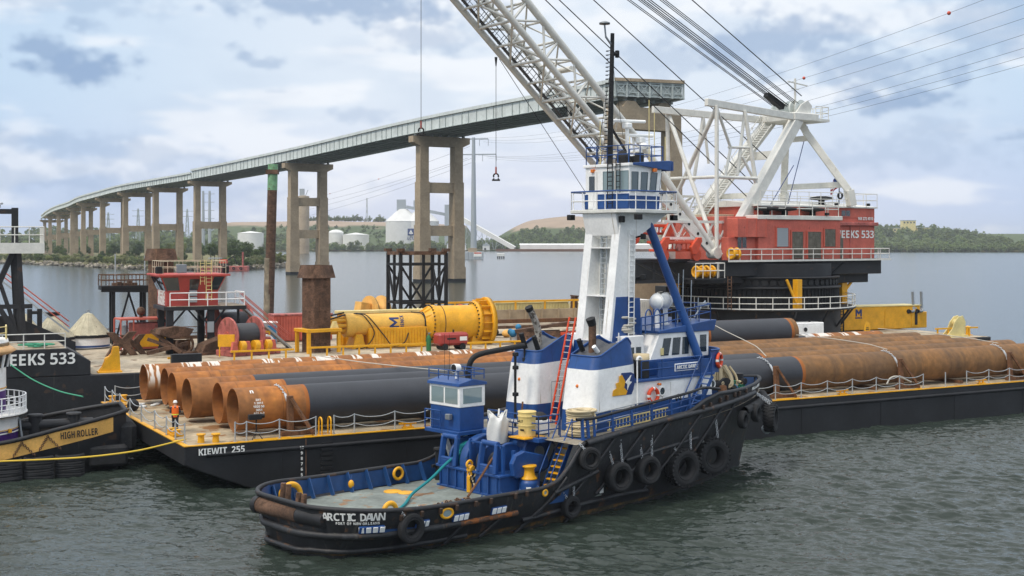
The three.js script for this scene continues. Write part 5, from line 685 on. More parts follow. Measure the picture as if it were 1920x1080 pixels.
// loose gear on the middle of the deck
{ const put = (name, label, cat, a, z, f) => f(wt(name, label, cat, a, z)); 
  put('steel_trough', 'dark rusty steel trough lying on the deck right of the hammer', 'scrap', 45.5, -13.5, (t) => { new MB().box(-2.8, 2.8, .1, 1.2, -.8, -.7).box(-2.8, 2.8, .1, 1.2, .7, .8).box(-2.8, 2.8, 0, .12, -.8, .8).mesh('channel', M.scrap, t); new MB().bar(V(-2.6, 1.2, -.3), V(3.4, 1.9, -.2), .8, .3).mesh('plate', M.scrap, t); });
  put('tarp_bundle', 'blue tarpaulin bundle beside the flange of the hammer', 'tarpaulin', 43.2, -14.2, (t) => { const m = new MB(); for (let i = 0; i < 7; i++) m.ball(V(rr(-.5, .5), .9 + rr(0, .7), rr(-.3, .3)), rr(.3, .5), 8, 6); m.mesh('tarp', M.tarp, t); new MB().box(-.5, .5, 0, 1.1, -.4, .4, .05).mesh('crate', M.white, t); });
  put('orange_beam', 'bright orange spreader beam lying on the deck', 'beam', 50.2, -12.6, (t) => { new MB().bar(V(-2.6, .9, 0), V(2.6, 1.0, 0), .22, .3).mesh('beam', M.orange, t); new MB().box(-1.8, -1.5, 0, .8, -.2, .2).box(1.5, 1.8, 0, .8, -.2, .2).mesh('stand', M.dark, t); });
  put('hose_line', 'long black hose lying across the pale deck', 'hose', 47, -24, (t) => { new MB().tube([V(-6, .12, -1), V(0, .12, .6), V(6, .12, 0), V(13, .12, -2)], .13, 6).mesh('hose', M.dark, t); });
  put('dark_heap', 'heap of dark rope and black gear on deck left of the tug tower', 'gear', 54, -12, (t) => { const m = new MB(); for (let i = 0; i < 12; i++) m.torus(V(rr(-1.4, 1.4), .3 + rr(0, .7), rr(-.6, .6)), rr(.4, .8), .12, ['x', 'y', 'z'][i % 3], 12, 5); m.mesh('rope', M.dark, t); });
  put('brown_heap', 'tan canvas heap on deck right of the hammer flange', 'gear', 45.6, -21.5, (t) => { const m = new MB(); for (let i = 0; i < 6; i++) m.ball(V(rr(-1, 1), .4, rr(-.5, .5)), rr(.4, .7), 8, 6, .7); m.mesh('canvas', M.buff, t); new MB().ball(V(-1.6, .6, 0), .65, 8, 6, .8).mesh('dark_bundle', M.dark, t); });
}
// raft of deck barges on the far side
{
  const b = thing('material_barge', 'low worn deck barge moored beyond the crane barge', 'barge', FW.w(38, 0, -35), FW.t); new MB().box(0, 44, -1, 3.1, -13, 0, .08).mesh('hull', M.scrap, b); new MB().box(.1, 43.9, 3.105, 3.12, -12.9, -.1).mesh('deck', M.wdeck, b); const cm = new MB(); cm.box(5, 43.5, 3.1, 4.6, -12.8, -12.4); for (let k = 0; k < 16; k++) cm.box(5.4 + k * 2.4, 5.6 + k * 2.4, 3.1, 4.7, -12.4, -12.2); cm.mesh('coaming', M.concrete, b); new MB().bar(V(8, 5.7, -12.6), V(43, 5.7, -12.6), .25, .25).mesh('yellow_rail', M.yellow, b); const ps = new MB(); for (let k = 0; k < 9; k++) ps.bar(V(8 + k * 4.3, 4.6, -12.6), V(8 + k * 4.3, 5.7, -12.6), .2); ps.mesh('rail_post', M.yellow, b); new MB().bar(V(9, 3.5, -7), V(33, 3.5, -6.5), .5, .5).mesh('timber_sill', M.timber, b); const ch = new MB(); for (const x of [2, 7, 12]) ch.rod(V(x, 3.1, -11), V(x, 5, -11), .1, 6); ch.tube([V(2, 5, -11), V(4.5, 4.5, -11), V(7, 5, -11), V(9.5, 4.5, -11), V(12, 5, -11)], .06, 5); ch.mesh('chain_rail', M.galv, b);
  const c = (label, a, w, h, m, z = -52) => { const t = thing('deck_container', label, 'container', FW.w(a, 2.6, z), FW.t); new MB().box(0, w, 0, h, -2.4, 0, .04).mesh('box', m, t); const r = new MB(); for (let k = 0; k < w / .45; k++) r.box(.1 + k * .45, .3 + k * .45, .15, h - .15, 0, .08); r.mesh('corrugation', m, t); new MB().box(-.05, w + .05, h, h + .12, -2.45, .1).mesh('roof', M.cream, t); };
  const f = thing('far_barge', 'flat barge carrying beige containers beyond the material barge', 'barge', FW.w(44, 0, -50), FW.t); new MB().box(0, 56, -1, 2.6, -9, 0, .08).mesh('hull', M.scrap, f);
  c('long beige container left of the rusty post on the far barge', 58, 11, 2.6, M.cream); c('long beige container right of the rusty post on the far barge', 70.4, 12, 2.4, M.cream); c('yellow and grey low container right of the hammer flange', 47.5, 9.5, 2.0, M.yellow, -53); c('grey beige container behind the tug tower', 83.6, 9, 2.5, M.cream);
  const rp = thing('rusty_post', 'short rusty bollard post among the beige containers', 'post', FW.w(69, 2.6, -50.6), FW.t); new MB().rod(V(0, 0, 0), V(.2, 3.4, 0), .5, 12).mesh('post', M.scrap, rp); new MB().rod(V(.2, 3.4, 0), V(.22, 3.6, 0), .6, 12).mesh('cap', M.scrap, rp); const lr = thing('life_ring', 'red and white life ring on the rail beyond the hammer flange', 'life ring', FW.w(50.5, 4.9, -46.3), FW.t); new MB().torus(V(0, 0, 0), .5, .16, 'z', 18, 8).mesh('ring', M.ring, lr);
  const cc = wt('white_container', 'white corrugated container behind the radar globes of the tug', 'container', 63.5, -24, WY); const wc = new MB(); wc.box(-1.6, 1.6, 0, 3.6, -3, 0, .04); for (let k = 0; k < 11; k++) wc.box(-1.5 + k * .28, -1.36 + k * .28, .2, 3.4, 0, .07); wc.mesh('box', M.white, cc);
  const sc = wt('stair_tower', 'dark louvred cabinet beside the white container', 'cabinet', 66.6, -22.5, WY); new MB().box(-1, 1.2, 0, 5.2, -1.2, 1.2, .04).mesh('cabinet', M.dark, sc); const lo = new MB(); for (let k = 0; k < 9; k++) lo.box(-.9, 1.1, 1 + k * .42, 1.2 + k * .42, 1.2, 1.28); lo.mesh('louvre', M.galv, sc);
  const cw = wt('concrete_weight', 'grey concrete block with handrail behind the crane tub at left', 'block', 70, -31, WY); new MB().box(-4, 4, 0, 5.6, -2, 2, .06).mesh('block', M.concrete, cw); new MB().rail([V(-3.8, 5.6, 1.9), V(3.8, 5.6, 1.9)], 1.1, 2, 1.8, .05).mesh('railing', M.cream, cw);
}
// things round the crane
{
  const t = wt('generator', 'white generator set standing in front of the crane tub', 'generator', 71.0, -3.2, WY, 0); new MB().box(-1.6, 1.9, .15, 2.0, -1, 1, .08).mesh('housing', M.white, t); const d = new MB(); for (const x of [-1.2, .3, 1.1]) d.box(x - .3, x + .35, .4, 1.7, 1, 1.03, .01); d.mesh('door', M.white, t); new MB().rod(V(-.5, 1.3, 1), V(-.5, 1.3, 1.06), .22, 16).mesh('round_badge', M.dark, t); new MB().rod(V(.8, 2, 0), V(.8, 2.25, 0), .12, 8).mesh('exhaust', M.dark, t); new MB().box(-1.6, 1.9, 0, .15, -1, 1).mesh('skid', M.dark, t);
  const s = wt('oval_sign', 'yellow oval sign board standing right of the white generator', 'sign', 79.2, -3, WY); new MB().lathe([[0, -.05], [.42, -.05], [.42, .05], [0, .05]], V(0, 0, 0), 24, 'z').mesh('board', M.yellow, s); s.children[0].scale.y = 1.75; s.children[0].position.y = 1.1; new MB().box(-.2, .2, 1.0, 1.08, .06, .08).box(-.15, .15, 1.2, 1.26, .06, .08).mesh('sign_print', M.dark, s); new MB().box(-.05, .05, 0, .5, -.12, -.06).mesh('stake', M.dark, s);
  const p = wt('power_pack', 'long yellow container power pack with blue emblem and two exhaust stacks', 'power pack', 82.6, -13, WY); new MB().box(-2, 13, .1, 2.75, -2.6, .2, .06).mesh('container', M.yellow, p); new MB().box(-2.1, 13.1, 2.75, 2.86, -2.7, .25).mesh('roof', M.cream, p); new MB().box(13, 14.2, .1, 2.0, -2.4, 0, .05).mesh('end_locker', M.yellow, p);
  for (const [x0, x1] of [[7.6, 8.9], [11.6, 12.6]]) new MB().box(x0, x1, .3, 2.3, .2, .24).mesh('door', M.yellow, p); new MB().box(12.1, 12.5, .5, 2.0, .245, .27).mesh('vent', M.dark, p); const em = new MB(); em.prism([[0, 0], [.22, 0], [.22, .5], [.5, .2], [.78, .5], [.78, 0], [1, 0], [1, .9], [.78, .9], [.5, .55], [.22, .9], [0, .9]].map(([a, b]) => [3.3 + a * .9, 1.7 + b * .9]), 'z', .21, .24).mesh('emblem', M.textb, p); words('MENCK', .2, [3.75, 1.42, .22], 0, M.textb, p, 1); const em2 = new MB().box(11.7, 12.4, 2.4, 2.55, .245, .26).mesh('name_plate', M.galv, p); for (const x of [11.9, 13.2]) { new MB().tube([V(x - .55, 2.1, .35), V(x, 2.1, .3), V(x + .1, 2.5, .1), V(x + .1, 4.4, 0)], .16, 9, 8, .3).mesh('exhaust_stack', M.steel, p); new MB().rod(V(x - .75, 2.1, .2), V(x - .75, 2.1, .32), .26, 14).mesh('dark_port', M.dark, p); }
  const st = new MB(); for (let k = 0; k < 10; k++) st.box(-.1, 1.3, .3 + k * .33, .36 + k * .33, .3, .6); st.bar(V(-.1, 0, .5), V(-.1, 4.4, .5), .12).bar(V(1.3, 0, .5), V(1.3, 4.4, .5), .12).mesh('steps', M.dark, p);
  const c = wt('roller_chock', 'cream coloured roller chock at the right end of the crane barge', 'chock', 89.6, -1.4, WY); new MB().box(-1.3, 1.7, 0, .2, -.6, .6).mesh('base', M.cream, c); for (const z of [-.4, .3]) new MB().prism([[-1.2, .15], [1.4, .15], [1.5, 1.6], [1.1, 2.3], [.5, 2.2], [-.1, 1.6], [-.4, .9]], 'z', z, z + .12, .02).mesh('cheek_plate', M.cream, c); new MB().rod(V(.6, 1.5, -.35), V(.6, 1.5, .35), .4, 14).mesh('sheave', M.cream, c); const bo = wt('corner_bollard', 'small yellow bollard at the right end of the yellow rail', 'bollard', 93, -2.6, WY); new MB().lathe([[.28, 0], [.24, .9], [.36, .95], [0, 1.05]], V(0, 0, 0), 12).mesh('post', M.yellow, bo); new MB().box(-.35, .35, 0, .08, -.35, .35).mesh('base_plate', M.yellow, bo);
}

// ---------- the revolving crane ----------
{
  const c = thing('revolving_crane', 'huge revolving crane with red house, white lattice boom and white gantry on a black tub', 'crane', FC.w(0, 0, 0), FC.t);
  const L = (pts, m, n, seg = 64) => new MB().lathe(pts, V(0, 0, 0), seg).mesh(n, m, c);
  L([[9.3, WY], [9.3, 6.4]], M.black, 'tub'); L([[9.3, 6.3], [10.9, 6.3], [10.95, 6.5], [9.1, 6.52]], M.black, 'walkway'); L([[9.0, 6.5], [9.0, 8.5], [9.35, 8.55], [9.35, 8.75], [9.0, 8.8]], M.black, 'ribbed_ring'); L([[8.9, 8.7], [8.9, 9.6], [9.2, 9.65], [9.2, 9.8], [8.5, 9.8]], M.black, 'roller_path'); L([[8.3, 9.7], [8.3, 11.2]], M.black, 'slewing_drum');
  const rb = new MB(), rp = new MB(), tb = new MB();
  for (let k = 0; k < 110; k++) { const th = k / 110 * 6.2832, x = Math.cos(th), z = Math.sin(th); rb.bar(V(9.05 * x, 6.55, 9.05 * z), V(9.05 * x, 8.5, 9.05 * z), .16, .16); }
  for (let k = 0; k < 64; k++) { const th = k / 64 * 6.2832, x = Math.cos(th), z = Math.sin(th); rp.rod(V(8.8 * x, 9.2, 8.8 * z), V(9.05 * x, 9.2, 9.05 * z), .33, 10); if (k % 4 === 0) tb.bar(V(9.3 * x, 4.4, 9.3 * z), V(10.7 * x, 6.3, 10.7 * z), .2); }
  rb.mesh('rib', M.dark, c).userData.kind = 'stuff'; rp.mesh('roller', M.dark, c).userData.kind = 'stuff'; tb.mesh('walkway_bracket', M.black, c);
  const wr = new MB(), N = 40; for (let k = 0; k < N; k++) { const f = (q, y) => V(10.85 * Math.cos(q / N * 6.2832), y, 10.85 * Math.sin(q / N * 6.2832)); for (const y of [6.5, 7.1, 7.75]) wr.rod(f(k, y), f(k + 1, y), y === 6.5 ? .1 : .05, 5); wr.rod(f(k, 6.5), f(k, 7.75), .055, 5); } wr.mesh('walkway_railing', M.crane, c);
  const nearest = (a, y0, y1, z, w, m, n) => new MB().bar(V(a, y0, z), V(a, y1, z), w, w, .03).mesh(n, m, c);
  nearest(-3.6, 6.5, 9.6, 9.6, .7, M.yellow, 'yellow_column'); new MB().bar(V(-5.0, 9.6, 9.4), V(-3.9, 7.2, 9.7), .22).mesh('yellow_brace', M.yellow, c); nearest(9.8, 6.5, 9.7, 4.0, .9, M.yellow, 'yellow_column'); new MB().bar(V(10.2, 8.2, 4.3), V(12.4, 10.4, 4.5), .25).mesh('yellow_brace', M.yellow, c); nearest(-8.5, 6.5, 9.7, -3, .8, M.yellow, 'yellow_column');
  // revolving frame
  new MB().box(-14.2, 14.2, 9.9, 11.45, -6, 6, .06).mesh('revolving_frame', M.black, c); new MB().box(4, 13.4, 8.9, 9.95, -4.5, 4.8, .06).mesh('counterweight_box', M.black, c); new MB().box(-14.2, -5, 9.2, 10, -5, 5.4, .05).mesh('front_frame', M.black, c);
  const tr = new MB(); for (let k = 0; k < 5; k++) tr.prism([[-4 + k * 2.4, 10.0], [-1.9 + k * 2.4, 11.2], [-1.7 + k * 2.4, 11.2], [-3.6 + k * 2.4, 10.0]], 'z', 6, 6.12); tr.mesh('side_rib', M.dark, c);
  new MB().box(-10.6, 15.1, 11.45, 11.6, -6.6, 6.6).mesh('house_walkway', M.black, c); new MB().bar(V(-10.6, 11.53, 6.62), V(15.1, 11.53, 6.62), .06, .2).bar(V(15.12, 11.53, 6.6), V(15.12, 11.53, -6.6), .06, .2).mesh('white_edge', M.crane, c);
  new MB().rail([V(-10.4, 11.6, 6.5), V(14.95, 11.6, 6.5), V(14.95, 11.6, -6)], 1.15, 2, 1.55, .05).mesh('house_railing', M.crane, c);
  // house
  new MB().box(-8.6, 14.85, 11.6, 16.2, -5.2, 4.5, .05).mesh('house_wall', M.red, c);
  new MB().box(-4.2, 14.85, 16.2, 17.5, -5.2, 4.52, .05).mesh('upper_house', M.red, c);
  new MB().prism([[5.4, 17.5], [0, 18.05], [-4.7, 17.5], [-4.7, 17.35], [5.4, 17.35]], 'x', -4.5, 15.15).mesh('house_roof', M.crane, c);
  const lh = new MB().box(-5.6, 7.25, 11.6, 15.9, 4.5, 6.0, .05).mesh('front_house', M.red, c); new MB().box(-5.9, 7.4, 15.9, 16.35, 4.3, 6.2, .04).mesh('front_roof', M.crane, c);
  new MB().box(-8.8, -4.6, 14.0, 16.0, 4.5, 6.15, .05).mesh('side_pod', M.red, c); const ps = new MB(); for (const a of [-8.8, -7.4, -6.0, -4.6]) ps.box(a - .04, a + .04, 14, 16, 6.15, 6.2); ps.mesh('pod_rib', M.red, c); new MB().box(-9.6, -5.6, 11.6, 14, 4.5, 5.6, .04).mesh('front_house', M.red, c);
  for (const [a, w, y0, y1, n, m] of [[-8.3, .55, 12.9, 14.0, 'window', M.glass], [-7.6, .55, 12.9, 14.0, 'window', M.glass]]) { new MB().box(a - .1, a + w + .1, y0 - .1, y1 + .1, 5.6, 5.64).mesh('window_frame', M.redworn, c); new MB().box(a, a + w, y0, y1, 5.64, 5.66).mesh(n, m, c); }
  for (const [a, w, y0, y1, m] of [[-2.9, 1.75, 13.0, 15.0, M.galv], [-.6, 1.75, 11.7, 14.6, M.louvre], [1.9, 2.1, 11.7, 14.6, M.louvre], [4.6, 1.75, 13.0, 14.9, M.louvre]]) { const p = new MB().box(a, a + w, y0, y1, 6.0, 6.05).mesh('louvre_panel', m, c); const s = new MB(); for (let y = y0 + .1; y < y1; y += .2) s.bar(V(a + .04, y, 6.07), V(a + w - .04, y, 6.07), .06, .09); s.mesh('louvre_slat', m, p); new MB().bar(V(a - .08, y0, 6.05), V(a - .08, y1, 6.05), .14).bar(V(a + w + .08, y0, 6.05), V(a + w + .08, y1, 6.05), .14).bar(V(a - .15, y1 + .08, 6.05), V(a + w + .15, y1 + .08, 6.05), .14).mesh('panel_frame', M.red, p); }
  new MB().box(8.0, 9.4, 11.7, 14.2, 4.5, 4.55).mesh('louvre_panel', M.louvre, c); new MB().box(7.6, 15.15, 15.35, 15.75, 4.5, 4.85, .05).mesh('canopy', M.redworn, c); new MB().bar(V(10.6, 11.6, 4.55), V(10.6, 15.3, 4.55), .12).mesh('wall_rib', M.redworn, c);
  new MB().box(9.0, 10.6, 16.35, 17.15, 4.52, 4.56).mesh('window_frame', M.redworn, c); for (const a of [9.1, 9.85]) new MB().box(a, a + .65, 16.45, 17.05, 4.56, 4.58).mesh('window', M.glass, c);
  words('WEEKS 533', .86, [11.2, 13.95, 4.54], 0, M.textw, c, 6.9); words('908 272 4010', .34, [13.2, 16.0, 4.56], 0, M.textw, c, 2.6);
  const fan = (a, y, z) => new MB().lathe([[.35, 0], [.35, .5], [1.3, .62], [1.3, .85], [.5, 1.0], [0, 1.0]], V(a, y, z), 18).mesh('roof_vent', M.dark, c); fan(-3.6, 16.3, 5.2); fan(-.8, 16.3, 5.2); fan(3.6, 16.3, 5.2); fan(8, 17.7, 2.6);
  new MB().rail([V(-5.8, 16.35, 6.1), V(6.8, 16.35, 6.1), V(6.8, 16.35, 4.6)], 1.5, 2, 2.0, .05).mesh('roof_railing', M.crane, c); new MB().rail([V(-4.2, 17.5, 4.9), V(14.8, 17.5, 4.9), V(14.8, 17.5, -5), V(-4.2, 17.5, -5)], 1.5, 2, 1.9, .04).mesh('roof_railing', M.crane, c);
  for (const [a, y, z] of [[7.9, 17.6, 4.8], [13.2, 17.6, 4.8], [4.8, 16.4, 6.1]]) new MB().box(a - .2, a + .2, y, y + .3, z - .1, z + .3, .04).mesh('floodlight', M.dark, c);
  const f = new MB(); const fp = new MB(); fp.rod(V(12.8, 17.6, 1), V(12.9, 21.4, 1), .06, 6).mesh('flagpole', M.dark, c);
  for (let k = 0; k < 7; k++) { const rows = []; for (const y of [0, 1]) { const r = []; for (let i = 0; i <= 8; i++) { const t = i / 8; r.push(V(12.85 - t * 1.6, 21.3 - (k + y) * .2 - t * 1.0 + .08 * Math.sin(t * 7), 1 + .18 * Math.sin(t * 8 + 1))); } rows.push(r); } const st = new MB().grid(rows); st.mesh('flag_stripe', k % 2 ? M.textw : M.flagred ??= flat(0x9a2632, .8), c); } { const rows = []; for (const y of [0, 3]) { const r = []; for (let i = 0; i <= 4; i++) { const t = i / 8; r.push(V(12.85 - t * 1.6, 21.31 - y * .2 - t * 1.0 + .08 * Math.sin(t * 7), 1.02 + .18 * Math.sin(t * 8 + 1))); } rows.push(r); } new MB().grid(rows).mesh('flag_canton', M.textb, c); }
  new MB().torus(V(12.85, 18.9, 1.15), .36, .12, 'z', 14, 6).mesh('dark_ring', M.dark, c);
  // A-frame: two box front legs, apex, rear portal
  const apex = V(5.6, 28.0, 0);
  for (const s of [1, -1]) new MB().bar(V(-9.3, 11.8, 4.2 * s), V(4.6, 27.4, 2.1 * s), 1.0, 1.35, .06).mesh('front_leg', M.crane, c);
  const lad = new MB(); lad.ladder(V(-8.5, 13.4, -2.5), V(3.2, 26.8, -1.0), 1.1, 46, .09, V(0, 0, 1)); for (const z of [-3.1, -2.0]) { lad.rod(V(-8.9, 14.2, z), V(2.9, 27.9, z + 1.2), .05, 5); for (let k = 0; k <= 12; k++) { const p = V(-8.5, 13.2, z).lerp(V(3.2, 26.6, z + 1.2), k / 12); lad.rod(p, p.clone().add(V(-.7, 1.1, 0)), .04, 4); } } lad.mesh('stair_ladder', M.crane, c);
  new MB().bar(V(-2.2, 18.6, -3.2), V(-2.2, 18.6, 3.2), .5, .6).bar(V(1.4, 23.2, -2.4), V(1.4, 23.2, 2.4), .6, .9).mesh('cross_tie', M.crane, c);
  for (const s of [1, -1]) new MB().bar(V(10.3, 17.6, 5.0 * s), V(9.9, 19.4, 4.9 * s), .9, .9, .06).bar(V(9.9, 19.3, 4.9 * s), V(6.6, 26.0, 1.5 * s), .8, .8, .06).bar(V(6.7, 25.9, 1.55 * s), V(6.2, 27.4, .9 * s), .8, .8, .06).mesh('rear_leg', M.crane, c);
  new MB().bar(V(9.8, 20.0, -4.5), V(9.8, 20.0, 4.5), .55, .65, .04).bar(V(7.0, 25.3, -1.6), V(7.0, 25.3, 1.6), .5, .6, .04).mesh('portal_beam', M.crane, c);
  new MB().box(3.4, 7.4, 27.1, 28.0, -2.8, 2.8, .1).mesh('apex_head', M.crane, c); new MB().box(7.4, 9.6, 27.2, 27.5, -2.4, 2.4).mesh('apex_platform', M.crane, c); new MB().rail([V(7.4, 27.5, 2.3), V(9.5, 27.5, 2.3), V(9.5, 27.5, -2.3), V(7.4, 27.5, -2.3)], 1.4, 2, 1.2, .05).mesh('apex_railing', M.crane, c);
  for (const z of [-1.8, -.9, 0, .9, 1.8]) new MB().rod(V(5.4, 28.7, z - .12), V(5.4, 28.7, z + .12), .85, 20).mesh('apex_sheave', M.girder, c); new MB().prism([[4.2, 27.9], [6.6, 27.9], [6.9, 28.9], [6.2, 29.5], [5.2, 29.0]], 'z', -2.2, -2.0).prism([[4.2, 27.9], [6.6, 27.9], [6.9, 28.9], [6.2, 29.5], [5.2, 29.0]], 'z', 2.0, 2.2).mesh('sheave_plate', M.crane, c); new MB().rod(V(5.2, 28, 1.2), V(5.2, 32, 1.2), .13, 6).bar(V(4.0, 31.6, 1.2), V(7.2, 31.3, 1.2), .12).bar(V(4.6, 30.8, 1.2), V(5.8, 30.8, 1.2), .1).mesh('apex_mast', M.crane, c);
  // horizontal strut frame in front of the A-frame
  const beam = (n, p, q, w = .5, h = w) => new MB().bar(p, q, w, h, .04).mesh(n, M.crane, c), rod = (n, p, q, r = .2) => new MB().rod(p, q, r, 10).mesh(n, M.crane, c);
  beam('strut_beam', V(-11.6, 28.0, 4.4), V(3.4, 27.5, 2.4), .5, .75); beam('strut_beam', V(-11.2, 28.0, -4.4), V(3.4, 27.5, -2.4), .5, .75);
  rod('strut_post', V(-10.2, 12.2, 4.5), V(-10.2, 27.7, 4.5), .22); rod('strut_post', V(-8.6, 12.2, -4.5), V(-9.0, 27.7, -4.5), .22);
  rod('strut_diagonal', V(-10.2, 27.4, 4.4), V(-8.5, 17.4, -4.4), .24); rod('strut_diagonal', V(-8.8, 27.4, -4.4), V(-10.2, 12.6, 4.4), .24);
  rod('strut_tie', V(-8.6, 20.5, -4.4), V(-10.2, 20.3, 4.4), .18); rod('strut_tie', V(-10.2, 20.3, 4.4), V(-4.0, 20.3, 4.2), .18);
  rod('strut_post', V(-5.4, 27.5, 3.8), V(-4.0, 19.8, 4.1), .22); rod('strut_post', V(-5.2, 27.5, 3.6), V(-6.6, 20.6, 3.9), .18); rod('strut_diagonal', V(-10.0, 27.3, 4.4), V(-7.6, 23.5, 3.9), .16); rod('strut_diagonal', V(-7.6, 23.5, 3.9), V(-8.6, 20.4, 4.1), .16); rod('strut_tie', V(-7.9, 23.5, 3.9), V(-4.7, 23.6, 3.9), .14); rod('strut_diagonal', V(-5.9, 22.6, 3.9), V(-4.1, 19.9, 4.1), .16); rod('strut_post', V(-4.6, 27.5, -3.4), V(-5.4, 20.3, -4.1), .2); rod('strut_post', V(-4.6, 27.5, -3.4), V(-3.6, 22.3, -3.6), .16);
  // low white lattice behind the boom feet
  const lo = new MB(); for (const z of [-4.8, 3.8]) { lo.bar(V(-17, 15.6, z), V(-7, 15.6, z), .28).bar(V(-17, 13.9, z), V(-7, 13.9, z), .28); for (let k = 0; k < 5; k++) lo.bar(V(-17 + k * 2, 13.9, z), V(-16 + k * 2, 15.6, z), .16).bar(V(-16 + k * 2, 15.6, z), V(-15 + k * 2, 13.9, z), .16); } lo.bar(V(-9, 16.4, -5), V(-5, 18.5, -5), .25).bar(V(-9, 18.6, -4.8), V(-2, 18.6, -4.6), .25); for (let k = 0; k < 4; k++) lo.bar(V(-9 + k * 1.8, 17.2, -4.8), V(-8.2 + k * 1.8, 18.6, -4.7), .14); lo.mesh('low_lattice', M.crane, c); new MB().box(-8, -4, 15.2, 16.5, -5, 1, .05).mesh('winch_house', M.canvas, c); new MB().rail([V(-10, 16.5, -5), V(-3, 16.5, -5)], 1.4, 2, 1.4, .04).mesh('rear_railing', M.crane, c);
  // yellow winches and cage
  for (const [a, y, z] of [[-14.6, 9.9, 6.5], [-13.2, 9.9, 6.5], [-9.3, 11.7, 6.1]]) { new MB().rod(V(a - .35, y + .6, z), V(a + .35, y + .6, z), .4, 14).mesh('yellow_winch_drum', M.yellow, c); new MB().torus(V(a - .4, y + .6, z), .52, .13, 'x', 16, 6).torus(V(a + .4, y + .6, z), .52, .13, 'x', 16, 6).mesh('yellow_winch_guard', M.yellow, c); }
  new MB().box(-15.8, -11.8, 9.7, 9.85, 5.4, 7.4).mesh('winch_platform', M.black, c); new MB().rail([V(-15.8, 9.85, 7.3), V(-11.8, 9.85, 7.3), V(-11.8, 9.85, 5.6)], 1.5, 2, 1.0, .05).mesh('winch_cage', M.crane, c); new MB().ladder(V(-11.0, 6.6, 7.2), V(-11.0, 10, 7.2), .5, 9, .05, V(1, 0, 0)).mesh('tub_ladder', M.scrap, c);
  const fpz = new MB(); fpz.bar(V(-21, 9.5, 4), V(-14, 9.5, 4), .3).bar(V(-21, 11.6, 4), V(-14, 11.6, 4), .3).bar(V(-21, 9.5, 4), V(-21, 11.6, 4), .2).bar(V(-18.5, 9.5, 4), V(-18.5, 11.6, 4), .2).bar(V(-20.8, 11.5, 4), V(-16, 9.6, 4), .2).bar(V(-17.5, 11.5, 4), V(-14.2, 9.6, 4), .2).bar(V(-21, 9.5, -3), V(-14, 9.5, -3), .3).bar(V(-21, 11.6, -3), V(-14, 11.6, -3), .3).bar(V(-21, 11.6, -3), V(-21, 11.6, 4), .25).bar(V(-21, 9.5, -3), V(-21, 9.5, 4), .25); fpz.mesh('front_truss', M.black, c); new MB().box(-20.5, -13.5, 11.6, 11.75, -3.5, 4).mesh('front_platform', M.black, c);
  // boom
  const W = 2.9, dir = V(-.749, .663, 0), up = V(.663, .749, 0), foot = V(-10.2, 12.35, 0), Lb = 61, dep = 2.35;
  const P = (l, u, z) => foot.clone().addScaledVector(dir, l).addScaledVector(up, u).setZ(z);
  const l0 = 13, dpt = (l) => dep * (1 + .0 * l) + .012 * (l - l0);
  const b = new THREE.Group(); b.name = 'boom'; c.add(b);
  for (const s of [1, -1]) {
    new MB().rod(P(l0, 0, W * s), P(Lb, 0, W * s), .33, 14).mesh('bottom_chord', M.crane, b); new MB().rod(P(l0, dpt(l0), W * s), P(Lb, dpt(Lb), W * s), .36, 14).mesh('top_chord', M.crane, b);
    new MB().bar(P(0, 0, 4.1 * s), P(l0, 0, W * s), .42, 1.0, .05).mesh('foot_leg', M.crane, b); new MB().rod(P(0, .2, 4.1 * s), P(l0 + .2, dpt(l0), W * s), .38, 12).mesh('foot_leg', M.crane, b); new MB().rod(V(-10.2, 12.35, 4.1 * s - .6), V(-10.2, 12.35, 4.1 * s + .6), .6, 16).mesh('foot_pin', M.crane, b);
    for (let k = 0; k < 7; k++) new MB().rod(P(1.5 + k * 1.5, .05, lerp(4.1, W, (1.5 + k * 1.5) / l0) * s + .2), P(1.5 + k * 1.5, .05, lerp(4.1, W, (1.5 + k * 1.5) / l0) * s + .25), .16, 10).mesh('bolt_hole', M.dark, b);
  }
  const pt = 5.05, n = Math.floor((Lb - l0) / pt); const fl = (m, p, q, r) => m.rod(p, q, r, 6);
  for (let k = 0; k <= n; k++) {
    const l = l0 + k * pt, l1 = l + pt, lm = l + pt / 2, m = new MB(), last = k === n;
    fl(m, P(l, 0, -W), P(l, 0, W), .15); fl(m, P(l, dpt(l), -W), P(l, dpt(l), W), .13); for (const s of [1, -1]) fl(m, P(l, 0, W * s), P(l, dpt(l), W * s), .14);
    if (!last) { // K bracing of the bottom face, chevrons on the sides, cross ties on top
      fl(m, P(l, 0, W), P(lm, 0, 0), .13); fl(m, P(lm, 0, 0), P(l1, 0, W), .11); fl(m, P(l, 0, -W), P(lm, 0, 0), .1); fl(m, P(lm, 0, 0), P(lm, 0, -W), .13); fl(m, P(lm, 0, 0), P(lm, 0, W), .12); fl(m, P(lm, 0, 0), P(lm, dpt(lm), 0), .11);
      for (const s of [1, -1]) { fl(m, P(l, 0, W * s), P(lm, dpt(lm), W * s), .12); fl(m, P(lm, dpt(lm), W * s), P(l1, 0, W * s), .12); fl(m, P(l, dpt(l), W * s), P(lm, dpt(lm), 0), .09); fl(m, P(lm, dpt(lm), 0), P(l1, dpt(l1), W * s), .09); }
      fl(m, P(lm, dpt(lm), -W), P(lm, dpt(lm), W), .11); fl(m, P(l, 0, -W), P(l, dpt(l), W), .08);
    }
    m.mesh('lacing', M.crane, b);
  }
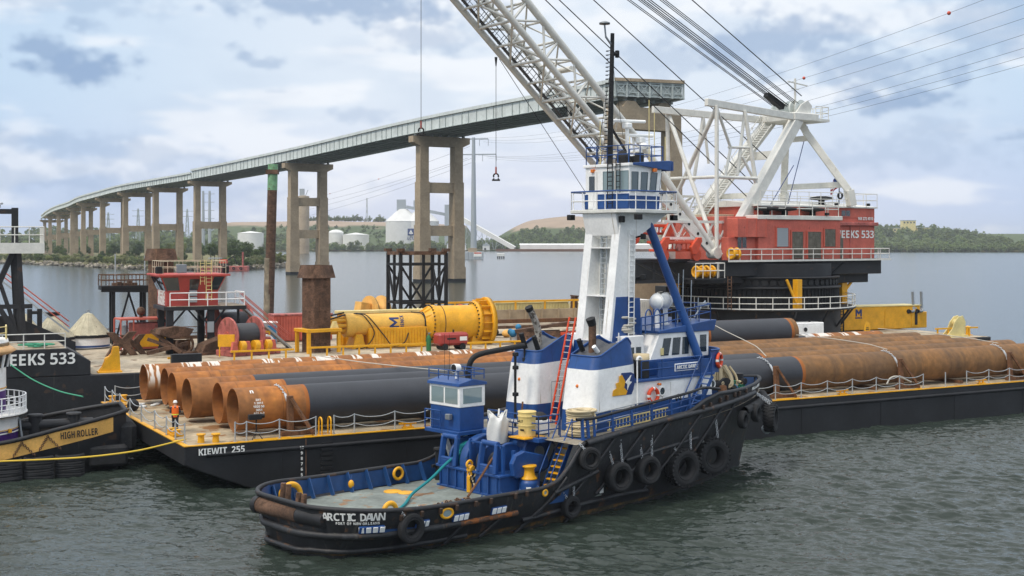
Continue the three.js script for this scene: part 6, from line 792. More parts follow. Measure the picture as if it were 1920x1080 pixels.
  // walkway along the far bottom chord
  const wk = new MB(), wr2 = new MB(); wk.bar(P(l0 + 1, .3, -W + .75), P(Lb - 2, .3, -W + .75), .5, .06).mesh('boom_walkway', M.cable, b); for (const z of [-W + .35, -W + 1.15]) { for (const h of [.75, 1.3]) wr2.rod(P(l0 + 1, .3 + h, z), P(Lb - 2, .3 + h, z), .03, 4); for (let l = l0 + 1; l < Lb - 2; l += 1.05) wr2.rod(P(l, .3, z), P(l, 1.6, z), .03, 4); } for (let l = l0 + 1; l < Lb - 2; l += .7) wr2.bar(P(l, .34, -W + .35), P(l, .34, -W + 1.15), .05); wr2.mesh('walkway_railing', M.dark, b);
  for (const l of [20.8, 26.3, 35, 40]) new MB().lathe([[.05, .5], [.1, .3], [.32, 0], [0, 0]], P(l, dpt(l) - 1.5, l > 30 ? -1 : 1), 10).mesh('boom_lamp', M.dark, b);
  new MB().rod(P(34.5, dpt(34) + .25, -1), P(34.5, dpt(34) + .25, 1.2), .3, 8).rod(P(24.5, dpt(24) + .25, -1), P(24.5, dpt(24) + .25, 1.2), .3, 8).mesh('rope_roller', M.crane, b);
  // pendants and hoist ropes
  const head = P(Lb, dpt(Lb), 0), rp2 = (label, a, bb, r) => tag(new MB().rod(a.clone().applyMatrix4(mtx), bb.clone().applyMatrix4(mtx), r, 5).mesh('crane_wire', M.wire), label, 'wire', 'boom wires of the crane');
  const mtx = new THREE.Matrix4().makeRotationY(FC.t).setPosition(...FC.w(0, 0, 0));
  const pend = new THREE.Group(); pend.name = 'boom_pendant'; c.add(pend);
  [-2.0, -1.7, -.75, -.45, -.15, .2, .5, 1.4, 1.65, 1.9].forEach((z) => new MB().rod(V(5, 28.9 + Math.abs(z) * .1, z), head.clone().setZ(z * 1.5).add(V(0, 1.5, 0)), Math.abs(z) < .6 ? .055 : .045, 5).mesh('pendant_rope', M.dark, pend)); new MB().bar(V(2.0, 30.1, -.2), V(4.6, 28.8, -.2), .7, .5).mesh('spreader', M.dark, pend); new MB().rod(V(5.6, 30, 1.8), head.clone().add(V(0, 7, 2)), .06, 5).mesh('pendant_rope', M.wire, pend);
  rp2('nearest hoist wire running from the boom to the crane house, lowest', P(46, dpt(46) + .6, 1.5), V(-4, 18.2, 3), .055); rp2('second hoist wire running from the boom down to the crane house', P(52, dpt(52) + .4, 1.5), V(-1.5, 19.2, 2.2), .055); rp2('topmost hoist wire running from the boom down to the crane house', P(58, dpt(58) + 1.2, 1.5), V(1, 22.5, 1.4), .055);
  for (const [p, q] of [[V(8.6, 26.8, 0), V(2, 17.5, 3)], [V(3, 22, 3), V(-2, 17.2, 4)]]) new MB().rod(p, q, .05, 5).mesh('guy_wire', M.textb, c);
  // orange load blocks resting in front of the house
  const ob = (label, a, y, z, s, turn) => { const t = thing('load_block', label, 'load block', FC.w(a, y, z), FC.t + turn); t.scale.setScalar(s); new MB().box(-4.1, 4.1, .6, 1.0, -1.1, 1.1, .05).box(-4, 4, -.5, -.15, -.8, .8, .05).mesh('cross_beam', M.orange, t); const rb2 = new MB(); for (let k = 0; k < 9; k++) rb2.box(-3.8 + k * .92, -3.65 + k * .92, -.2, .62, .75, .95);  rb2.mesh('web', M.orange, t); for (const x of [-3.3, 3.1]) { new MB().prism([[x - 1.0, .1], [x + .4, 1.5], [x + 1.2, 1.5], [x + 1.3, .9], [x + .2, -.9], [x - .6, -.9]], 'z', 1.0, 1.5, .06).mesh('end_plate', M.orange, t); new MB().rod(V(x + .6, -1, .6), V(x + .6, -1, 1.1), .85, 18).mesh('sheave', M.orange, t); } new MB().rod(V(0, .1, .9), V(0, .1, 1.25), .5, 14).mesh('centre_pin', M.redworn, t); };
  ob('upper orange load block lying in front of the crane house', -18.0, 14.6, 2.2, .72, -.05); ob('lower orange load block resting on the black front platform', -16.2, 12.9, 4.4, .72, .05);
 
}
// the two hook lines hanging from the boom
for (const [px, y0, y1, dd, label] of [[789.5, 41.5, 24.0, 121.5, 'shackle on a long thin wire at left of the boom'], [930, 31.7, 19.9, 126, 'shackle on a thin wire right of the other, under the boom']]) {
  const t = thing('hook_line', label, 'hook', [X(px, dd), 0, -dd]); new MB().rod(V(0, y1 + .9, 0), V(0, y0, 0), .028, 5).mesh('wire', M.wire, t); new MB().torus(V(0, y1 + .1, 0), .24, .075, 'z', 14, 6, 4.2, -.53).rod(V(-.2, y1 - .12, 0), V(-.28, y1 - .3, 0), .08, 6).rod(V(.2, y1 - .12, 0), V(.28, y1 - .3, 0), .08, 6).rod(V(-.4, y1 - .3, 0), V(.4, y1 - .3, 0), .09, 7).mesh('shackle', M.dark, t); new MB().rod(V(0, y1 + .3, 0), V(0, y1 + 1.0, 0), .09, 7).mesh('socket', M.redworn, t); if (px > 900) new MB().rod(V(0, y0, 0), V(0, y0 - .9, 0), .15, 7, .05).mesh('swivel', M.dark, t);
}
tag(new MB().rod(V(X(936, 125), 31.4, -125), V(X(1100, 136), 18.6, -136), .03, 4).mesh('tag_line', M.wire), 'thin slanting wire from the boom down behind the tug pilothouse', 'wire');

// ---------- the tug in front ----------
const tug = thing('tugboat', 'blue and white twin funnel tugboat with a tall white wheelhouse tower and black hull', 'tugboat', FT.w(0, 0, 0), FT.t);
const tp = (mb, n, m, par = tug) => mb.mesh(n, m, par);
const it = (A, B, x) => { if (x <= A[0]) return B[0]; for (let i = 1; i < A.length; i++) if (x <= A[i]) return lerp(B[i - 1], B[i], (x - A[i - 1]) / (A[i] - A[i - 1])); return B[B.length - 1]; };
// plan of the hull: half beam at the rail and at the waterline, height of the rail
const RA = [-.62, -.6, -.5, -.2, .4, 1, 1.8, 3, 5, 22, 24, 26, 28, 30, 31.5, 32.6, 33.2, 33.4], RB = [0, 1.5, 2.2, 2.85, 3.55, 4.1, 4.48, 4.72, 4.8, 4.8, 4.45, 3.95, 3.25, 2.4, 1.55, .85, .3, 0];
const WA = [-.35, -.3, 0, .6, 1.75, 5, 12, 20, 25, 28, 30, 31.2, 31.5], WB = [0, 1.3, 2.1, 2.75, 3.3, 3.9, 4.0, 3.5, 2.3, 1.2, .5, .1, 0];
const YA = [-1, 0, 4, 10.5, 11.6, 12.4, 13.0, 13.5, 20, 21.2, 22.6, 24.2, 28, 33.4], YB = [2.25, 2.2, 1.98, 1.95, 2.12, 2.7, 3.4, 3.85, 4.5, 4.6, 5.05, 5.3, 5.2, 5.25];
const bt = (a) => it(RA, RB, a), bw = (a) => it(WA, WB, a), yt = (a) => it(YA, YB, a);
const stn = [-.62, -.6, -.5, -.3, 0, .4, .8, 1.3, 1.9, 2.6, 3.5, 5, 7, 9, 10.5, 11.2, 11.7, 12.1, 12.5, 12.9, 13.3, 13.7, 15, 17, 19, 20.5, 21.2, 21.9, 22.6, 23.4, 24.2, 25, 26, 27, 28, 29, 30, 31, 31.8, 32.5, 33, 33.25, 33.4];
const HP = (a, t, s) => { // t 0 rail .. 1 waterline .. 1.3 below
  const aw = lerp(-.35, 31.5, Math.pow((a + .62) / 34.02, 1.04)), y = t <= 1 ? lerp(yt(a), 0, t) : -(t - 1) * 5, b = t <= 1 ? lerp(bt(a), bw(aw), Math.pow(t, 1.6)) : bw(aw) * (1.35 - .35 * t), x = lerp(a, aw, Math.min(1, t)); return V(x, y, s * b);
};
{
  const rows = []; for (const a of stn) { const r = []; for (let k = 0; k <= 9; k++) r.push(HP(a, k / 7.5, 1)); rows.push(r); } const rows2 = stn.map((a) => { const r = []; for (let k = 0; k <= 9; k++) r.push(HP(a, k / 7.5, -1)); return r; });
  tp(new MB().grid(rows, false).grid(rows2, true), 'hull', M.tughull);
  // inside of the bulwark
  const ins = (s) => stn.filter((a) => a > -.6 && a < 33.3).map((a) => { const dk = a < 12.6 ? 1.1 : lerp(3.75, 4.55, (a - 12.6) / 20), b = Math.max(.02, bt(a) - .16), c = Math.max(.01, bt(a) - .28); return [V(a + (a < 1 ? .16 : a > 31 ? -.15 : 0), yt(a) - .02, s * b), V(a + (a < 1 ? .22 : a > 31 ? -.25 : 0), Math.min(dk, yt(a) - .05), s * c)]; });
  tp(new MB().grid(ins(1), true).grid(ins(-1), false), 'bulwark_inside', M.bluein);
  for (const s of [1, -1]) { tp(new MB().tube(stn.map((a) => V(a, yt(a), s * Math.max(.0, bt(a) - .07))), .115, 8, 3, .4), 'cap_rail', M.black); }
  const ribs = new MB(); for (let a = 1.2; a < 11.5; a += 1.15) for (const s of [-1, 1]) { const b = bt(a); ribs.prism([[a - .04, 1.1], [a + .04, 1.1], [a + .04, 2.0], [a - .04, 2.0]], 'z', s > 0 ? b - .75 : -b + .2, s > 0 ? b - .2 : -b + .75); } 
  for (let a = 1.4; a < 12; a += 1.15) for (const s of [-1, 1]) { const m = new MB(), b = s * (bt(a) - .22); m.bar(V(a, 1.1, b - s * .5), V(a, 2.0, b), .05, .3); m.mesh('bulwark_stay', M.bluein, tug); }
  const outline = (a0, a1, y, inset) => { const A = stn.filter((a) => a >= a0 && a <= a1), p = []; for (const a of A) p.push([a, bt(a) - inset]); for (const a of A.slice().reverse()) p.push([a, -(bt(a) - inset)]); return p; };
  tp(new MB().prism(outline(-.2, 12.9, 0, .5), 'y', .9, 1.1), 'working_deck', M.tdeck);
  const bd = stn.filter((a) => a >= 12.9 && a < 33.2), brow = bd.map((a) => { const y = lerp(3.75, 4.55, (a - 12.6) / 20); return [V(a, y, bt(a) - .1), V(a, y + .02, 0), V(a, y, -bt(a) + .1)]; }); tp(new MB().grid(brow, false), 'boat_deck', M.sdeck);
  tp(new MB().box(15.0, 15.25, 1.1, 3.75, -4.3, 4.3), 'deckhouse_front', M.white); tp(new MB().prism([[12.7, -4.1], [15.2, -4.2], [15.2, 4.2], [12.7, 4.1]], 'y', .95, 1.095), 'working_deck', M.tdeck);
  // rubbing bars along the near and far sides
  const onHull = (a, y, s, off = .06) => { const t = clamp((yt(a) - y) / yt(a)); const p = HP(a, t, s); return V(p.x, y, p.z + s * off); };
  const bar = (pts, r, n) => { for (const s of [1, -1]) tp(new MB().tube(pts.map(([a, y]) => onHull(a, y, s)), r, 8, 4, .3), n, M.tughull); };
  { const ar = (y, A) => [...A.slice().reverse().map((a) => onHull(a, y, -1, -.02)), V(-.62, y, -1.2), V(-.62, y, 1.2), ...A.map((a) => onHull(a, y, 1, .02))]; tp(new MB().tube(ar(1.02, [-.45, .1, .7, 1.4, 2.4, 4, 5, 6]), .17, 9, 4, .4), 'stern_belt', M.tughull); tp(new MB().tube(ar(.3, [-.45, .1, .7, 1.4, 2.4, 4, 7]), .12, 8, 4, .4), 'stern_belt', M.tughull); tp(new MB().tube([6, 7, 8.4, 9.6].map((a) => onHull(a, 1.0, 1, .02)), .14, 8, 4), 'rusty_rub_bar', M.rustbar); tp(new MB().grid([.3, .02, -.3].map((y) => stn.filter((a) => a < 30).map((a) => onHull(a, Math.max(y, .0), 1, .015).setY(y)))), 'waterline_growth', M.growth); } bar([[10.3, .55], [12, .62], [15, .72], [18, .78], [20, .7]], .12, 'rub_bar');
  bar([[13.5, 3.78], [16, 4.08], [19, 4.36], [21, 4.5], [24, 4.62], [27, 4.72], [30, 4.75]], .16, 'upper_rub_bar'); bar([[11.6, 1.65], [13.6, 1.95], [15.0, 2.3]], .12, 'rub_bar'); bar([[17, 2.6], [20, 2.9], [23, 3.1]], .1, 'rub_bar');
  for (const [a, y0, a2, y1] of [[15.6, 3.9, 13.6, 1.1], [17.8, 4.1, 15.6, 1.1], [19.6, 4.3, 17.2, 1.0], [22.4, 4.45, 19.6, .7], [24.9, 4.55, 22.6, 1.3], [26.6, 4.6, 24.8, 2.0], [12.3, 2.3, 10.6, .2], [8.6, .9, 8.0, .1], [6.2, .9, 5.8, .1], [11.4, .9, 10.4, -.1], [14.6, .7, 13.9, -.1]]) tp(new MB().tube([onHull(a, y0, 1), onHull((a + a2) / 2, (y0 + y1) / 2, 1), onHull(a2, y1, 1)], .085, 6, 4), 'diagonal_bar', M.tughull);
  // stern roller, pins
  tp(new MB().rod(V(-.52, 1.72, -1.9), V(-.38, 1.72, 1.1), .36, 18), 'stern_roller', M.scrap); tp(new MB().rod(V(-.38, 1.72, 1.12), V(-.1, 1.7, 2.7), .38, 18, .34), 'roller_sleeve', M.black); tp(new MB().rod(V(-.55, 1.72, -2.2), V(-.52, 1.72, -1.9), .4, 16), 'roller_sleeve', M.black);
  for (const z of [-2.35, -1.9, -1.05, -.6]) tp(new MB().rod(V(.85, 1.1, z), V(.95, z < -1.5 ? 2.45 : 2.2, z), .16, 10, .13), 'towing_pin', M.scrap); tp(new MB().box(.3, 1.6, 1.1, 1.55, -.4, 2.4, .05).bar(V(1.6, 1.3, 2.6), V(3.0, 1.2, .6), .15).bar(V(.9, 1.7, -.4), V(2.2, 1.3, .5), .12), 'pin_housing', M.black); tp(new MB().torus(V(2.3, 1.45, -3.9), .55, .14, 'z', 14, 6, Math.PI), 'yellow_bow', M.yellow);
  for (const [a, z, s] of [[7.6, -2.9, .45], [7.9, -2.2, .4]]) tp(new MB().lathe([[s, 0], [s, .04], [0, .05]], V(a, 1.1, z), 16)  , 'yellow_hatch', M.yellow);
  { const t = new MB().torus(V(4.1, 1.35, 1.6), .34, .12, 'z', 14, 6, 3.3); tp(t, 'yellow_bow', M.yellow); }
  // openings in the bulwark with pale bars, and hawse holes
  const face = (a, y, off) => { const p = onHull(a, y, 1, off), q = onHull(a + .1, y, 1, off), r = onHull(a, y + .1, 1, off); return { p, yaw: Math.atan2(-(q.z - p.z), q.x - p.x), lean: Math.atan2(r.z - p.z, .1) }; };
  const plate = (n, a, y, w, h, d, m, off = .02) => { const f = face(a, y, off), o = obj(n, chamfer(w, h, d, Math.min(w, h, d) * .15), m, tug); o.position.copy(f.p); o.rotation.set(f.lean, f.yaw, 0, 'YXZ'); return o; };
  for (const [a, w] of [[1.35, 1.1], [3.75, .7], [5.9, .9], [8.2, .9]]) { plate('freeing_port', a, 1.32, w, .34, .12, M.blue); const n = Math.round(w / .27); for (let k = 0; k < n; k++) plate('port_bar', a - w / 2 + (k + .5) * w / n, 1.32, w / n - .05, .29, .12, M.white, .04); }
  for (const [a, y, m] of [[4.95, 1.62, M.yellow], [10.9, 1.75, M.yellow]]) { const f = face(a, y, .02), o = obj('hawse_hole', new THREE.TorusGeometry(a > 8 ? .13 : .2, .06, 8, 18), m, tug); o.position.copy(f.p); o.rotation.y = f.yaw; o.scale.x = a > 8 ? 1 : 1.5; const q = obj('hawse_opening', new THREE.CylinderGeometry(.2, .2, .06, 16), M.glasslit, tug); q.position.copy(f.p); q.rotation.set(Math.PI / 2, 0, -f.yaw, 'YXZ'); q.rotation.set(Math.PI / 2, f.yaw, 0, 'YXZ'); q.scale.set(a > 8 ? .6 : 1.4, 1, a > 8 ? .6 : 1); }
  for (const [a, y] of [[2.5, 1.75], [3.5, 1.8], [4.5, 1.8], [5.4, 1.82], [6.5, 1.84], [7.4, 1.84], [8.9, 1.86], [9.6, 1.88], [12.2, 1.6], [24.4, 4.95], [25.2, 5.0], [26.2, 5.05], [26.9, 5.05], [28, 5.1], [22.5, 4.75], [23.3, 4.8]]) plate('pad_eye', a, y, .16, .26, .16, M.black, .05);
  // name on the near quarter and on the bow, letters set along the curved side
  const along = (txt, a0, y, h, gap, mat) => { let a = a0; for (const ch of txt) { if (ch === ' ') { a += gap * .45; continue; } const f = face(a, y, .03), o = obj('name_letter', textGeo(ch, h, .02), mat, tug); o.position.copy(f.p); o.rotation.set(f.lean, f.yaw, 0, 'YXZ'); const q = face(a + .05, y, .03).p.distanceTo(f.p) / .05; a += gap * (ch === 'I' ? .6 : 1) / q; } };
  along('ARCTIC DAWN', -.22, 1.73, .34, .275, M.textw); along('PORT OF NEW ORLEANS', .12, 1.56, .11, .108, M.textw); along('ARCTIC DAWN', 29.5, 4.95, .32, .25, M.textw);
  const lp = new MB().box(.1, .14, 1.6, 2.1, -3.6, -3.2); 
}
// ---- tow winch
{
  const w = new THREE.Group(); w.name = 'tow_winch'; w.position.set(10.45, 1.1, 0); tug.add(w); const P = (mb, n, m) => mb.mesh(n, m, w);
  P(new MB().box(0, 2.0, 0, 1.0, -2.75, 1.9, .05).box(-.12, 2.1, .98, 1.12, -2.9, 2.05, .03).box(-.1, 2.05, 0, .1, -2.85, 2.0, .02), 'bed', M.blue); const st = new MB(); for (let k = 0; k < 8; k++) st.prism([[-.1, .05], [0, .05], [0, .98], [-.1, .98]].map(([a, b]) => [a, b]), 'z', -2.6 + k * .62, -2.52 + k * .62); P(st, 'bed_stiffener', M.blue);
  for (const [z0, z1] of [[-2.6, -1.45], [.45, 1.6]]) { const m = new MB(); m.bar(V(-.02, 1.1, z0), V(.18, 2.55, z0 + .06), .2, .3, .04).bar(V(-.02, 1.1, z1), V(.18, 2.55, z1 - .06), .2, .3, .04).rod(V(.2, 2.55, z0), V(.2, 2.55, z1), .14, 10).box(-.1, .25, 1.1, 1.42, z0, z1, .04).rod(V(.0, 1.45, z0), V(.0, 1.45, z1), .1, 8); P(m, 'fairlead_frame', M.blue); }
  for (const [z, r, m] of [[-2.1, 1.1, M.blue], [-.95, 1.32, M.blue], [-.6, 1.32, M.blue], [.25, 1.12, M.blue], [1.15, 1.1, M.blue]]) P(new MB().rod(V(1.25, 1.36, z - .06), V(1.25, 1.36, z + .06), r, 36).torus(V(1.25, 1.36, z), r - .05, .09, 'z', 36, 6), 'drum_flange', m);
  P(new MB().lathe([[1.3, -.17], [1.36, -.17], [1.36, .17], [1.3, .17]], V(1.25, 1.36, -.78), 36, 'z'), 'brake_band', M.blue);
  const d1 = new MB(), d2 = new MB(); d1.rod(V(1.25, 1.36, -2), V(1.25, 1.36, -1), .72, 22); d2.rod(V(1.25, 1.36, -.5), V(1.25, 1.36, 1.1), .65, 22); for (let k = 0; k < 8; k++) d1.torus(V(1.25, 1.36, -1.98 + k * .13), .82 + (k % 3) * .02, .065, 'z', 26, 5); for (let k = 0; k < 10; k++) d2.torus(V(1.25, 1.36, -.4 + k * .07), .74, .04, 'z', 24, 5); P(d1, 'rope_drum', M.ropeteal); P(d2, 'wire_drum', M.cable);
  P(new MB().bar(V(.2, 2.5, -.5), V(.2, 2.5, 1.85), .08, .08).bar(V(.2, 1.1, -.5), V(.2, 2.62, -.5), .13).bar(V(.3, 1.1, 1.85), V(.3, 2.5, 1.85), .14, .14).bar(V(1.0, 1.1, 1.85), V(1.0, 2.2, 1.85), .18, .18), 'level_wind', M.blue);
  P(new MB().prism([[.7, .75], [1.0, .55], [2.9, .9], [3.1, 1.2], [3.0, 1.7], [1.4, 2.2], [.85, 2.0], [.6, 1.5]].map(([a, b]) => [a - .1, b * .8 + .45]), 'z', 2.0, 2.3, .06), 'chain_case', M.blue);
  P(new MB().rod(V(3.0, 1.9, .3), V(3.0, 1.9, 1.5), 1.05, 26).torus(V(3.0, 1.9, 1.5), 1.0, .1, 'z', 26, 6), 'brake_drum', M.blue); P(new MB().rod(V(3.0, 1.9, 1.5), V(3.0, 1.9, 1.62), .3, 12).bar(V(3.4, 1.4, 1.6), V(3.9, 2.2, 1.6), .1, .3), 'brake_arm', M.steel);
  P(new MB().prism([[-.3, 1.1], [0, 1.1], [.05, 1.3], [-.1, 1.4], [-.28, 1.25]], 'z', -.25, .05, .03).torus(V(-.2, 1.42, -.1), .17, .07, 'z', 12, 6, 4), 'yellow_hook', M.yellow); P(new MB().box(-.25, 0, 0, .85, -.3, -.05, .04).torus(V(-.15, .95, -.15), .14, .05, 'x', 12, 6), 'yellow_stopper', M.yellow);
}
{ // capstan
  const c = new THREE.Group(); c.name = 'capstan'; c.position.set(12.0, 1.1, 2.35); tug.add(c); new MB().lathe([[.5, 0], [.5, .62], [.46, .72], [.36, .82]], V(0, 0, 0), 22).mesh('blue_base', M.blue, c); new MB().lathe([[.4, .82], [.42, .88], [.3, 1.0], [.26, 1.25], [.3, 1.38], [.38, 1.42], [.38, 1.5], [0, 1.52]], V(0, 0, 0), 22).mesh('yellow_head', M.yellow, c); const p = obj('white_plate', chamfer(.24, .36, .02, .005), M.textw, c); p.position.set(-.36, .32, .37); p.rotation.y = -.75;
}
// ---- stairs, boat deck edge and rails
{
  const st = new THREE.Group(); st.name = 'stair'; tug.add(st); const a = V(12.55, 1.15, 3.0), b = V(14.0, 3.75, 3.0); for (const z of [2.65, 3.4]) new MB().bar(V(a.x, a.y, z), V(b.x, b.y, z), .06, .24).mesh('stringer', M.blue, st); for (let k = 0; k < 9; k++) { const p = a.clone().lerp(b, (k + .5) / 9); new MB().box(p.x - .12, p.x + .12, p.y - .03, p.y + .03, 2.68, 3.37, .01).mesh('tread', M.yellow, st); } const hr = new MB(); for (const z of [2.6, 3.45]) hr.rod(V(a.x - .1, a.y + .2, z), V(a.x - .1, a.y + 1.0, z), .035, 6).rod(V(a.x - .1, a.y + 1.0, z), V(b.x - .1, b.y + 1.05, z), .035, 6).rod(V(b.x - .1, b.y, z), V(b.x - .1, b.y + 1.05, z), .035, 6); hr.mesh('handrail', M.blue, st);
  tp(new MB().box(12.5, 13.1, 3.62, 3.86, -4.4, 2.5, .03).box(14.0, 15.2, 3.6, 3.84, 2.5, 4.6, .03), 'deck_edge_beam', M.blue); tp(new MB().rod(V(14.3, 1.1, 3.5), V(14.3, 3.7, 3.5), .07, 8), 'white_post', M.white); tp(new MB().torus(V(14.1, 1.6, 4.1), .25, .09, 'z', 10, 6, 2.5, -1.2), 'yellow_pipe', M.yellow);
  const far = new MB(); far.rail([V(12.6, 3.86, -1.4), V(12.6, 3.86, 2.4)], 1.05, 3, .9, .035).rail([V(12.6, 3.86, 2.4), V(14.0, 3.86, 2.4)], 1.05, 3, .7, .035); tp(far, 'aft_railing', M.blue);
  const bn = obj('name_board', chamfer(1.9, .24, .05, .01), M.blue, tug); bn.position.set(12.54, 4.55, .75); bn.rotation.y = -Math.PI / 2; words('OF NEW ORLEANS', .13, [12.5, 4.5, .75], -Math.PI / 2, M.textw, tug, 1.7);
  // near side rail with a black top pipe
  const A = [14.3, 15.6, 17, 18.5, 20, 21.5, 22.8]; const zr = (x) => bt(x) - .18, yb = (x) => lerp(3.85, 4.62, (x - 13.5) / 8); const m = new MB(); A.forEach((x) => m.bar(V(x, yb(x), zr(x)), V(x - .06, yb(x) + .98, zr(x) - .02), .11, .11)); for (let i = 0; i + 1 < A.length; i++) for (const h of [.35, .68]) m.rod(V(A[i], yb(A[i]) + h, zr(A[i])), V(A[i + 1], yb(A[i + 1]) + h, zr(A[i + 1])), .035, 6); m.bar(V(13.5, 3.9, 4.6), V(13.45, 4.95, 4.58), .13).bar(V(13.9, 3.9, 4.6), V(13.8, 4.9, 4.58), .13).rod(V(13.5, 4.5, 4.6), V(14.3, 4.6, 4.6), .035, 6).rod(V(12.9, 4.7, 3.9), V(13.5, 4.9, 4.6), .035, 6); tp(m, 'side_railing', M.blue); tp(new MB().tube([V(13.1, 4.95, 4.55), ...A.map((x) => V(x, yb(x) + 1.0, zr(x))), V(24.4, 5.55, bt(24.4) - .1)], .075, 8, 5), 'black_top_pipe', M.black);
  const gr = new MB(); gr.rail([V(15.2, 3.95, 3.5), V(19.6, 4.3, 3.5)], .95, 2, 1.4, .03); tp(gr, 'inner_grab_rail', M.galv); 
}
// ---- winch control cab
{
  const c = new THREE.Group(); c.name = 'winch_cab'; c.position.set(11.15, 3.85, -4.35); tug.add(c); const Wd = 1.65, D = 2.4, yb = 1.2, yr = 2.3, P = (mb, n, m) => mb.mesh(n, m, c);
  P(new MB().box(-.25, 2.0, -.2, 0, -.2, D + .2, .02), 'platform', M.blue); P(new MB().box(0, Wd, 0, yb, 0, D, .03), 'lower_wall', M.blue); P(new MB().box(-.04, Wd + .04, yb, yr, -.04, D + .04, .03), 'window_band', M.white);
  for (const z of [.15, 1.28]) P(new MB().box(-.07, -.03, yb + .18, yr - .12, z, z + 1.0, .01), 'window', M.glasslit); P(new MB().box(.2, Wd - .2, yb + .2, yr - .12, D + .03, D + .07, .01), 'window', M.glasslit);
  P(new MB().prism([[-.14, yr], [Wd + .12, yr], [Wd + .1, yr + .14], [Wd * .5, yr + .34], [-.12, yr + .14]], 'z', -.12, D + .12, .02), 'roof', M.blue); P(new MB().rail([V(-.1, yr + .3, 0), V(-.1, yr + .3, D), V(Wd, yr + .3, D), V(Wd, yr + .3, 0)], .5, 2, .8, .03), 'roof_railing', M.blue); P(new MB().rail([V(-.22, 0, -.18), V(-.22, 0, 1.1)], .95, 2, .75, .04), 'platform_railing', M.blue);
  P(new MB().rod(V(.5, yr + .3, 1.5), V(.5, yr + .62, 1.5), .06, 7), 'lamp_post', M.white); P(new MB().rod(V(.35, yr + .85, 1.5), V(.7, yr + .85, 1.5), .24, 16, .2), 'searchlight', M.white); P(new MB().rod(V(.33, yr + .85, 1.5), V(.36, yr + .85, 1.5), .2, 16), 'searchlight_lens', M.dark); P(new MB().box(-.3, -.05, .55, .85, 1.55, 1.9, .03), 'floodlight', M.steel);
  const wh = new MB(); for (const z of [.1, .5]) wh.rod(V(.3, yr + .4, z + .7), V(.3, yr + 2.6, z + .7), .012, 4); P(wh, 'whip_aerial', M.dark);
  P(new MB().bar(V(.5, -.2, .4), V(1.4, -2.7, .6), .3, .2).bar(V(.4, -.2, 2.2), V(1.4, -1.2, 2.2), .2, .2), 'support_leg', M.white);
  P(new MB().rod(V(1.75, .4, 1.0), V(1.75, 2.9, 1.0), .17, 10).tube([V(1.75, 2.8, 1.0), V(1.85, 3.4, 1.1), V(2.3, 3.75, 1.3), V(3.6, 4.0, 1.9), V(4.6, 4.15, 2.3)], .15, 8, 8), 'davit', M.dark); P(new MB().rod(V(4.6, 4.1, 2.3), V(4.6, 3.4, 2.3), .05, 5).box(4.5, 4.7, 3.2, 3.5, 2.2, 2.4, .03), 'davit_block', M.dark);
}
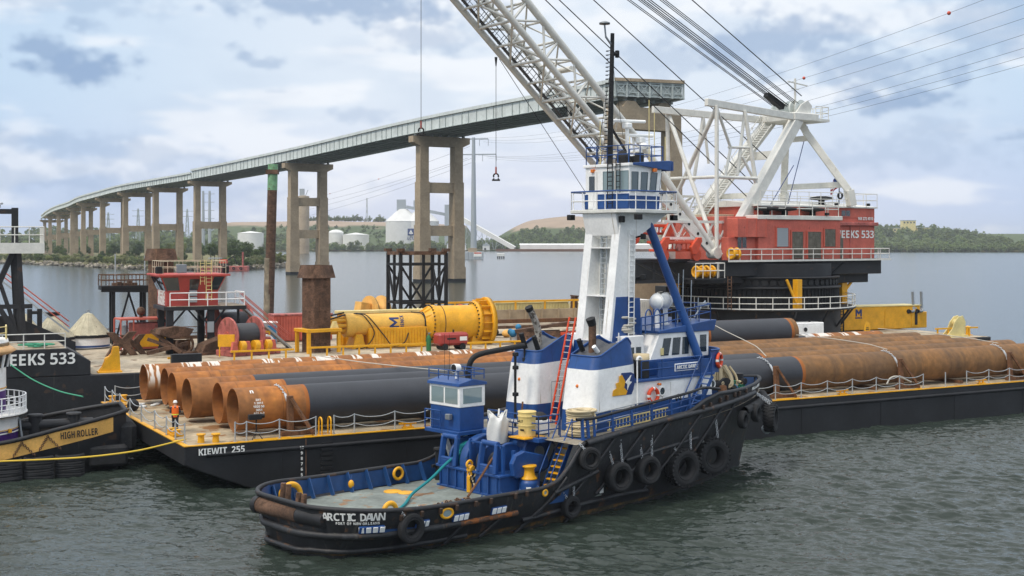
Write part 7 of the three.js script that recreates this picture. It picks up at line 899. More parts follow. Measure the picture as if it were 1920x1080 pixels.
// ---- funnels
function funnel(s) {
  const f = new THREE.Group(); f.name = 'funnel'; tug.add(f); const z0 = 1.0, z1 = 3.35; const ring = (a0, a1, y, dz, tilt = 0) => { const out = [], c = .45, w = (z1 - z0) / 2 - dz, zm = (z0 + z1) / 2; const co = [], arc = (ca, cz, r, t0) => { for (let k = 0; k <= 6; k++) { const q = t0 + k * Math.PI / 12; co.push([ca + r * Math.cos(q), cz + r * Math.sin(q)]); } }, R = .95; arc(a0 + c, -w + c, c, Math.PI); arc(a1 - R, -w + R, R, Math.PI * 1.5); arc(a1 - R, w - R, R, 0); arc(a0 + c, w - c, c, Math.PI / 2); co.push(co[0]); for (const [a, z] of co) out.push(V(a, y + tilt * (a - a0), s * (zm + z))); return out; };
  const B = [ring(15.25, 19.2, 3.9, 0), ring(15.33, 19.2, 4.95, .02), ring(15.62, 19.15, 7.05, .08, .05), ring(15.85, 19.0, 7.75, .16, .32)]; const flip = s < 0;
  new MB().grid([B[0], B[1]], flip).mesh('blue_skirt', M.blue, f); new MB().grid([B[1], B[2]], flip).mesh('white_casing', M.white, f);
  const C = ring(15.85, 19.0, 7.75, .16, 0); C.forEach((p) => { p.y = 7.72 + .85 * ss(15.9, 18.0, p.x) * (1 - .5 * ss(18.0, 19.0, p.x)); }); new MB().grid([B[2], C], flip).mesh('blue_cap', M.blue, f); new MB().tube(C, .05, 6, 3, .3).mesh('cap_lip', M.blue, f); const lid = C.slice(0, -1).map((p) => p.clone().setY(p.y - .12)), mid = V(17.6, 8.2, s * 2.17), ld = new MB(); for (let i = 0; i < lid.length; i++) ld.tri(lid[i], lid[(i + 1) % lid.length], mid); ld.mesh('grey_top', M.cable, f);
  if (s > 0) { new MB().rod(V(16.7, 7.6, 2.1), V(16.7, 9.35, 2.1), .2, 16).mesh('exhaust_pipe', M.scrap, f); new MB().rod(V(16.7, 9.25, 2.1), V(16.55, 9.6, 2.1), .215, 16, .25).mesh('exhaust_mouth', M.dark, f); new MB().rod(V(16.5, 7.9, 1.6), V(16.2, 8.5, 1.6), .14, 10).mesh('small_exhaust', M.dark, f); new MB().rod(V(16.6, 7.9, 2.6), V(16.3, 8.2, 2.6), .12, 10).mesh('small_exhaust', M.white, f); }
  else { new MB().tube([V(16.9, 7.6, -2.2), V(16.9, 8.6, -2.2), V(16.7, 9.2, -2.2), V(16.3, 9.9, -2.2)], .19, 14, 6).mesh('exhaust_pipe', M.steelworn = paint(0x9a958c, { mott: .3, grain: .15, rust: .4, spot: 0x4a4038, rough: .6, s: 71, size: 1.5 }), f); new MB().rod(V(16.3, 9.85, -2.2), V(16.18, 10.05, -2.2), .205, 14, .22).mesh('exhaust_mouth', M.dark, f); new MB().rod(V(16.4, 7.8, -1.7), V(16.1, 8.5, -1.7), .14, 10).rod(V(16.4, 7.8, -2.7), V(16.1, 8.6, -2.7), .14, 10).mesh('small_exhaust', M.dark, f); }
  const l = obj('lamp', new THREE.SphereGeometry(.09, 10, 8), M.lamp, f); l.position.set(15.5, 6.2, s * 2.2);
  if (s > 0) { const g = new THREE.Group(); g.name = 'emblem'; g.position.set(17.1, 5.65, 3.36); f.add(g); const sh = (pts, m, z, n) => new MB().prism(pts, 'z', z, z + .03).mesh(n, m, f).position.set(17.0, 5.55, 3.3); f.remove(g); sh([[0, .1], [1.35, .1], [1.5, .35], [1.6, .8], [1.55, 1.15], [1.3, 1.25], [.6, 1.25], [.6, .9], [.3, .7], [.15, .4]], M.textb, 0, 'emblem_back'); sh([[-.1, .12], [.9, .12], [1.0, .3], [.75, .5], [.85, .8], [.6, 1.15], [.4, 1.1], [.4, .8], [.15, .75], [.2, .5], [-.05, .4]], M.yellow, .035, 'emblem_figure'); sh([[1.0, .35], [1.15, .6], [1.35, .75], [1.15, .8], [1.3, 1.1], [1.05, .9], [.85, .75], [1.0, .65]], M.textw, .035, 'emblem_bird'); new MB().rod(V(18.7, 5.0, 3.42), V(18.7, 7.4, 3.4), .04, 6).torus(V(18.85, 7.4, 3.4), .15, .08, 'z', 10, 6, 3.14).mesh('goose_neck_vent', M.white, f); }
  if (s < 0) { new MB().rail([V(16.6, 3.9, -.85), V(17.8, 3.9, -.85)], 2.2, 1, .6, .03).mesh('grating_door', M.galv, f); }
}
funnel(1); funnel(-1);
// ---- deckhouse and lower wheelhouse
{
  const Z = 3.15; const h = new THREE.Group(); h.name = 'deckhouse'; tug.add(h); const P = (mb, n, m) => mb.mesh(n, m, h);
  const plan = (z, a1) => [[18.6, z], [a1 - .9, z], [a1 - .3, z - .5], [a1, z - 1.4], [a1, -z + 1.4], [a1 - .3, -z + .5], [a1 - .9, -z], [18.6, -z]];
  P(new MB().prism(plan(Z + .012, 26.0), 'y', 3.9, 5.1, .0), 'blue_lower_wall', M.blue); P(new MB().prism(plan(Z, 25.98), 'y', 5.1, 6.2), 'white_wall', M.white); P(new MB().prism(plan(Z + .12, 26.1).map(([a, z]) => [a, z]), 'y', 6.2, 6.34, .02), 'deck_edge', M.blue);
  P(new MB().box(21.6, 22.7, 4.25, 6.05, Z, Z + .06, .02), 'side_door', M.white); P(new MB().box(21.6, 22.7, 4.25, 5.1, Z + .05, Z + .075), 'door_lower', M.blue); P(new MB().torus(V(22.15, 5.15, Z + .1), .2, .025, 'z', 18, 5).rod(V(22.15, 5.15, Z + .1), V(22.15, 5.35, Z + .1), .02, 5).rod(V(22.15, 5.15, Z + .1), V(21.98, 5.05, Z + .1), .02, 5).rod(V(22.15, 5.15, Z + .1), V(22.32, 5.05, Z + .1), .02, 5), 'door_wheel', M.dark);
  for (const [a, z] of [[20.9, Z], [24.0, Z], [25.55, Z - .38]]) { P(new MB().torus(V(a, 5.6, z + .03), .23, .05, 'z', 18, 6), 'porthole_frame', M.white); P(new MB().rod(V(a, 5.6, z), V(a, 5.6, z + .05), .22, 18), 'porthole', M.glass); }
  P(new MB().rod(V(20.6, 6.0, Z), V(20.6, 6.0, Z + .2), .07, 8), 'lamp', M.lamp);
  P(new MB().rail([V(19.3, 6.34, Z), V(24.2, 6.34, Z)], .95, 2, 1.6, .035), 'upper_railing', M.blue);
  // steps to the upper deck
  const st = new MB(), tr = new MB(); for (const z of [Z + .15, Z + .85]) st.bar(V(22.5, 3.95, z), V(24.1, 6.25, z), .06, .2); for (let k = 0; k < 8; k++) { const t = (k + .5) / 8; tr.box(lerp(22.5, 24.1, t) - .12, lerp(22.5, 24.1, t) + .12, lerp(3.95, 6.25, t) - .02, lerp(3.95, 6.25, t) + .02, Z + .17, Z + .84); } for (const z of [Z + .12, Z + .88]) st.rod(V(22.3, 4.8, z), V(24.0, 7.3, z), .035, 6).rod(V(22.3, 4.0, z), V(22.3, 4.8, z), .035, 6).rod(V(24.0, 6.3, z), V(24.0, 7.3, z), .035, 6); P(st, 'ladder_stringer', M.blue); P(tr, 'ladder_tread', M.blue);
  // curved blue screen at the fore end
  const sc = []; for (const y of [6.3, 7.55]) { const r = []; for (const [a, z] of [[24.9, Z + .05], [25.7, Z], [26.3, Z - .6], [26.6, Z - 1.5], [26.7, 0], [26.6, -Z + 1.5], [26.2, -Z + .4]]) r.push(V(a, y, z)); sc.push(r); } P(new MB().grid(sc), 'fore_screen', M.blue); P(new MB().tube(sc[1], .06, 6, 4, .4), 'screen_rail', M.blue); P(new MB().box(25.2, 25.9, 7.5, 7.95, .5, 1.2, .05), 'windlass_box', M.steel);
  // lower wheelhouse: blue skirt, white windowed upper part
  const w = new THREE.Group(); w.name = 'lower_wheelhouse'; tug.add(w); const Q = (mb, n, m) => mb.mesh(n, m, w); const z2 = 2.25, pl = (a0, a1, z) => [[a0, z], [a1 - .8, z], [a1, z - 1.0], [a1, -z + 1.0], [a1 - .8, -z], [a0, -z]];
  Q(new MB().prism(pl(20.6, 26.2, z2 + .1), 'y', 6.34, 7.15, .02), 'blue_skirt', M.blue); const ab = [[20.95, 7.15], [25.9, 7.15], [25.95, 8.6], [21.75, 8.6]]; Q(new MB().prism(ab, 'z', -z2, z2, .03), 'white_cabin', M.white); Q(new MB().prism([[21.6, 8.58], [26.3, 8.55], [26.5, 9.15], [25.9, 9.15], [21.55, 8.72]], 'z', -z2 - .1, z2 + .1, .03), 'blue_visor', M.blue);
  const win = (a, s, w0, y0, y1) => { Q(new MB().prism([[a, y0], [a + w0, y0], [a + w0 + s, y1], [a + s, y1]], 'z', z2 - .02, z2 + .025, .01), 'window', M.glass); }; win(21.85, .24, .62, 7.35, 8.3); win(22.75, .12, .62, 7.35, 8.3); win(23.6, .06, .55, 7.35, 8.3); win(25.15, 0, .55, 7.4, 8.35); Q(new MB().box(24.35, 24.95, 7.16, 8.4, z2, z2 + .04, .01), 'cabin_door', M.white); win(24.5, 0, .3, 7.65, 8.2);
  Q(new MB().box(19.4, 20.95, 6.34, 8.5, -z2, z2 - .4, .04), 'aft_cabin', M.white); Q(new MB().box(19.37, 19.41, 7.0, 7.9, .2, .9, .01).box(19.37, 19.41, 7.0, 7.9, 1.15, 1.7, .01), 'aft_window', M.glass); Q(new MB().ladder(V(19.3, 6.4, 1.3), V(19.3, 8.7, 1.3), .45, 8, .035, V(0, 0, 1)), 'aft_ladder', M.white); for (const [a, w2] of [[19.7, .45], [20.3, .4]]) Q(new MB().box(a, a + w2, 7.0, 7.9, z2 - .42, z2 - .38, .01), 'aft_window', M.glass);
  Q(new MB().rail([V(20.4, 8.6, z2 - .1), V(22.2, 8.72, z2 - .1), V(26.2, 9.15, z2 - .1)], .9, 2, 1.1, .035).rail([V(26.2, 9.15, z2 - .1), V(26.2, 9.15, -z2 + .1)], .9, 2, 1.1, .035), 'roof_railing', M.blue);
  const nb = obj('name_board', chamfer(1.95, .42, .05, .02), M.white, w); nb.position.set(22.9, 6.78, Z + .02); const nb2 = obj('name_board_face', chamfer(1.87, .34, .05, .02), M.blue, w); nb2.position.set(22.9, 6.78, Z + .035); words('ARCTIC DAWN', .2, [22.9, 6.69, Z + .06], 0, M.textw, w, 1.7);
  Q(new MB().box(20.6, 25.2, 6.36, 7.12, Z - .06, Z, .01), 'dodger_panel', M.blue); Q(new MB().prism([[.05, 0], [.3, 0], [.3, .38], [.05, .38]].map(([a, b]) => [21.75 + a, 7.4 + b]), 'z', z2 + .03, z2 + .04), 'yellow_notice', M.cream);
  // radar globes and gear on the roof
  for (const [a, z] of [[22.6, 1.3], [23.6, 1.05]]) { Q(new MB().rod(V(a, 8.6, z), V(a, 9.9, z), .14, 10).rod(V(a, 8.6, z), V(a, 9.0, z), .24, 10), 'searchlight_post', M.white); Q(new MB().ball(V(a, 10.25, z), .42, 18, 14), 'searchlight_globe', M.white); Q(new MB().torus(V(a, 10.25, z), .45, .03, 'x', 18, 5), 'globe_yoke', M.white); }
  Q(new MB().box(24.6, 25.3, 9.0, 9.8, .6, 1.2, .05), 'speaker_box', M.dark); const an = new MB(); for (const [a, hh] of [[24, 11.8], [24.4, 12.0], [25.1, 11.4], [25.7, 10.4]]) an.rod(V(a, 9, 1.6), V(a + .1, hh, 1.6), .03, 5); an.bar(V(25.3, 9.3, 1.7), V(26.3, 10.2, 1.7), .06).box(25.9, 26.4, 9.9, 10.1, 1.5, 1.9); Q(an, 'aerials', M.galv); const ld = new MB(); for (const a of [20.9, 21.6]) ld.tube([V(a, 8.6, 2.0), V(a, 9.6, 2.0), V(a + .25, 9.9, 2.0), V(a + .5, 9.6, 2.0), V(a + .5, 8.7, 2.0)], .04, 6, 5); Q(ld, 'hand_hoop', M.blue);
  const ri = new MB(); for (let i = 0; i < 9; i++) ri.torus(V(20.3 + rr(-.3, .3), 8.6 + i * .11, .9), rr(.35, .6), .07, 'y', 16, 5); Q(ri, 'rope_coil', M.ropewhite); Q(new MB().lathe([[.42, 0], [.42, .95], [0, .95]], V(19.9, 6.36, 2.6), 16), 'grey_bin', M.dark); Q(new MB().lathe([[.43, .95], [.43, 1.25], [0, 1.25]], V(19.9, 6.36, 2.6), 16), 'rope_stack', M.rope);
}
// ---- the tower and its wheelhouse
{
  const t = new THREE.Group(); t.name = 'tower'; tug.add(t); const P = (mb, n, m) => mb.mesh(n, m, t);
  // two plated wings tapering upwards, joined by a recessed web
  const wing = (z0, z1, y0, y1, n, m, e = 0) => { const aL = (y) => lerp(18.55, 19.75, (y - 6.3) / 8.9), aR = (y) => lerp(20.65, 20.95, (y - 6.3) / 8.9); const zt = (y, z) => z * lerp(1.0, .97, (y - 6.3) / 8.9); P(new MB().prism([[aL(y0) - e, y0], [aR(y0) + e, y0], [aR(y1) + e, y1], [aL(y1) - e, y1]], 'z', z0 - e, z1 + e, .02), n, m); };
  wing(.72, 1.3, 6.3, 15.2, 'near_wing', M.white); wing(-1.3, -.72, 6.3, 15.2, 'far_wing', M.white);
  const bp = (y0, y1) => { const aL = (y) => lerp(18.75, 19.95, (y - 6.3) / 8.9); P(new MB().prism([[aL(y0), y0], [20.68, y0], [20.72, y1], [aL(y1), y1]], 'z', 1.3, 1.33), 'blue_panel', M.blue); }; bp(6.3, 10.6); P(new MB().prism([[20.6, 6.3], [21.5, 6.3], [21.3, 10.5], [20.7, 10.5]], 'z', -1.2, 1.25, .02), 'blue_back', M.blue); P(new MB().prism([[18.5, 6.3], [18.56, 6.3], [18.82, 8.2], [18.76, 8.2]], 'z', -1.32, -.7), 'blue_foot', M.blue); P(new MB().prism([[18.45, 6.3], [20.6, 6.3], [20.6, 8.0], [18.7, 8.0]], 'z', 1.331, 1.35), 'blue_foot', M.blue);
  P(new MB().box(20.1, 20.3, 6.3, 15.2, -.75, .75).box(20.3, 20.9, 10.5, 15.2, -1.2, 1.2), 'recessed_web', M.pale); const pp = new MB(); for (const z of [-.35, .4, .55]) pp.rod(V(19.9, 6.4, z), V(20.0, 15.2, z), .06, 7); P(pp, 'pipe', M.galv); P(new MB().ladder(V(19.5, 6.5, .05), V(19.75, 15.2, .05), .42, 30, .035, V(0, 0, 1)), 'recess_ladder', M.galv); P(new MB().ladder(V(20.35, 6.4, 1.42), V(20.5, 14.2, 1.4), .42, 27, .035, V(1, 0, 0)), 'side_ladder', M.white); for (const y of [8.2, 10.6, 13.2]) P(new MB().box(lerp(18.6, 19.7, (y - 6.3) / 8.9), 20.2, y, y + .06, -.75, .75), 'tie_plate', M.white);
  for (const y of [11.6, 13.8]) { P(new MB().rod(V(20.9, y, 1.3), V(21.1, y + .1, 1.6), .05, 6).box(21.0, 21.25, y - .1, y + .2, 1.5, 1.75, .04), 'tower_lamp', M.dark); } P(new MB().box(19.5, 19.75, 14.6, 14.95, 1.3, 1.6, .04), 'floodlight', M.dark);
  // flare under the platform
  P(new MB().prism([[20.6, 13.5], [23.6, 15.15], [19.3, 15.15], [19.6, 13.9]], 'z', -1.25, 1.25, .03), 'flare', M.white); P(new MB().rod(V(22.2, 14.65, 1.0), V(24.6, 7.2, 2.6), .24, 16).rod(V(22.2, 14.65, -1.0), V(24.6, 7.2, -2.6), .24, 16), 'blue_strut', M.blue);
  const h = new THREE.Group(); h.name = 'upper_wheelhouse'; tug.add(h); const Q = (mb, n, m) => mb.mesh(n, m, h), y0 = 15.3, yb = 16.22, y1 = 17.65, z = 1.65;
  const plat = [[19.15, -2.0], [19.7, -2.4], [23.2, -2.4], [24.0, -1.4], [24.0, 1.4], [23.3, 2.2], [19.9, 2.2], [19.15, 1.5]]; Q(new MB().prism(plat, 'y', 15.12, 15.3, .02), 'platform', M.crane); const pr = plat.map(([a, b]) => V(a + (a < 20 ? .05 : -.05), 15.3, b * .98)); Q(new MB().rail([...pr, pr[0]], .98, 2, .85, .03), 'platform_railing', M.white); Q(new MB().line([...pr, pr[0]].map((p) => p.clone().setY(16.3)), .045, 6), 'blue_top_rail', M.blue);
  const rg = (y, e) => [V(20 - e * .0, y, -z), V(20 - e * .0, y, z), V(22.3 + e * .6, y, z + e * .1), V(22.85 + e, y, z - .8), V(22.85 + e, y, -z + .8), V(22.3 + e * .6, y, -z - e * .1)]; const wallm = (n, a, b, m, out = 0) => { const mb = new MB(); for (let k = 0; k < 6; k++) { const l = (k + 1) % 6; mb.quad(a[k], a[l], b[l], b[k]); } Q(mb, n, m); };
  wallm('wall', rg(y0, 0), rg(yb, .12), M.white); wallm('window_wall', rg(yb, .12), rg(y1, .45), M.white); const cap = new MB(); const rf = rg(y1, .5); for (let k = 1; k < 5; k++) cap.tri(rf[0], rf[k], rf[k + 1]); cap.prism([[19.9, -z - .1], [22.8, -z - .15], [23.4, -z + .8], [23.4, z - .8], [22.8, z + .15], [19.9, z + .1]], 'y', y1, y1 + .16, .02); Q(cap, 'roof', M.white);
  Q(new MB().prism([[20.15, y1 + .06], [22.9, y1 - .16], [23.2, y1 - .18], [23.25, y1 + .38], [22.9, y1 + .38], [20.15, y1 + .17]], 'z', z + .1, z + .2, .02).prism([[23.3, y1 - .16], [23.42, y1 - .16], [23.42, y1 + .36], [23.3, y1 + .36]], 'z', -z, z + .15), 'blue_visor', M.blue);
  const pane = (A, B, C, D, n, m, off = .03) => { const nn = B.clone().sub(A).cross(D.clone().sub(A)).normalize().multiplyScalar(off); const mb = new MB(); const q = [A, B, C, D].map((p) => p.clone().add(nn)); mb.quad(...q); for (let i = 0; i < 4; i++) mb.bar(q[i], q[(i + 1) % 4], .04, .04); Q(mb, n, m); };
  const wl = (k, u0, u1, v0, v1, lo, hi, el, eh, n, m) => { const a = rg(lo, el), b = rg(hi, eh), l = (k + 1) % 6, S = (u, v) => a[k].clone().lerp(a[l], u).lerp(b[k].clone().lerp(b[l], u), v); pane(S(u0, v0), S(u1, v0), S(u1, v1), S(u0, v1), n, m); };
  wl(0, .42, .66, .08, .82, yb, y1, .12, .45, 'window', M.glasslit); wl(0, .72, .98, .08, .82, yb, y1, .12, .45, 'window', M.glasslit); for (const u of [.07, .37, .67]) wl(1, u, u + .19, .06, .78, yb, y1, .12, .45, 'window', M.glassmid); wl(2, .14, .86, .06, .78, yb, y1, .12, .45, 'window', M.glassmid); for (const u of [.05, .38, .71]) wl(3, u, u + .24, .06, .78, yb, y1, .12, .45, 'window', M.glassmid); wl(4, .14, .86, .06, .78, yb, y1, .12, .45, 'window', M.glassmid);
  wl(0, .3, .99, .08, .92, y0, yb, 0, .12, 'blue_band', M.blue); for (const k of [1, 2, 3, 4]) wl(k, .0, 1, .08, .8, y0, yb, 0, .12, 'blue_band', M.blue); wl(0, 0, .06, .08, .92, y0, yb, 0, .12, 'blue_band', M.blue);
  Q(new MB().box(19.93, 20.0, y0 + .05, y1 - .2, -1.4, -.75, .02), 'aft_door', M.white); Q(new MB().box(19.9, 19.935, yb + .1, yb + .95, -1.3, -.88, .01), 'door_window', M.glass); Q(new MB().ladder(V(19.85, y0 + .1, .35), V(19.85, y1 + .4, .35), .36, 10, .03, V(0, 0, 1)).ladder(V(19.85, yb, .95), V(19.85, y1 + .4, .95), .3, 5, .03, V(0, 0, 1)), 'black_ladder', M.dark);
  for (const [a, zz] of [[19.9, -1.0], [21.8, z + .2]]) Q(new MB().box(a - .1, a + .12, y1 - .28, y1 - .1, zz - .1, zz + .1, .02), 'red_lamp', M.lamp); for (const [a, zz] of [[19.1, -1.9], [23.9, 1.4], [20.1, 2.2]]) Q(new MB().box(a - .2, a + .2, 14.75, 15.05, zz - .15, zz + .15, .03), 'platform_light', M.dark);
  Q(new MB().rail([V(20.05, y1 + .16, -z), V(20.05, y1 + .16, z - .1), V(22.7, y1 + .16, z), V(22.7, y1 + .16, -z), V(20.05, y1 + .16, -z)], .98, 2, .8, .03), 'roof_railing', M.blue); const gear = new MB(); Q(new MB().box(22.0, 22.5, y1 + .16, y1 + .7, -.4, .3, .04), 'roof_box', M.dark); Q(new MB().box(21.3, 21.7, y1 + .16, y1 + .8, .8, 1.2, .04), 'roof_box', M.dark); Q(new MB().ball(V(20.9, y1 + .5, .3), .35, 8, 6, 1.3), 'roof_cover', M.dark);
  // black mast with hoops, aerial dish, radar scanners
  const m = new THREE.Group(); m.name = 'mast'; tug.add(m); const R = (mb, n, mm) => mb.mesh(n, mm, m); R(new MB().rod(V(20.2, y1, 0), V(20.42, 25.0, 0), .17, 10, .11), 'mast_pole', M.dark); const hp = new MB(); for (let k = 0; k < 26; k++) hp.torus(V(20.0 + k * .006, 18.5 + k * .22, .0), .17, .018, 'y', 10, 4, 4.2, 1.2); R(hp, 'mast_rungs', M.dark); R(new MB().bar(V(20.4, 24.3, 0), V(19.9, 24.75, 0), .08).rod(V(19.9, 24.7, 0), V(19.8, 25.4, 0), .05, 6).lathe([[0, 0], [.3, .03], [.3, .12], [.1, .2], [0, .2]], V(19.8, 25.4, 0), 14), 'dish_aerial', M.steel); R(new MB().rod(V(20.45, 23.9, 0), V(20.8, 23.9, 0), .12, 7).box(20.7, 20.9, 23.7, 24.1, -.1, .1, .03), 'mast_lamp', M.dark); const gy = new MB(); gy.rod(V(20.4, 23.6, 0), V(19.9, y1, -.8), .015, 4).rod(V(20.4, 23.6, 0), V(21.3, y1 + 1.6, 0), .015, 4).bar(V(20.35, 19.8, 0), V(22.2, 17.8, 0), .1); R(gy, 'stay', M.dark);
  for (const [a, y, L, h2] of [[21.6, 20.2, 2.3, 1.5], [22.7, 19.45, 1.6, 1.0]]) { R(new MB().rod(V(a, y1, 0), V(a, y - .25, 0), .1, 8).box(a - .22, a + .22, y - .35, y - .05, -.22, .22, .05), 'radar_post', M.white); const bx = obj('radar_scanner', chamfer(L, .17, .2, .05), M.white, m); bx.position.set(a, y + .06, 0); bx.rotation.y = -.35; } R(new MB().ball(V(22.5, 18.9, .4), .24, 14, 10, .8), 'radome', M.white); const wa = new MB(); for (const [a, hh, zz] of [[22.3, 21.4, 1], [23.3, 20.8, .5], [20.9, 20.3, -1.4], [22.9, 19.6, -1], [23.3, 19.4, 1.3]]) wa.rod(V(a, y1 + .1, zz), V(a, hh, zz), .025, 5); R(wa, 'whip_aerial', M.cream);
}
// ---- gear on the fore deck
{
  const f = new THREE.Group(); f.name = 'fore_bitts'; f.position.set(30.6, 4.35, 0); tug.add(f); for (const z of [-.7, .7]) new MB().rod(V(0, 0, z), V(0, 1.35, z), .3, 14).mesh('bitt_post', M.black, f); new MB().rod(V(0, .9, -1.2), V(0, .9, 1.2), .2, 10).mesh('bitt_bar', M.black, f); const w = new THREE.Group(); w.name = 'anchor_windlass'; w.position.set(28.6, 4.3, .3); tug.add(w); new MB().rod(V(0, .7, -.9), V(0, .7, 1.0), .42, 18).rod(V(0, .7, -1.0), V(0, .7, -.85), .62, 18).rod(V(0, .7, .9), V(0, .7, 1.05), .62, 18).mesh('windlass_drum', M.dark, w); new MB().box(-.4, .4, 0, .6, -.8, .8, .05).mesh('base', M.blue, w);
  // bow pudding
  tp(new MB().tube([V(27.5, 4.0, 3.55), V(29.5, 4.05, 2.75), V(31.3, 4.1, 1.85), V(32.8, 4.15, .9), V(33.6, 4.2, 0), V(32.8, 4.15, -.9)], .24, 10, 6), 'bow_fender', M.rubber); tp(new MB().box(32.6, 33.9, 3.3, 4.1, -.6, .9, .25), 'bow_pad', M.black); tp(new MB().rod(V(33.5, 2.0, .5), V(33.4, 2.4, 1.0), .3, 10), 'bow_light', M.galv);
}
// ---- things carried by the tug
const on = (name, label, cat, a, y, z, turn = 0, group) => thing(name, label, cat, FT.w(a, y, z), FT.t + turn, group);
{
  const tyre = (label, a, y, R, w, treaded, off = 0, turn = 0, chains = [], z) => {
    const b = z ?? (() => { const t = clamp((yt(a) - y) / yt(a)); return HP(a, t, 1).z; })(); const t = on('tyre_fender', label, 'tyre', a, y, b + w * .5 + off, turn, 'tyres hung along the tug'); const ri = R * .5;
    new MB().lathe([[ri, -w * .32], [R * .72, -w * .5], [R * .93, -w * .46], [R, -w * .3], [R, w * .3], [R * .93, w * .46], [R * .72, w * .5], [ri, w * .32], [ri * .96, 0], [ri, -w * .32]], V(0, 0, 0), 36, 'z').mesh('tyre_body', M.rubber, t);
    new MB().torus(V(0, 0, w * .44), R * .62, .025, 'z', 28, 5).torus(V(0, 0, w * .47), R * .8, .02, 'z', 28, 5).mesh('sidewall_ridge', M.rubber, t);
    if (treaded) { const tr = new MB(); for (let k = 0; k < 26; k++) { const th = k / 26 * 6.2832; for (const s of [-1, 1]) { const g = new THREE.BoxGeometry(R * .1, R * .12, w * .42); tr.geo(g, new THREE.Matrix4().makeRotationZ(th + s * .06).multiply(new THREE.Matrix4().makeTranslation(R * .99, 0, s * w * .27)).multiply(new THREE.Matrix4().makeRotationX(s * .35))); } } tr.mesh('tread_lug', M.rubber, t); }
    const links = new MB(); for (const [dx, dy, ex, ey] of chains) { const p = V(dx, dy, .0), q = V(ex, ey, -w * .3 - off + .1), L = p.distanceTo(q), n = Math.round(L / .1); for (let k = 0; k <= n; k++) { const c = p.clone().lerp(q, k / n); links.torus(c, .06, .02, k % 2 ? 'x' : 'z', 7, 4); } } if (links.P.length) links.mesh('chain', M.silver, t);
  };
  tyre('tyre on the near quarter below the stern name', 3.0, 1.22, .66, .36, false, 0, 0, [[-.35, .55, -.5, .75], [.3, .6, .35, .85]]);
  tyre('tyre nearest the water amidships left of the big ones', 12.7, .78, .55, .36, false, .1, 0, [[-.3, .5, -.5, .8], [.2, .5, .3, .9]]);
  tyre('topmost tyre hung at the break of the deck by the stair', 13.55, 3.05, .58, .34, false, .12, -.25, [[-.3, .5, -.5, .75]]);
  tyre('plain large tyre, first of the row under the side rail', 15.8, 1.88, .76, .62, false, .05, -.12, [[-.35, .65, -.75, 1.95], [.25, .7, .2, 2.0]]);
  tyre('plain large tyre, second of the row under the side rail', 18.0, 1.95, .74, .62, false, .05, -.12, [[-.35, .65, -.5, 2.0], [.3, .65, .4, 2.1]]);
  tyre('treaded big tyre, left one of the two largest', 20.9, 1.72, .98, .7, true, .05, -.1, [[-.5, .85, -.8, 2.5], [.6, .85, .7, 2.6]]);
  tyre('treaded big tyre, right one of the two largest', 23.8, 1.95, .98, .72, true, .08, -.25, [[-.6, .85, -.9, 2.6], [.4, .95, .3, 2.7]]);
  tyre('small tyre high on the bow, left of a pair', 26.9, 3.6, .5, .36, false, .3, .3); tyre('small tyre high on the bow, right of a pair', 28.9, 3.75, .52, .36, false, .42, .35);
  tyre('large treaded tyre hanging at the very bow', 31.3, 3.2, .85, .68, true, .75, .45, [[-.3, .8, -.9, 1.6], [.3, .8, .4, 1.3]]);
  const bag = on('bulk_bag', 'white bulk bag with raised ears standing behind the winch', 'bag', 11.9, 3.45, .15, .2); bag.scale.setScalar(.9); { const rows = []; for (let i = 0; i <= 9; i++) { const t = i / 9, r = []; for (let k = 0; k <= 24; k++) { const th = k / 24 * 6.2832, q = .46 * (1 + .1 * Math.sin(th * 5 + t * 4) * (.4 + t) + .1 * Math.sin(t * 3.1)) * (1 + .12 * Math.sign(Math.cos(2 * th)) * 0), sq = 1 / Math.max(Math.abs(Math.cos(th)), Math.abs(Math.sin(th))); r.push(V(Math.cos(th) * q * lerp(1, sq, .5), t * 1.5 + (t > .8 ? .12 * Math.cos(4 * th) * (t - .8) * 8 : 0), Math.sin(th) * q * lerp(1, sq, .5))); } rows.push(r); } rows.push(rows[9].map((p) => V(p.x * .3, 1.42, p.z * .3))); new MB().grid(rows, true).mesh('bag_body', M.bag, bag); for (const [x, z] of [[-.4, -.3], [.35, .3], [.38, -.25]]) new MB().tube([V(x, 1.4, z), V(x * 1.2, 1.85, z), V(x * .7, 1.5, z * .5)], .05, 5, 5).mesh('bag_ear', M.bag, bag); }
  const ba = on('salvage_drum', 'pale yellow ribbed plastic drum with black stencilling', 'drum', 12.65, 3.86, 1.5); new MB().lathe([[.4, 0], [.43, .05], [.43, .5], [.46, .53], [.46, .58], [.43, .61], [.44, .95], [.47, .98], [.47, 1.04], [.44, 1.07], [.45, 1.18], [.47, 1.2], [.47, 1.25], [0, 1.27]], V(0, 0, 0), 24).mesh('drum_body', M.cream2 = paint(0xdcc27a, { mott: .08, grain: .03, run: .15, runc: 0xa89050, rough: .5, s: 72, size: 2 }), ba); words('SALT', .12, [-.42, .72, -.05], -Math.PI / 2, M.textk, ba, .4); words('HERE', .1, [-.42, .3, .12], -Math.PI / 2, M.textk, ba, .3); new MB().box(-.7, .7, -.06, 0, -.6, .6).mesh('yellow_pallet', M.yellow, ba);
  const bb = on('deck_box', 'black covered bundle beside the yellow drum', 'bundle', 13.8, 3.86, 1.2); new MB().ball(V(0, .75, 0), .42, 10, 8, .8).mesh('cover', M.dark, bb); new MB().box(-.4, .4, 0, .7, -.4, .4, .04).mesh('box', M.white, bb);
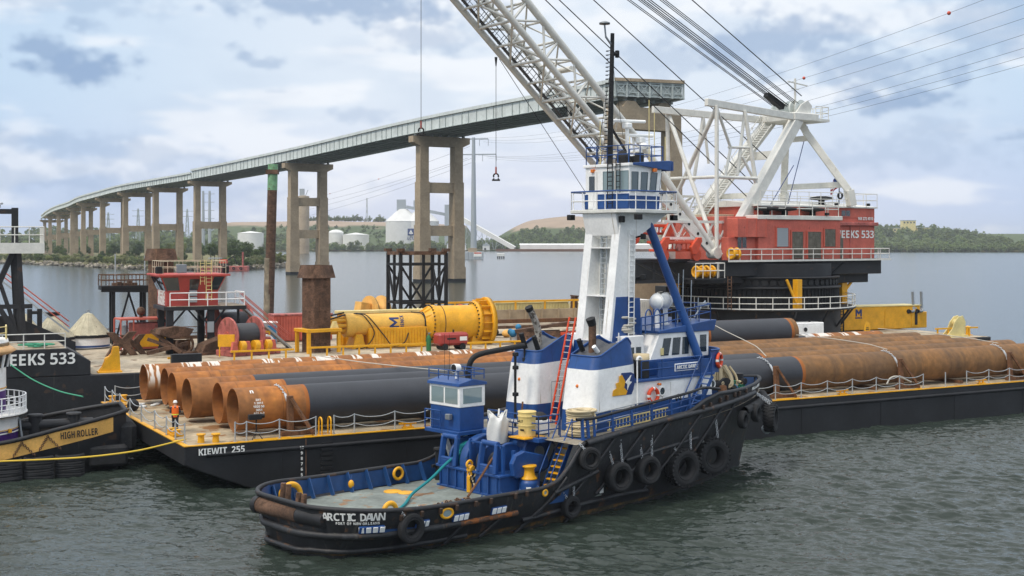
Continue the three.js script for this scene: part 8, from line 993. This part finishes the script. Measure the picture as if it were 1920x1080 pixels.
  const rc = on('rope_coil', 'big coil of pale hawser stacked by the near funnel', 'rope', 14.6, 3.85, 3.3); const rm = new MB(); for (let k = 0; k < 11; k++) for (const r of [.62, .48]) rm.torus(V(rr(-.05, .05), .1 + k * .115, rr(-.05, .05)), r + rr(-.04, .04), .068, 'y', 24, 6); for (let k = 0; k < 5; k++) rm.torus(V(rr(-.2, .2), 1.3, rr(-.2, .2)), .45 + rr(0, .15), .065, 'y', 22, 6); rm.mesh('coil', M.rope, rc); new MB().tube([V(.3, 1.4, .5), V(.35, .9, .75), V(.3, .2, .72)], .065, 6).mesh('rope_end', M.rope, rc);
  const bw = on('mooring_rope', 'tangled pale mooring rope piled on the windlass at the bow', 'rope', 29.2, 4.6, .5); const bm = new MB(); for (let k = 0; k < 22; k++) { const x = rr(-.7, .5), z = rr(-.6, .6); bm.tube([V(x, 1.5 + rr(0, .4), z), V(x + .25, 1.0, z + .3), V(x + .1, .2 + rr(0, .4), z + .45), V(x - .3, .6, z + .1), V(x - .1, 1.5, z - .1)], .07, 6, 6); } bm.mesh('rope_tangle', M.rope, bw);
  const gb = on('bow_line', 'green and blue rope turned round the bow bitts', 'rope', 30.6, 4.4, 0); const gm = new MB(); for (let k = 0; k < 6; k++) gm.torus(V(0, .3 + k * .11, .7), .36, .06, 'y', 16, 5).torus(V(0, .5 + k * .1, -.7), .36, .06, 'y', 16, 5); gm.mesh('green_turns', M.ropegreen, gb); new MB().tube([V(-.2, .6, .7), V(-.6, .8, 1.1), V(-1.1, .95, 1.6), V(-1.5, .95, 2.1)], .09, 7).mesh('pale_line', M.rope, gb); new MB().tube([V(-.4, .3, .8), V(-.8, .55, 1.1), V(-1.3, .6, 1.4)], .16, 7).mesh('blue_bight', M.tarp, gb);
  const ln = on('hanging_lines', 'teal lines hanging over the rail at the fore end of the deckhouse', 'rope', 25.9, 3.9, 3.25); const lm = new MB(); for (let k = 0; k < 14; k++) lm.tube([V(-.6 + k * .09, 1.3, .1), V(-.6 + k * .09, .6, .2 + rr(0, .08)), V(-.55 + k * .09, .1, .12)], .05, 5, 4); lm.mesh('lines', M.ropeteal, ln); const bg = on('brown_fender', 'brown rope fender beside the teal lines', 'fender', 27.0, 4.4, 2.4); new MB().lathe([[0, 0], [.22, .1], [.28, .5], [.2, .95], [0, 1.05]], V(0, 0, 0), 12).mesh('rope_body', M.timber, bg); new MB().torus(V(0, 1.1, 0), .09, .03, 'z', 8, 5).mesh('eye', M.rope, bg);
  const ring = (label, a, y, z, turn, tilt) => { const t = on('life_ring', label, 'life ring', a, y, z, turn); t.rotation.order = 'YXZ'; for (let k = 0; k < 4; k++) { new MB().torus(V(0, 0, 0), .36, .1, 'z', 8, 8, Math.PI / 2 - .3, k * Math.PI / 2 + .15).mesh('orange_part', M.ring, t); new MB().torus(V(0, 0, 0), .362, .103, 'z', 3, 8, .3, k * Math.PI / 2 - .15).mesh('white_band', M.ringw, t); } };
  ring('orange life ring hung on the white deckhouse wall below the funnel emblem', 20.05, 5.45, 3.32, 0); ring('orange life ring on the curved blue screen forward', 25.75, 6.95, 3.15, .35);
  const la = on('ladder', 'tall orange and silver ladder leaning between the two funnels', 'ladder', 16.3, 3.9, -.45); for (const z of [-.24, .24]) new MB().bar(V(0, 0, z), V(1.5, 5.6, z), .09, .07).mesh('orange_rail', M.ladderorange, la); for (let k = 0; k < 17; k++) { const t = (k + .6) / 17.4; new MB().rod(V(1.5 * t, 5.6 * t, -.24), V(1.5 * t, 5.6 * t, .24), .03, 6).mesh('silver_rung', M.silver, la); }
  const yl = on('spare_ladder', 'pale yellow ladder lying on its side along the boat deck', 'ladder', 16.0, 4.02, 3.85); for (const y of [.05, .5]) new MB().bar(V(0, y, 0), V(4.6, y + .3, 0), .04, .06).mesh('side_rail', M.cream, yl); for (let k = 0; k < 18; k++) new MB().rod(V(.15 + k * .25, .05 + k * .016, 0), V(.15 + k * .25, .52 + k * .016, 0), .022, 5).mesh('rung', M.cream, yl);
  tag(new MB().tube([[11.8, 3.1, -1.5], [10.4, 2.55, -1.7], [9.0, 1.75, -1.6], [7.4, 1.32, -1.0], [5.9, 1.18, .3], [4.4, 1.18, 1.3], [2.6, 1.25, 1.4], [.6, 1.35, .3]].map((p) => FT.v(...p)), .075, 8, 8).mesh('tow_hawser', M.ropeteal), 'teal hawser running from the winch drum over the after deck', 'rope');
  const tw = on('tow_wire', 'brown tow wire and rusty chain running from the winch to the near bulwark', 'tow wire', 0, 0, 0); new MB().tube([V(10.75, 2.95, 1.1), V(9.6, 2.0, 1.35), V(8.8, 1.35, 1.5)], .06, 7).mesh('wire', M.timber, tw); const cm = new MB(); for (let k = 0; k < 26; k++) cm.torus(V(8.8 - k * .085 - rr(0, .05), 1.2 + rr(0, .08), 1.55 + .25 * Math.sin(k * .7) + k * .02), .1, .032, k % 2 ? 'y' : 'x', 10, 5); cm.mesh('chain', M.scrap, tw);
  const br = on('checked_rope', 'black and white rope bunch hanging on the winch hook', 'rope', 10.45, 1.9, -.15); for (let k = 0; k < 16; k++) new MB().tube([V(rr(-.15, .1), .3 + rr(0, .3), rr(-.25, .25)), V(rr(-.2, .1), rr(-.1, .4), rr(-.3, .3)), V(rr(-.2, .1), rr(-.5, .1), rr(-.2, .3))], .045, 5, 4).mesh('strand', k % 2 ? M.dark : M.rope, br);
  const hb = on('hose_mast', 'slim black mast with lamps standing before the far funnel', 'mast', 14.4, 3.86, -1.3); new MB().rod(V(0, 0, 0), V(0, 3.8, 0), .07, 8).mesh('pole', M.dark, hb); const hm = new MB(); for (const y of [3.7, 3.0, 1.6]) hm.box(-.12, .12, y, y + .2, -.12, .16, .03); hm.mesh('lamp', M.dark, hb); new MB().rod(V(.1, 0, .3), V(.35, 1.3, .2), .05, 6).mesh('wooden_pole', M.timber, hb);
  const fl = on('far_bitts', 'dark double bitt on the far side of the after deck', 'bitt', 11.7, 1.1, -3.9); for (const x of [-.35, .6]) new MB().lathe([[.2, 0], [.18, 1.5], [.27, 1.55], [.27, 1.68], [0, 1.7]], V(x, 0, 0), 14).mesh('bitt_post', M.dark, fl); new MB().bar(V(-.8, .75, 0), V(1, .75, 0), .14).mesh('bitt_bar', M.dark, fl);
  const yd = on('yellow_ring', 'yellow ring hawse on the inside of the far bulwark', 'ring', 9.0, 1.65, -4.3); new MB().torus(V(0, 0, 0), .28, .08, 'z', 20, 7).mesh('ring', M.yellow, yd); new MB().rod(V(0, 0, -.1), V(0, 0, -.05), .24, 16).mesh('opening', M.dark, yd);
  const yb = on('yellow_float', 'small yellow float hanging inside the far bulwark', 'float', 6.0, 1.5, -4.2); new MB().ball(V(0, 0, 0), .15, 10, 8, 1.4).mesh('float_body', M.yellow, yb); new MB().rod(V(0, .15, 0), V(.1, .45, -.1), .015, 4).mesh('lanyard', M.blue, yb);
}

// ---------- the tug at the left edge ----------
{
  const fx = new Frame(-23.9, 78.7, 22), W2 = (a, y, z) => fx.w(a, y, z), t = thing('tugboat', 'partly hidden tugboat at the left edge with yellow bulwark and purple and white house', 'tugboat', W2(0, 0, 0), fx.t);
  // bow at the origin, running back to the left along -x
  const A = [0, -.8, -2, -4, -7, -12, -18], B = [1.9, 2.5, 3.0, 3.5, 3.9, 4.1, 4.1], yT = (a) => it([-18, -10, -7, -4, -2, 0], [1.7, 1.85, 2.15, 2.7, 3.05, 3.4], a); const rows = (s) => A.map((a, i) => [V(a, yT(a), s * B[i]), V(a, yT(a) - .95, s * (B[i] + .02)), V(a - .2, .5, s * (B[i] - .25)), V(a - .6, -1, s * (B[i] - .7))]);
  new MB().grid(rows(1), true).grid(rows(-1), false).quad(V(0, yT(0), 1.9), V(-.6, -1, 1.2), V(-.6, -1, -1.2), V(0, yT(0), -1.9)).mesh('hull', M.black, t); const by = (s) => A.slice(1).map((a, i) => [V(a, yT(a) - .06, s * (B[i + 1] + .03)), V(a, yT(a) - .98, s * (B[i + 1] + .05))]); for (const s of [1, -1]) new MB().grid(by(s), s > 0).mesh('yellow_bulwark', M.buff, t);
  new MB().tube(A.map((a, i) => V(a, yT(a), B[i])), .13, 8, 4, .4).tube(A.map((a, i) => V(a, yT(a), -B[i])), .13, 8, 4, .4).rod(V(0, yT(0), -1.9), V(0, yT(0), 1.9), .13, 8).mesh('cap_rail', M.black, t); new MB().prism([[-18, 3.8], [-7, 3.6], [-2, 2.7], [-.2, 1.7], [-.2, -1.7], [-2, -2.7], [-7, -3.6], [-18, -3.8]], 'y', .8, 1.0).mesh('deck', M.kdeck, t);
  new MB().box(-.6, .6, .9, 2.75, -2.1, 2.2, .3).mesh('bow_fender', M.rubber, t); for (const [a, b, dz] of [[-1.0, 2.0, 0], [-3.3, 1.6, 0], [-5.0, 1.5, 0], [-6.7, 1.45, 0], [-8.4, 1.45, 0]]) { const i = it([-18, -12, -7, -4, -2, 0].map((x) => x), [4.1, 4.1, 3.9, 3.5, 3.0, 1.9], a); const m = new MB(); const n = a < -2 ? 10 : 1; if (n === 1) m.box(a - 1.2, a + 1.0, .3, 1.5, i - .3, i + .55, .15); else for (let k = 0; k < n; k++) m.tube([V(a - .75, .0 + k * .13, i + .25), V(a - .5, .0 + k * .13 + rr(-.05, .05), i + .55), V(a + .5, .0 + k * .13 + rr(-.05, .05), i + .55), V(a + .75, .0 + k * .13, i + .25)], .13, 6, 3); m.mesh('side_fender', M.rubber, t); }
  const ch = new MB(); for (const a of [-4.5, -5.9, -7.8]) { const i = it([-12, -7, -4, -2], [4.1, 3.9, 3.5, 3.0], a) + .1; for (const [x0, x1] of [[a, a + .7], [a, a - .45]]) { const p = V(x0, yT(a) - .25, i), q = V(x1, yT(a) - .98, i + .1), n = 9; for (let k = 0; k <= n; k++) ch.torus(p.clone().lerp(q, k / n), .06, .022, k % 2 ? 'x' : 'z', 7, 4); } } ch.mesh('chain', M.scrap, t);
  words('HIGH ROLLER', .4, [-2.75, yT(-2.75) - .72, 3.42], .21, M.textk, t, 2.15).rotation.set(0, .23, .05, 'YXZ');
  const bt2 = new THREE.Group(); bt2.name = 'tow_bitts'; t.add(bt2); for (const x of [-6.6, -5.1, -2.9]) new MB().lathe([[.36, 1], [.36, 3.1], [.44, 3.12], [.44, 3.25], [0, 3.3]], V(x, 0, .3), 16).mesh('bitt_post', M.black, bt2); new MB().rod(V(-7, 2.6, .3), V(-1.8, 2.6, .3), .3, 14).mesh('bitt_bar', M.black, bt2); new MB().lathe([[.3, 1], [.3, 2.3], [.4, 2.32], [0, 2.4]], V(-4.4, 0, 2.0), 14).mesh('bollard', M.black, t);
  for (const [x, z] of [[-9.6, 3.0], [-10.9, 3.0]]) new MB().lathe([[.3, 1], [.3, 2.0], [.38, 2.02], [0, 2.1]], V(x, 0, z), 14).mesh('bollard', M.black, t);
  const bag = thing('black_bag', 'black plastic bag heap on the foredeck of the yellow bulwark tug', 'bag', W2(-7.6, 1.0, .8), fx.t); new MB().ball(V(0, .7, 0), .9, 10, 8, .8).ball(V(.7, .5, .3), .6, 9, 7, .8).mesh('bag_body', M.dark, bag); new MB().ball(V(0, 1.45, 0), .12, 6, 5).mesh('knot', M.dark, bag); const bh = thing('black_cover', 'low black tarpaulin mound along the rail of the yellow bulwark tug', 'tarpaulin', W2(-5.4, 1.0, 1.6), fx.t); new MB().ball(V(0, .3, 0), 1.4, 12, 8, .45).ball(V(1.2, .2, 0), .9, 10, 7, .45).mesh('cover', M.rubber, bh);
  // house: purple and white tiers with railed decks
  const H = new THREE.Group(); H.name = 'deckhouse'; H.position.set(-8.9, 1.0, .2); H.scale.y = .56; t.add(H); const tier = (r, y0, y1, n, m) => new MB().lathe([[r, y0], [r, y1]], V(0, 0, 0), 28).mesh(n, m, H); tier(2.9, 0, 2.8, 'purple_wall', M.purple); tier(2.9, 2.8, 4.3, 'white_wall', M.white); tier(2.93, 2.5, 2.65, 'white_stripe', M.textw); tier(2.93, 2.85, 2.95, 'buff_stripe', M.buff); new MB().lathe([[0, 4.3], [3.4, 4.3], [3.4, 4.55], [0, 4.6]], V(0, 0, 0), 32).mesh('upper_deck', M.pale, H); tier(2.2, 4.6, 6.8, 'purple_upper_wall', M.purple); tier(2.2, 6.8, 9.2, 'white_upper_wall', M.white); tier(2.23, 7.0, 7.15, 'buff_stripe', M.buff); const ra = new MB(); for (let k = 0; k < 40; k++) { const f = (q, y) => V(3.3 * Math.cos(q / 40 * 6.2832), y, 3.3 * Math.sin(q / 40 * 6.2832)); for (const y of [5.1, 5.6, 6.3]) ra.rod(f(k, y), f(k + 1, y), .05, 5); ra.rod(f(k, 4.6), f(k, 6.3), .045, 5); } ra.mesh('deck_railing', M.white, H);
  const wn = new MB(), wf = new MB(); for (let k = 0; k < 12; k++) { const th = k / 12 * 6.2832; const f = (q, y, r) => V(r * Math.cos(q), y, r * Math.sin(q)); wn.quad(f(th + .05, 9.25, 2.25), f(th + .48, 9.25, 2.25), f(th + .48, 10.6, 2.4), f(th + .05, 10.6, 2.4)); wf.bar(f(th, 9.2, 2.25), f(th, 10.7, 2.42), .14, .14); } wn.mesh('window', M.glass, H); wf.mesh('window_post', M.white, H); new MB().lathe([[0, 10.7], [2.5, 10.65], [2.8, 11.0], [2.4, 11.5], [0, 11.6]], V(0, 0, 0), 28).mesh('roof_brim', M.buff2 = paint(0xe0b078, { mott: .06, grain: .03, rough: .6, s: 73 }), H); new MB().lathe([[0, 11.5], [2.4, 11.5], [2.3, 12.2], [0, 12.3]], V(0, 0, 0), 24).mesh('roof', M.pale, H); new MB().rail([V(-1, 12.2, 2.2), V(1.2, 12.2, 2.2), V(2.2, 12.2, .6), V(2.2, 12.2, -1)], 1.3, 2, .9, .05).mesh('roof_railing', M.cream, H); new MB().torus(V(1.6, 12.8, 1.4), .35, .07, 'x', 14, 5).mesh('horn_ring', M.white, H);
  new MB().box(2.3, 2.5, 2.6, 3.0, 1.7, 1.95, .04).mesh('yellow_lamp', M.yellow, H); const hr = new MB(); for (let k = 0; k < 7; k++) hr.tube([V(2.95, 3.6, -.2 + k * .12), V(3.1, 1.5, -.1 + k * .12), V(3.1 + k * .08, .1, .2 + k * .14)], .06, 5, 4); hr.mesh('hanging_hose', M.galv, H);
}
tag(new MB().tube([V(X(-20, 70), Yp(866, 70), -70), V(X(150, 69), Yp(858, 69), -69), FK.v(-2.2, 2.3, -1.2), FK.v(.5, KY + .18, -1.5)], .05, 6, 10, .4).mesh('tow_line', M.ropeyel), 'yellow tow line from the left edge to the corner of the pipe barge', 'rope');
tag(new MB().tube([FW.v(-5.6, 4.6, .4), FW.v(-3.6, 2.3, 1.2), FW.v(-1.6, .9, 2.2), FK.v(.2, KY + .8, -20.5)].map((p, i) => (i === 0 ? V(X(20, 97), Yp(684, 97), -97) : i === 1 ? V(X(62, 95), Yp(712, 95), -95) : i === 2 ? V(X(110, 92), Yp(733, 92), -92) : V(X(156, 88), Yp(744, 88), -88))), .055, 6, 8).mesh('mooring_line', M.ropegreen), 'green mooring line sagging below the white crane barge name', 'rope');

renderer.render(scene, camera);
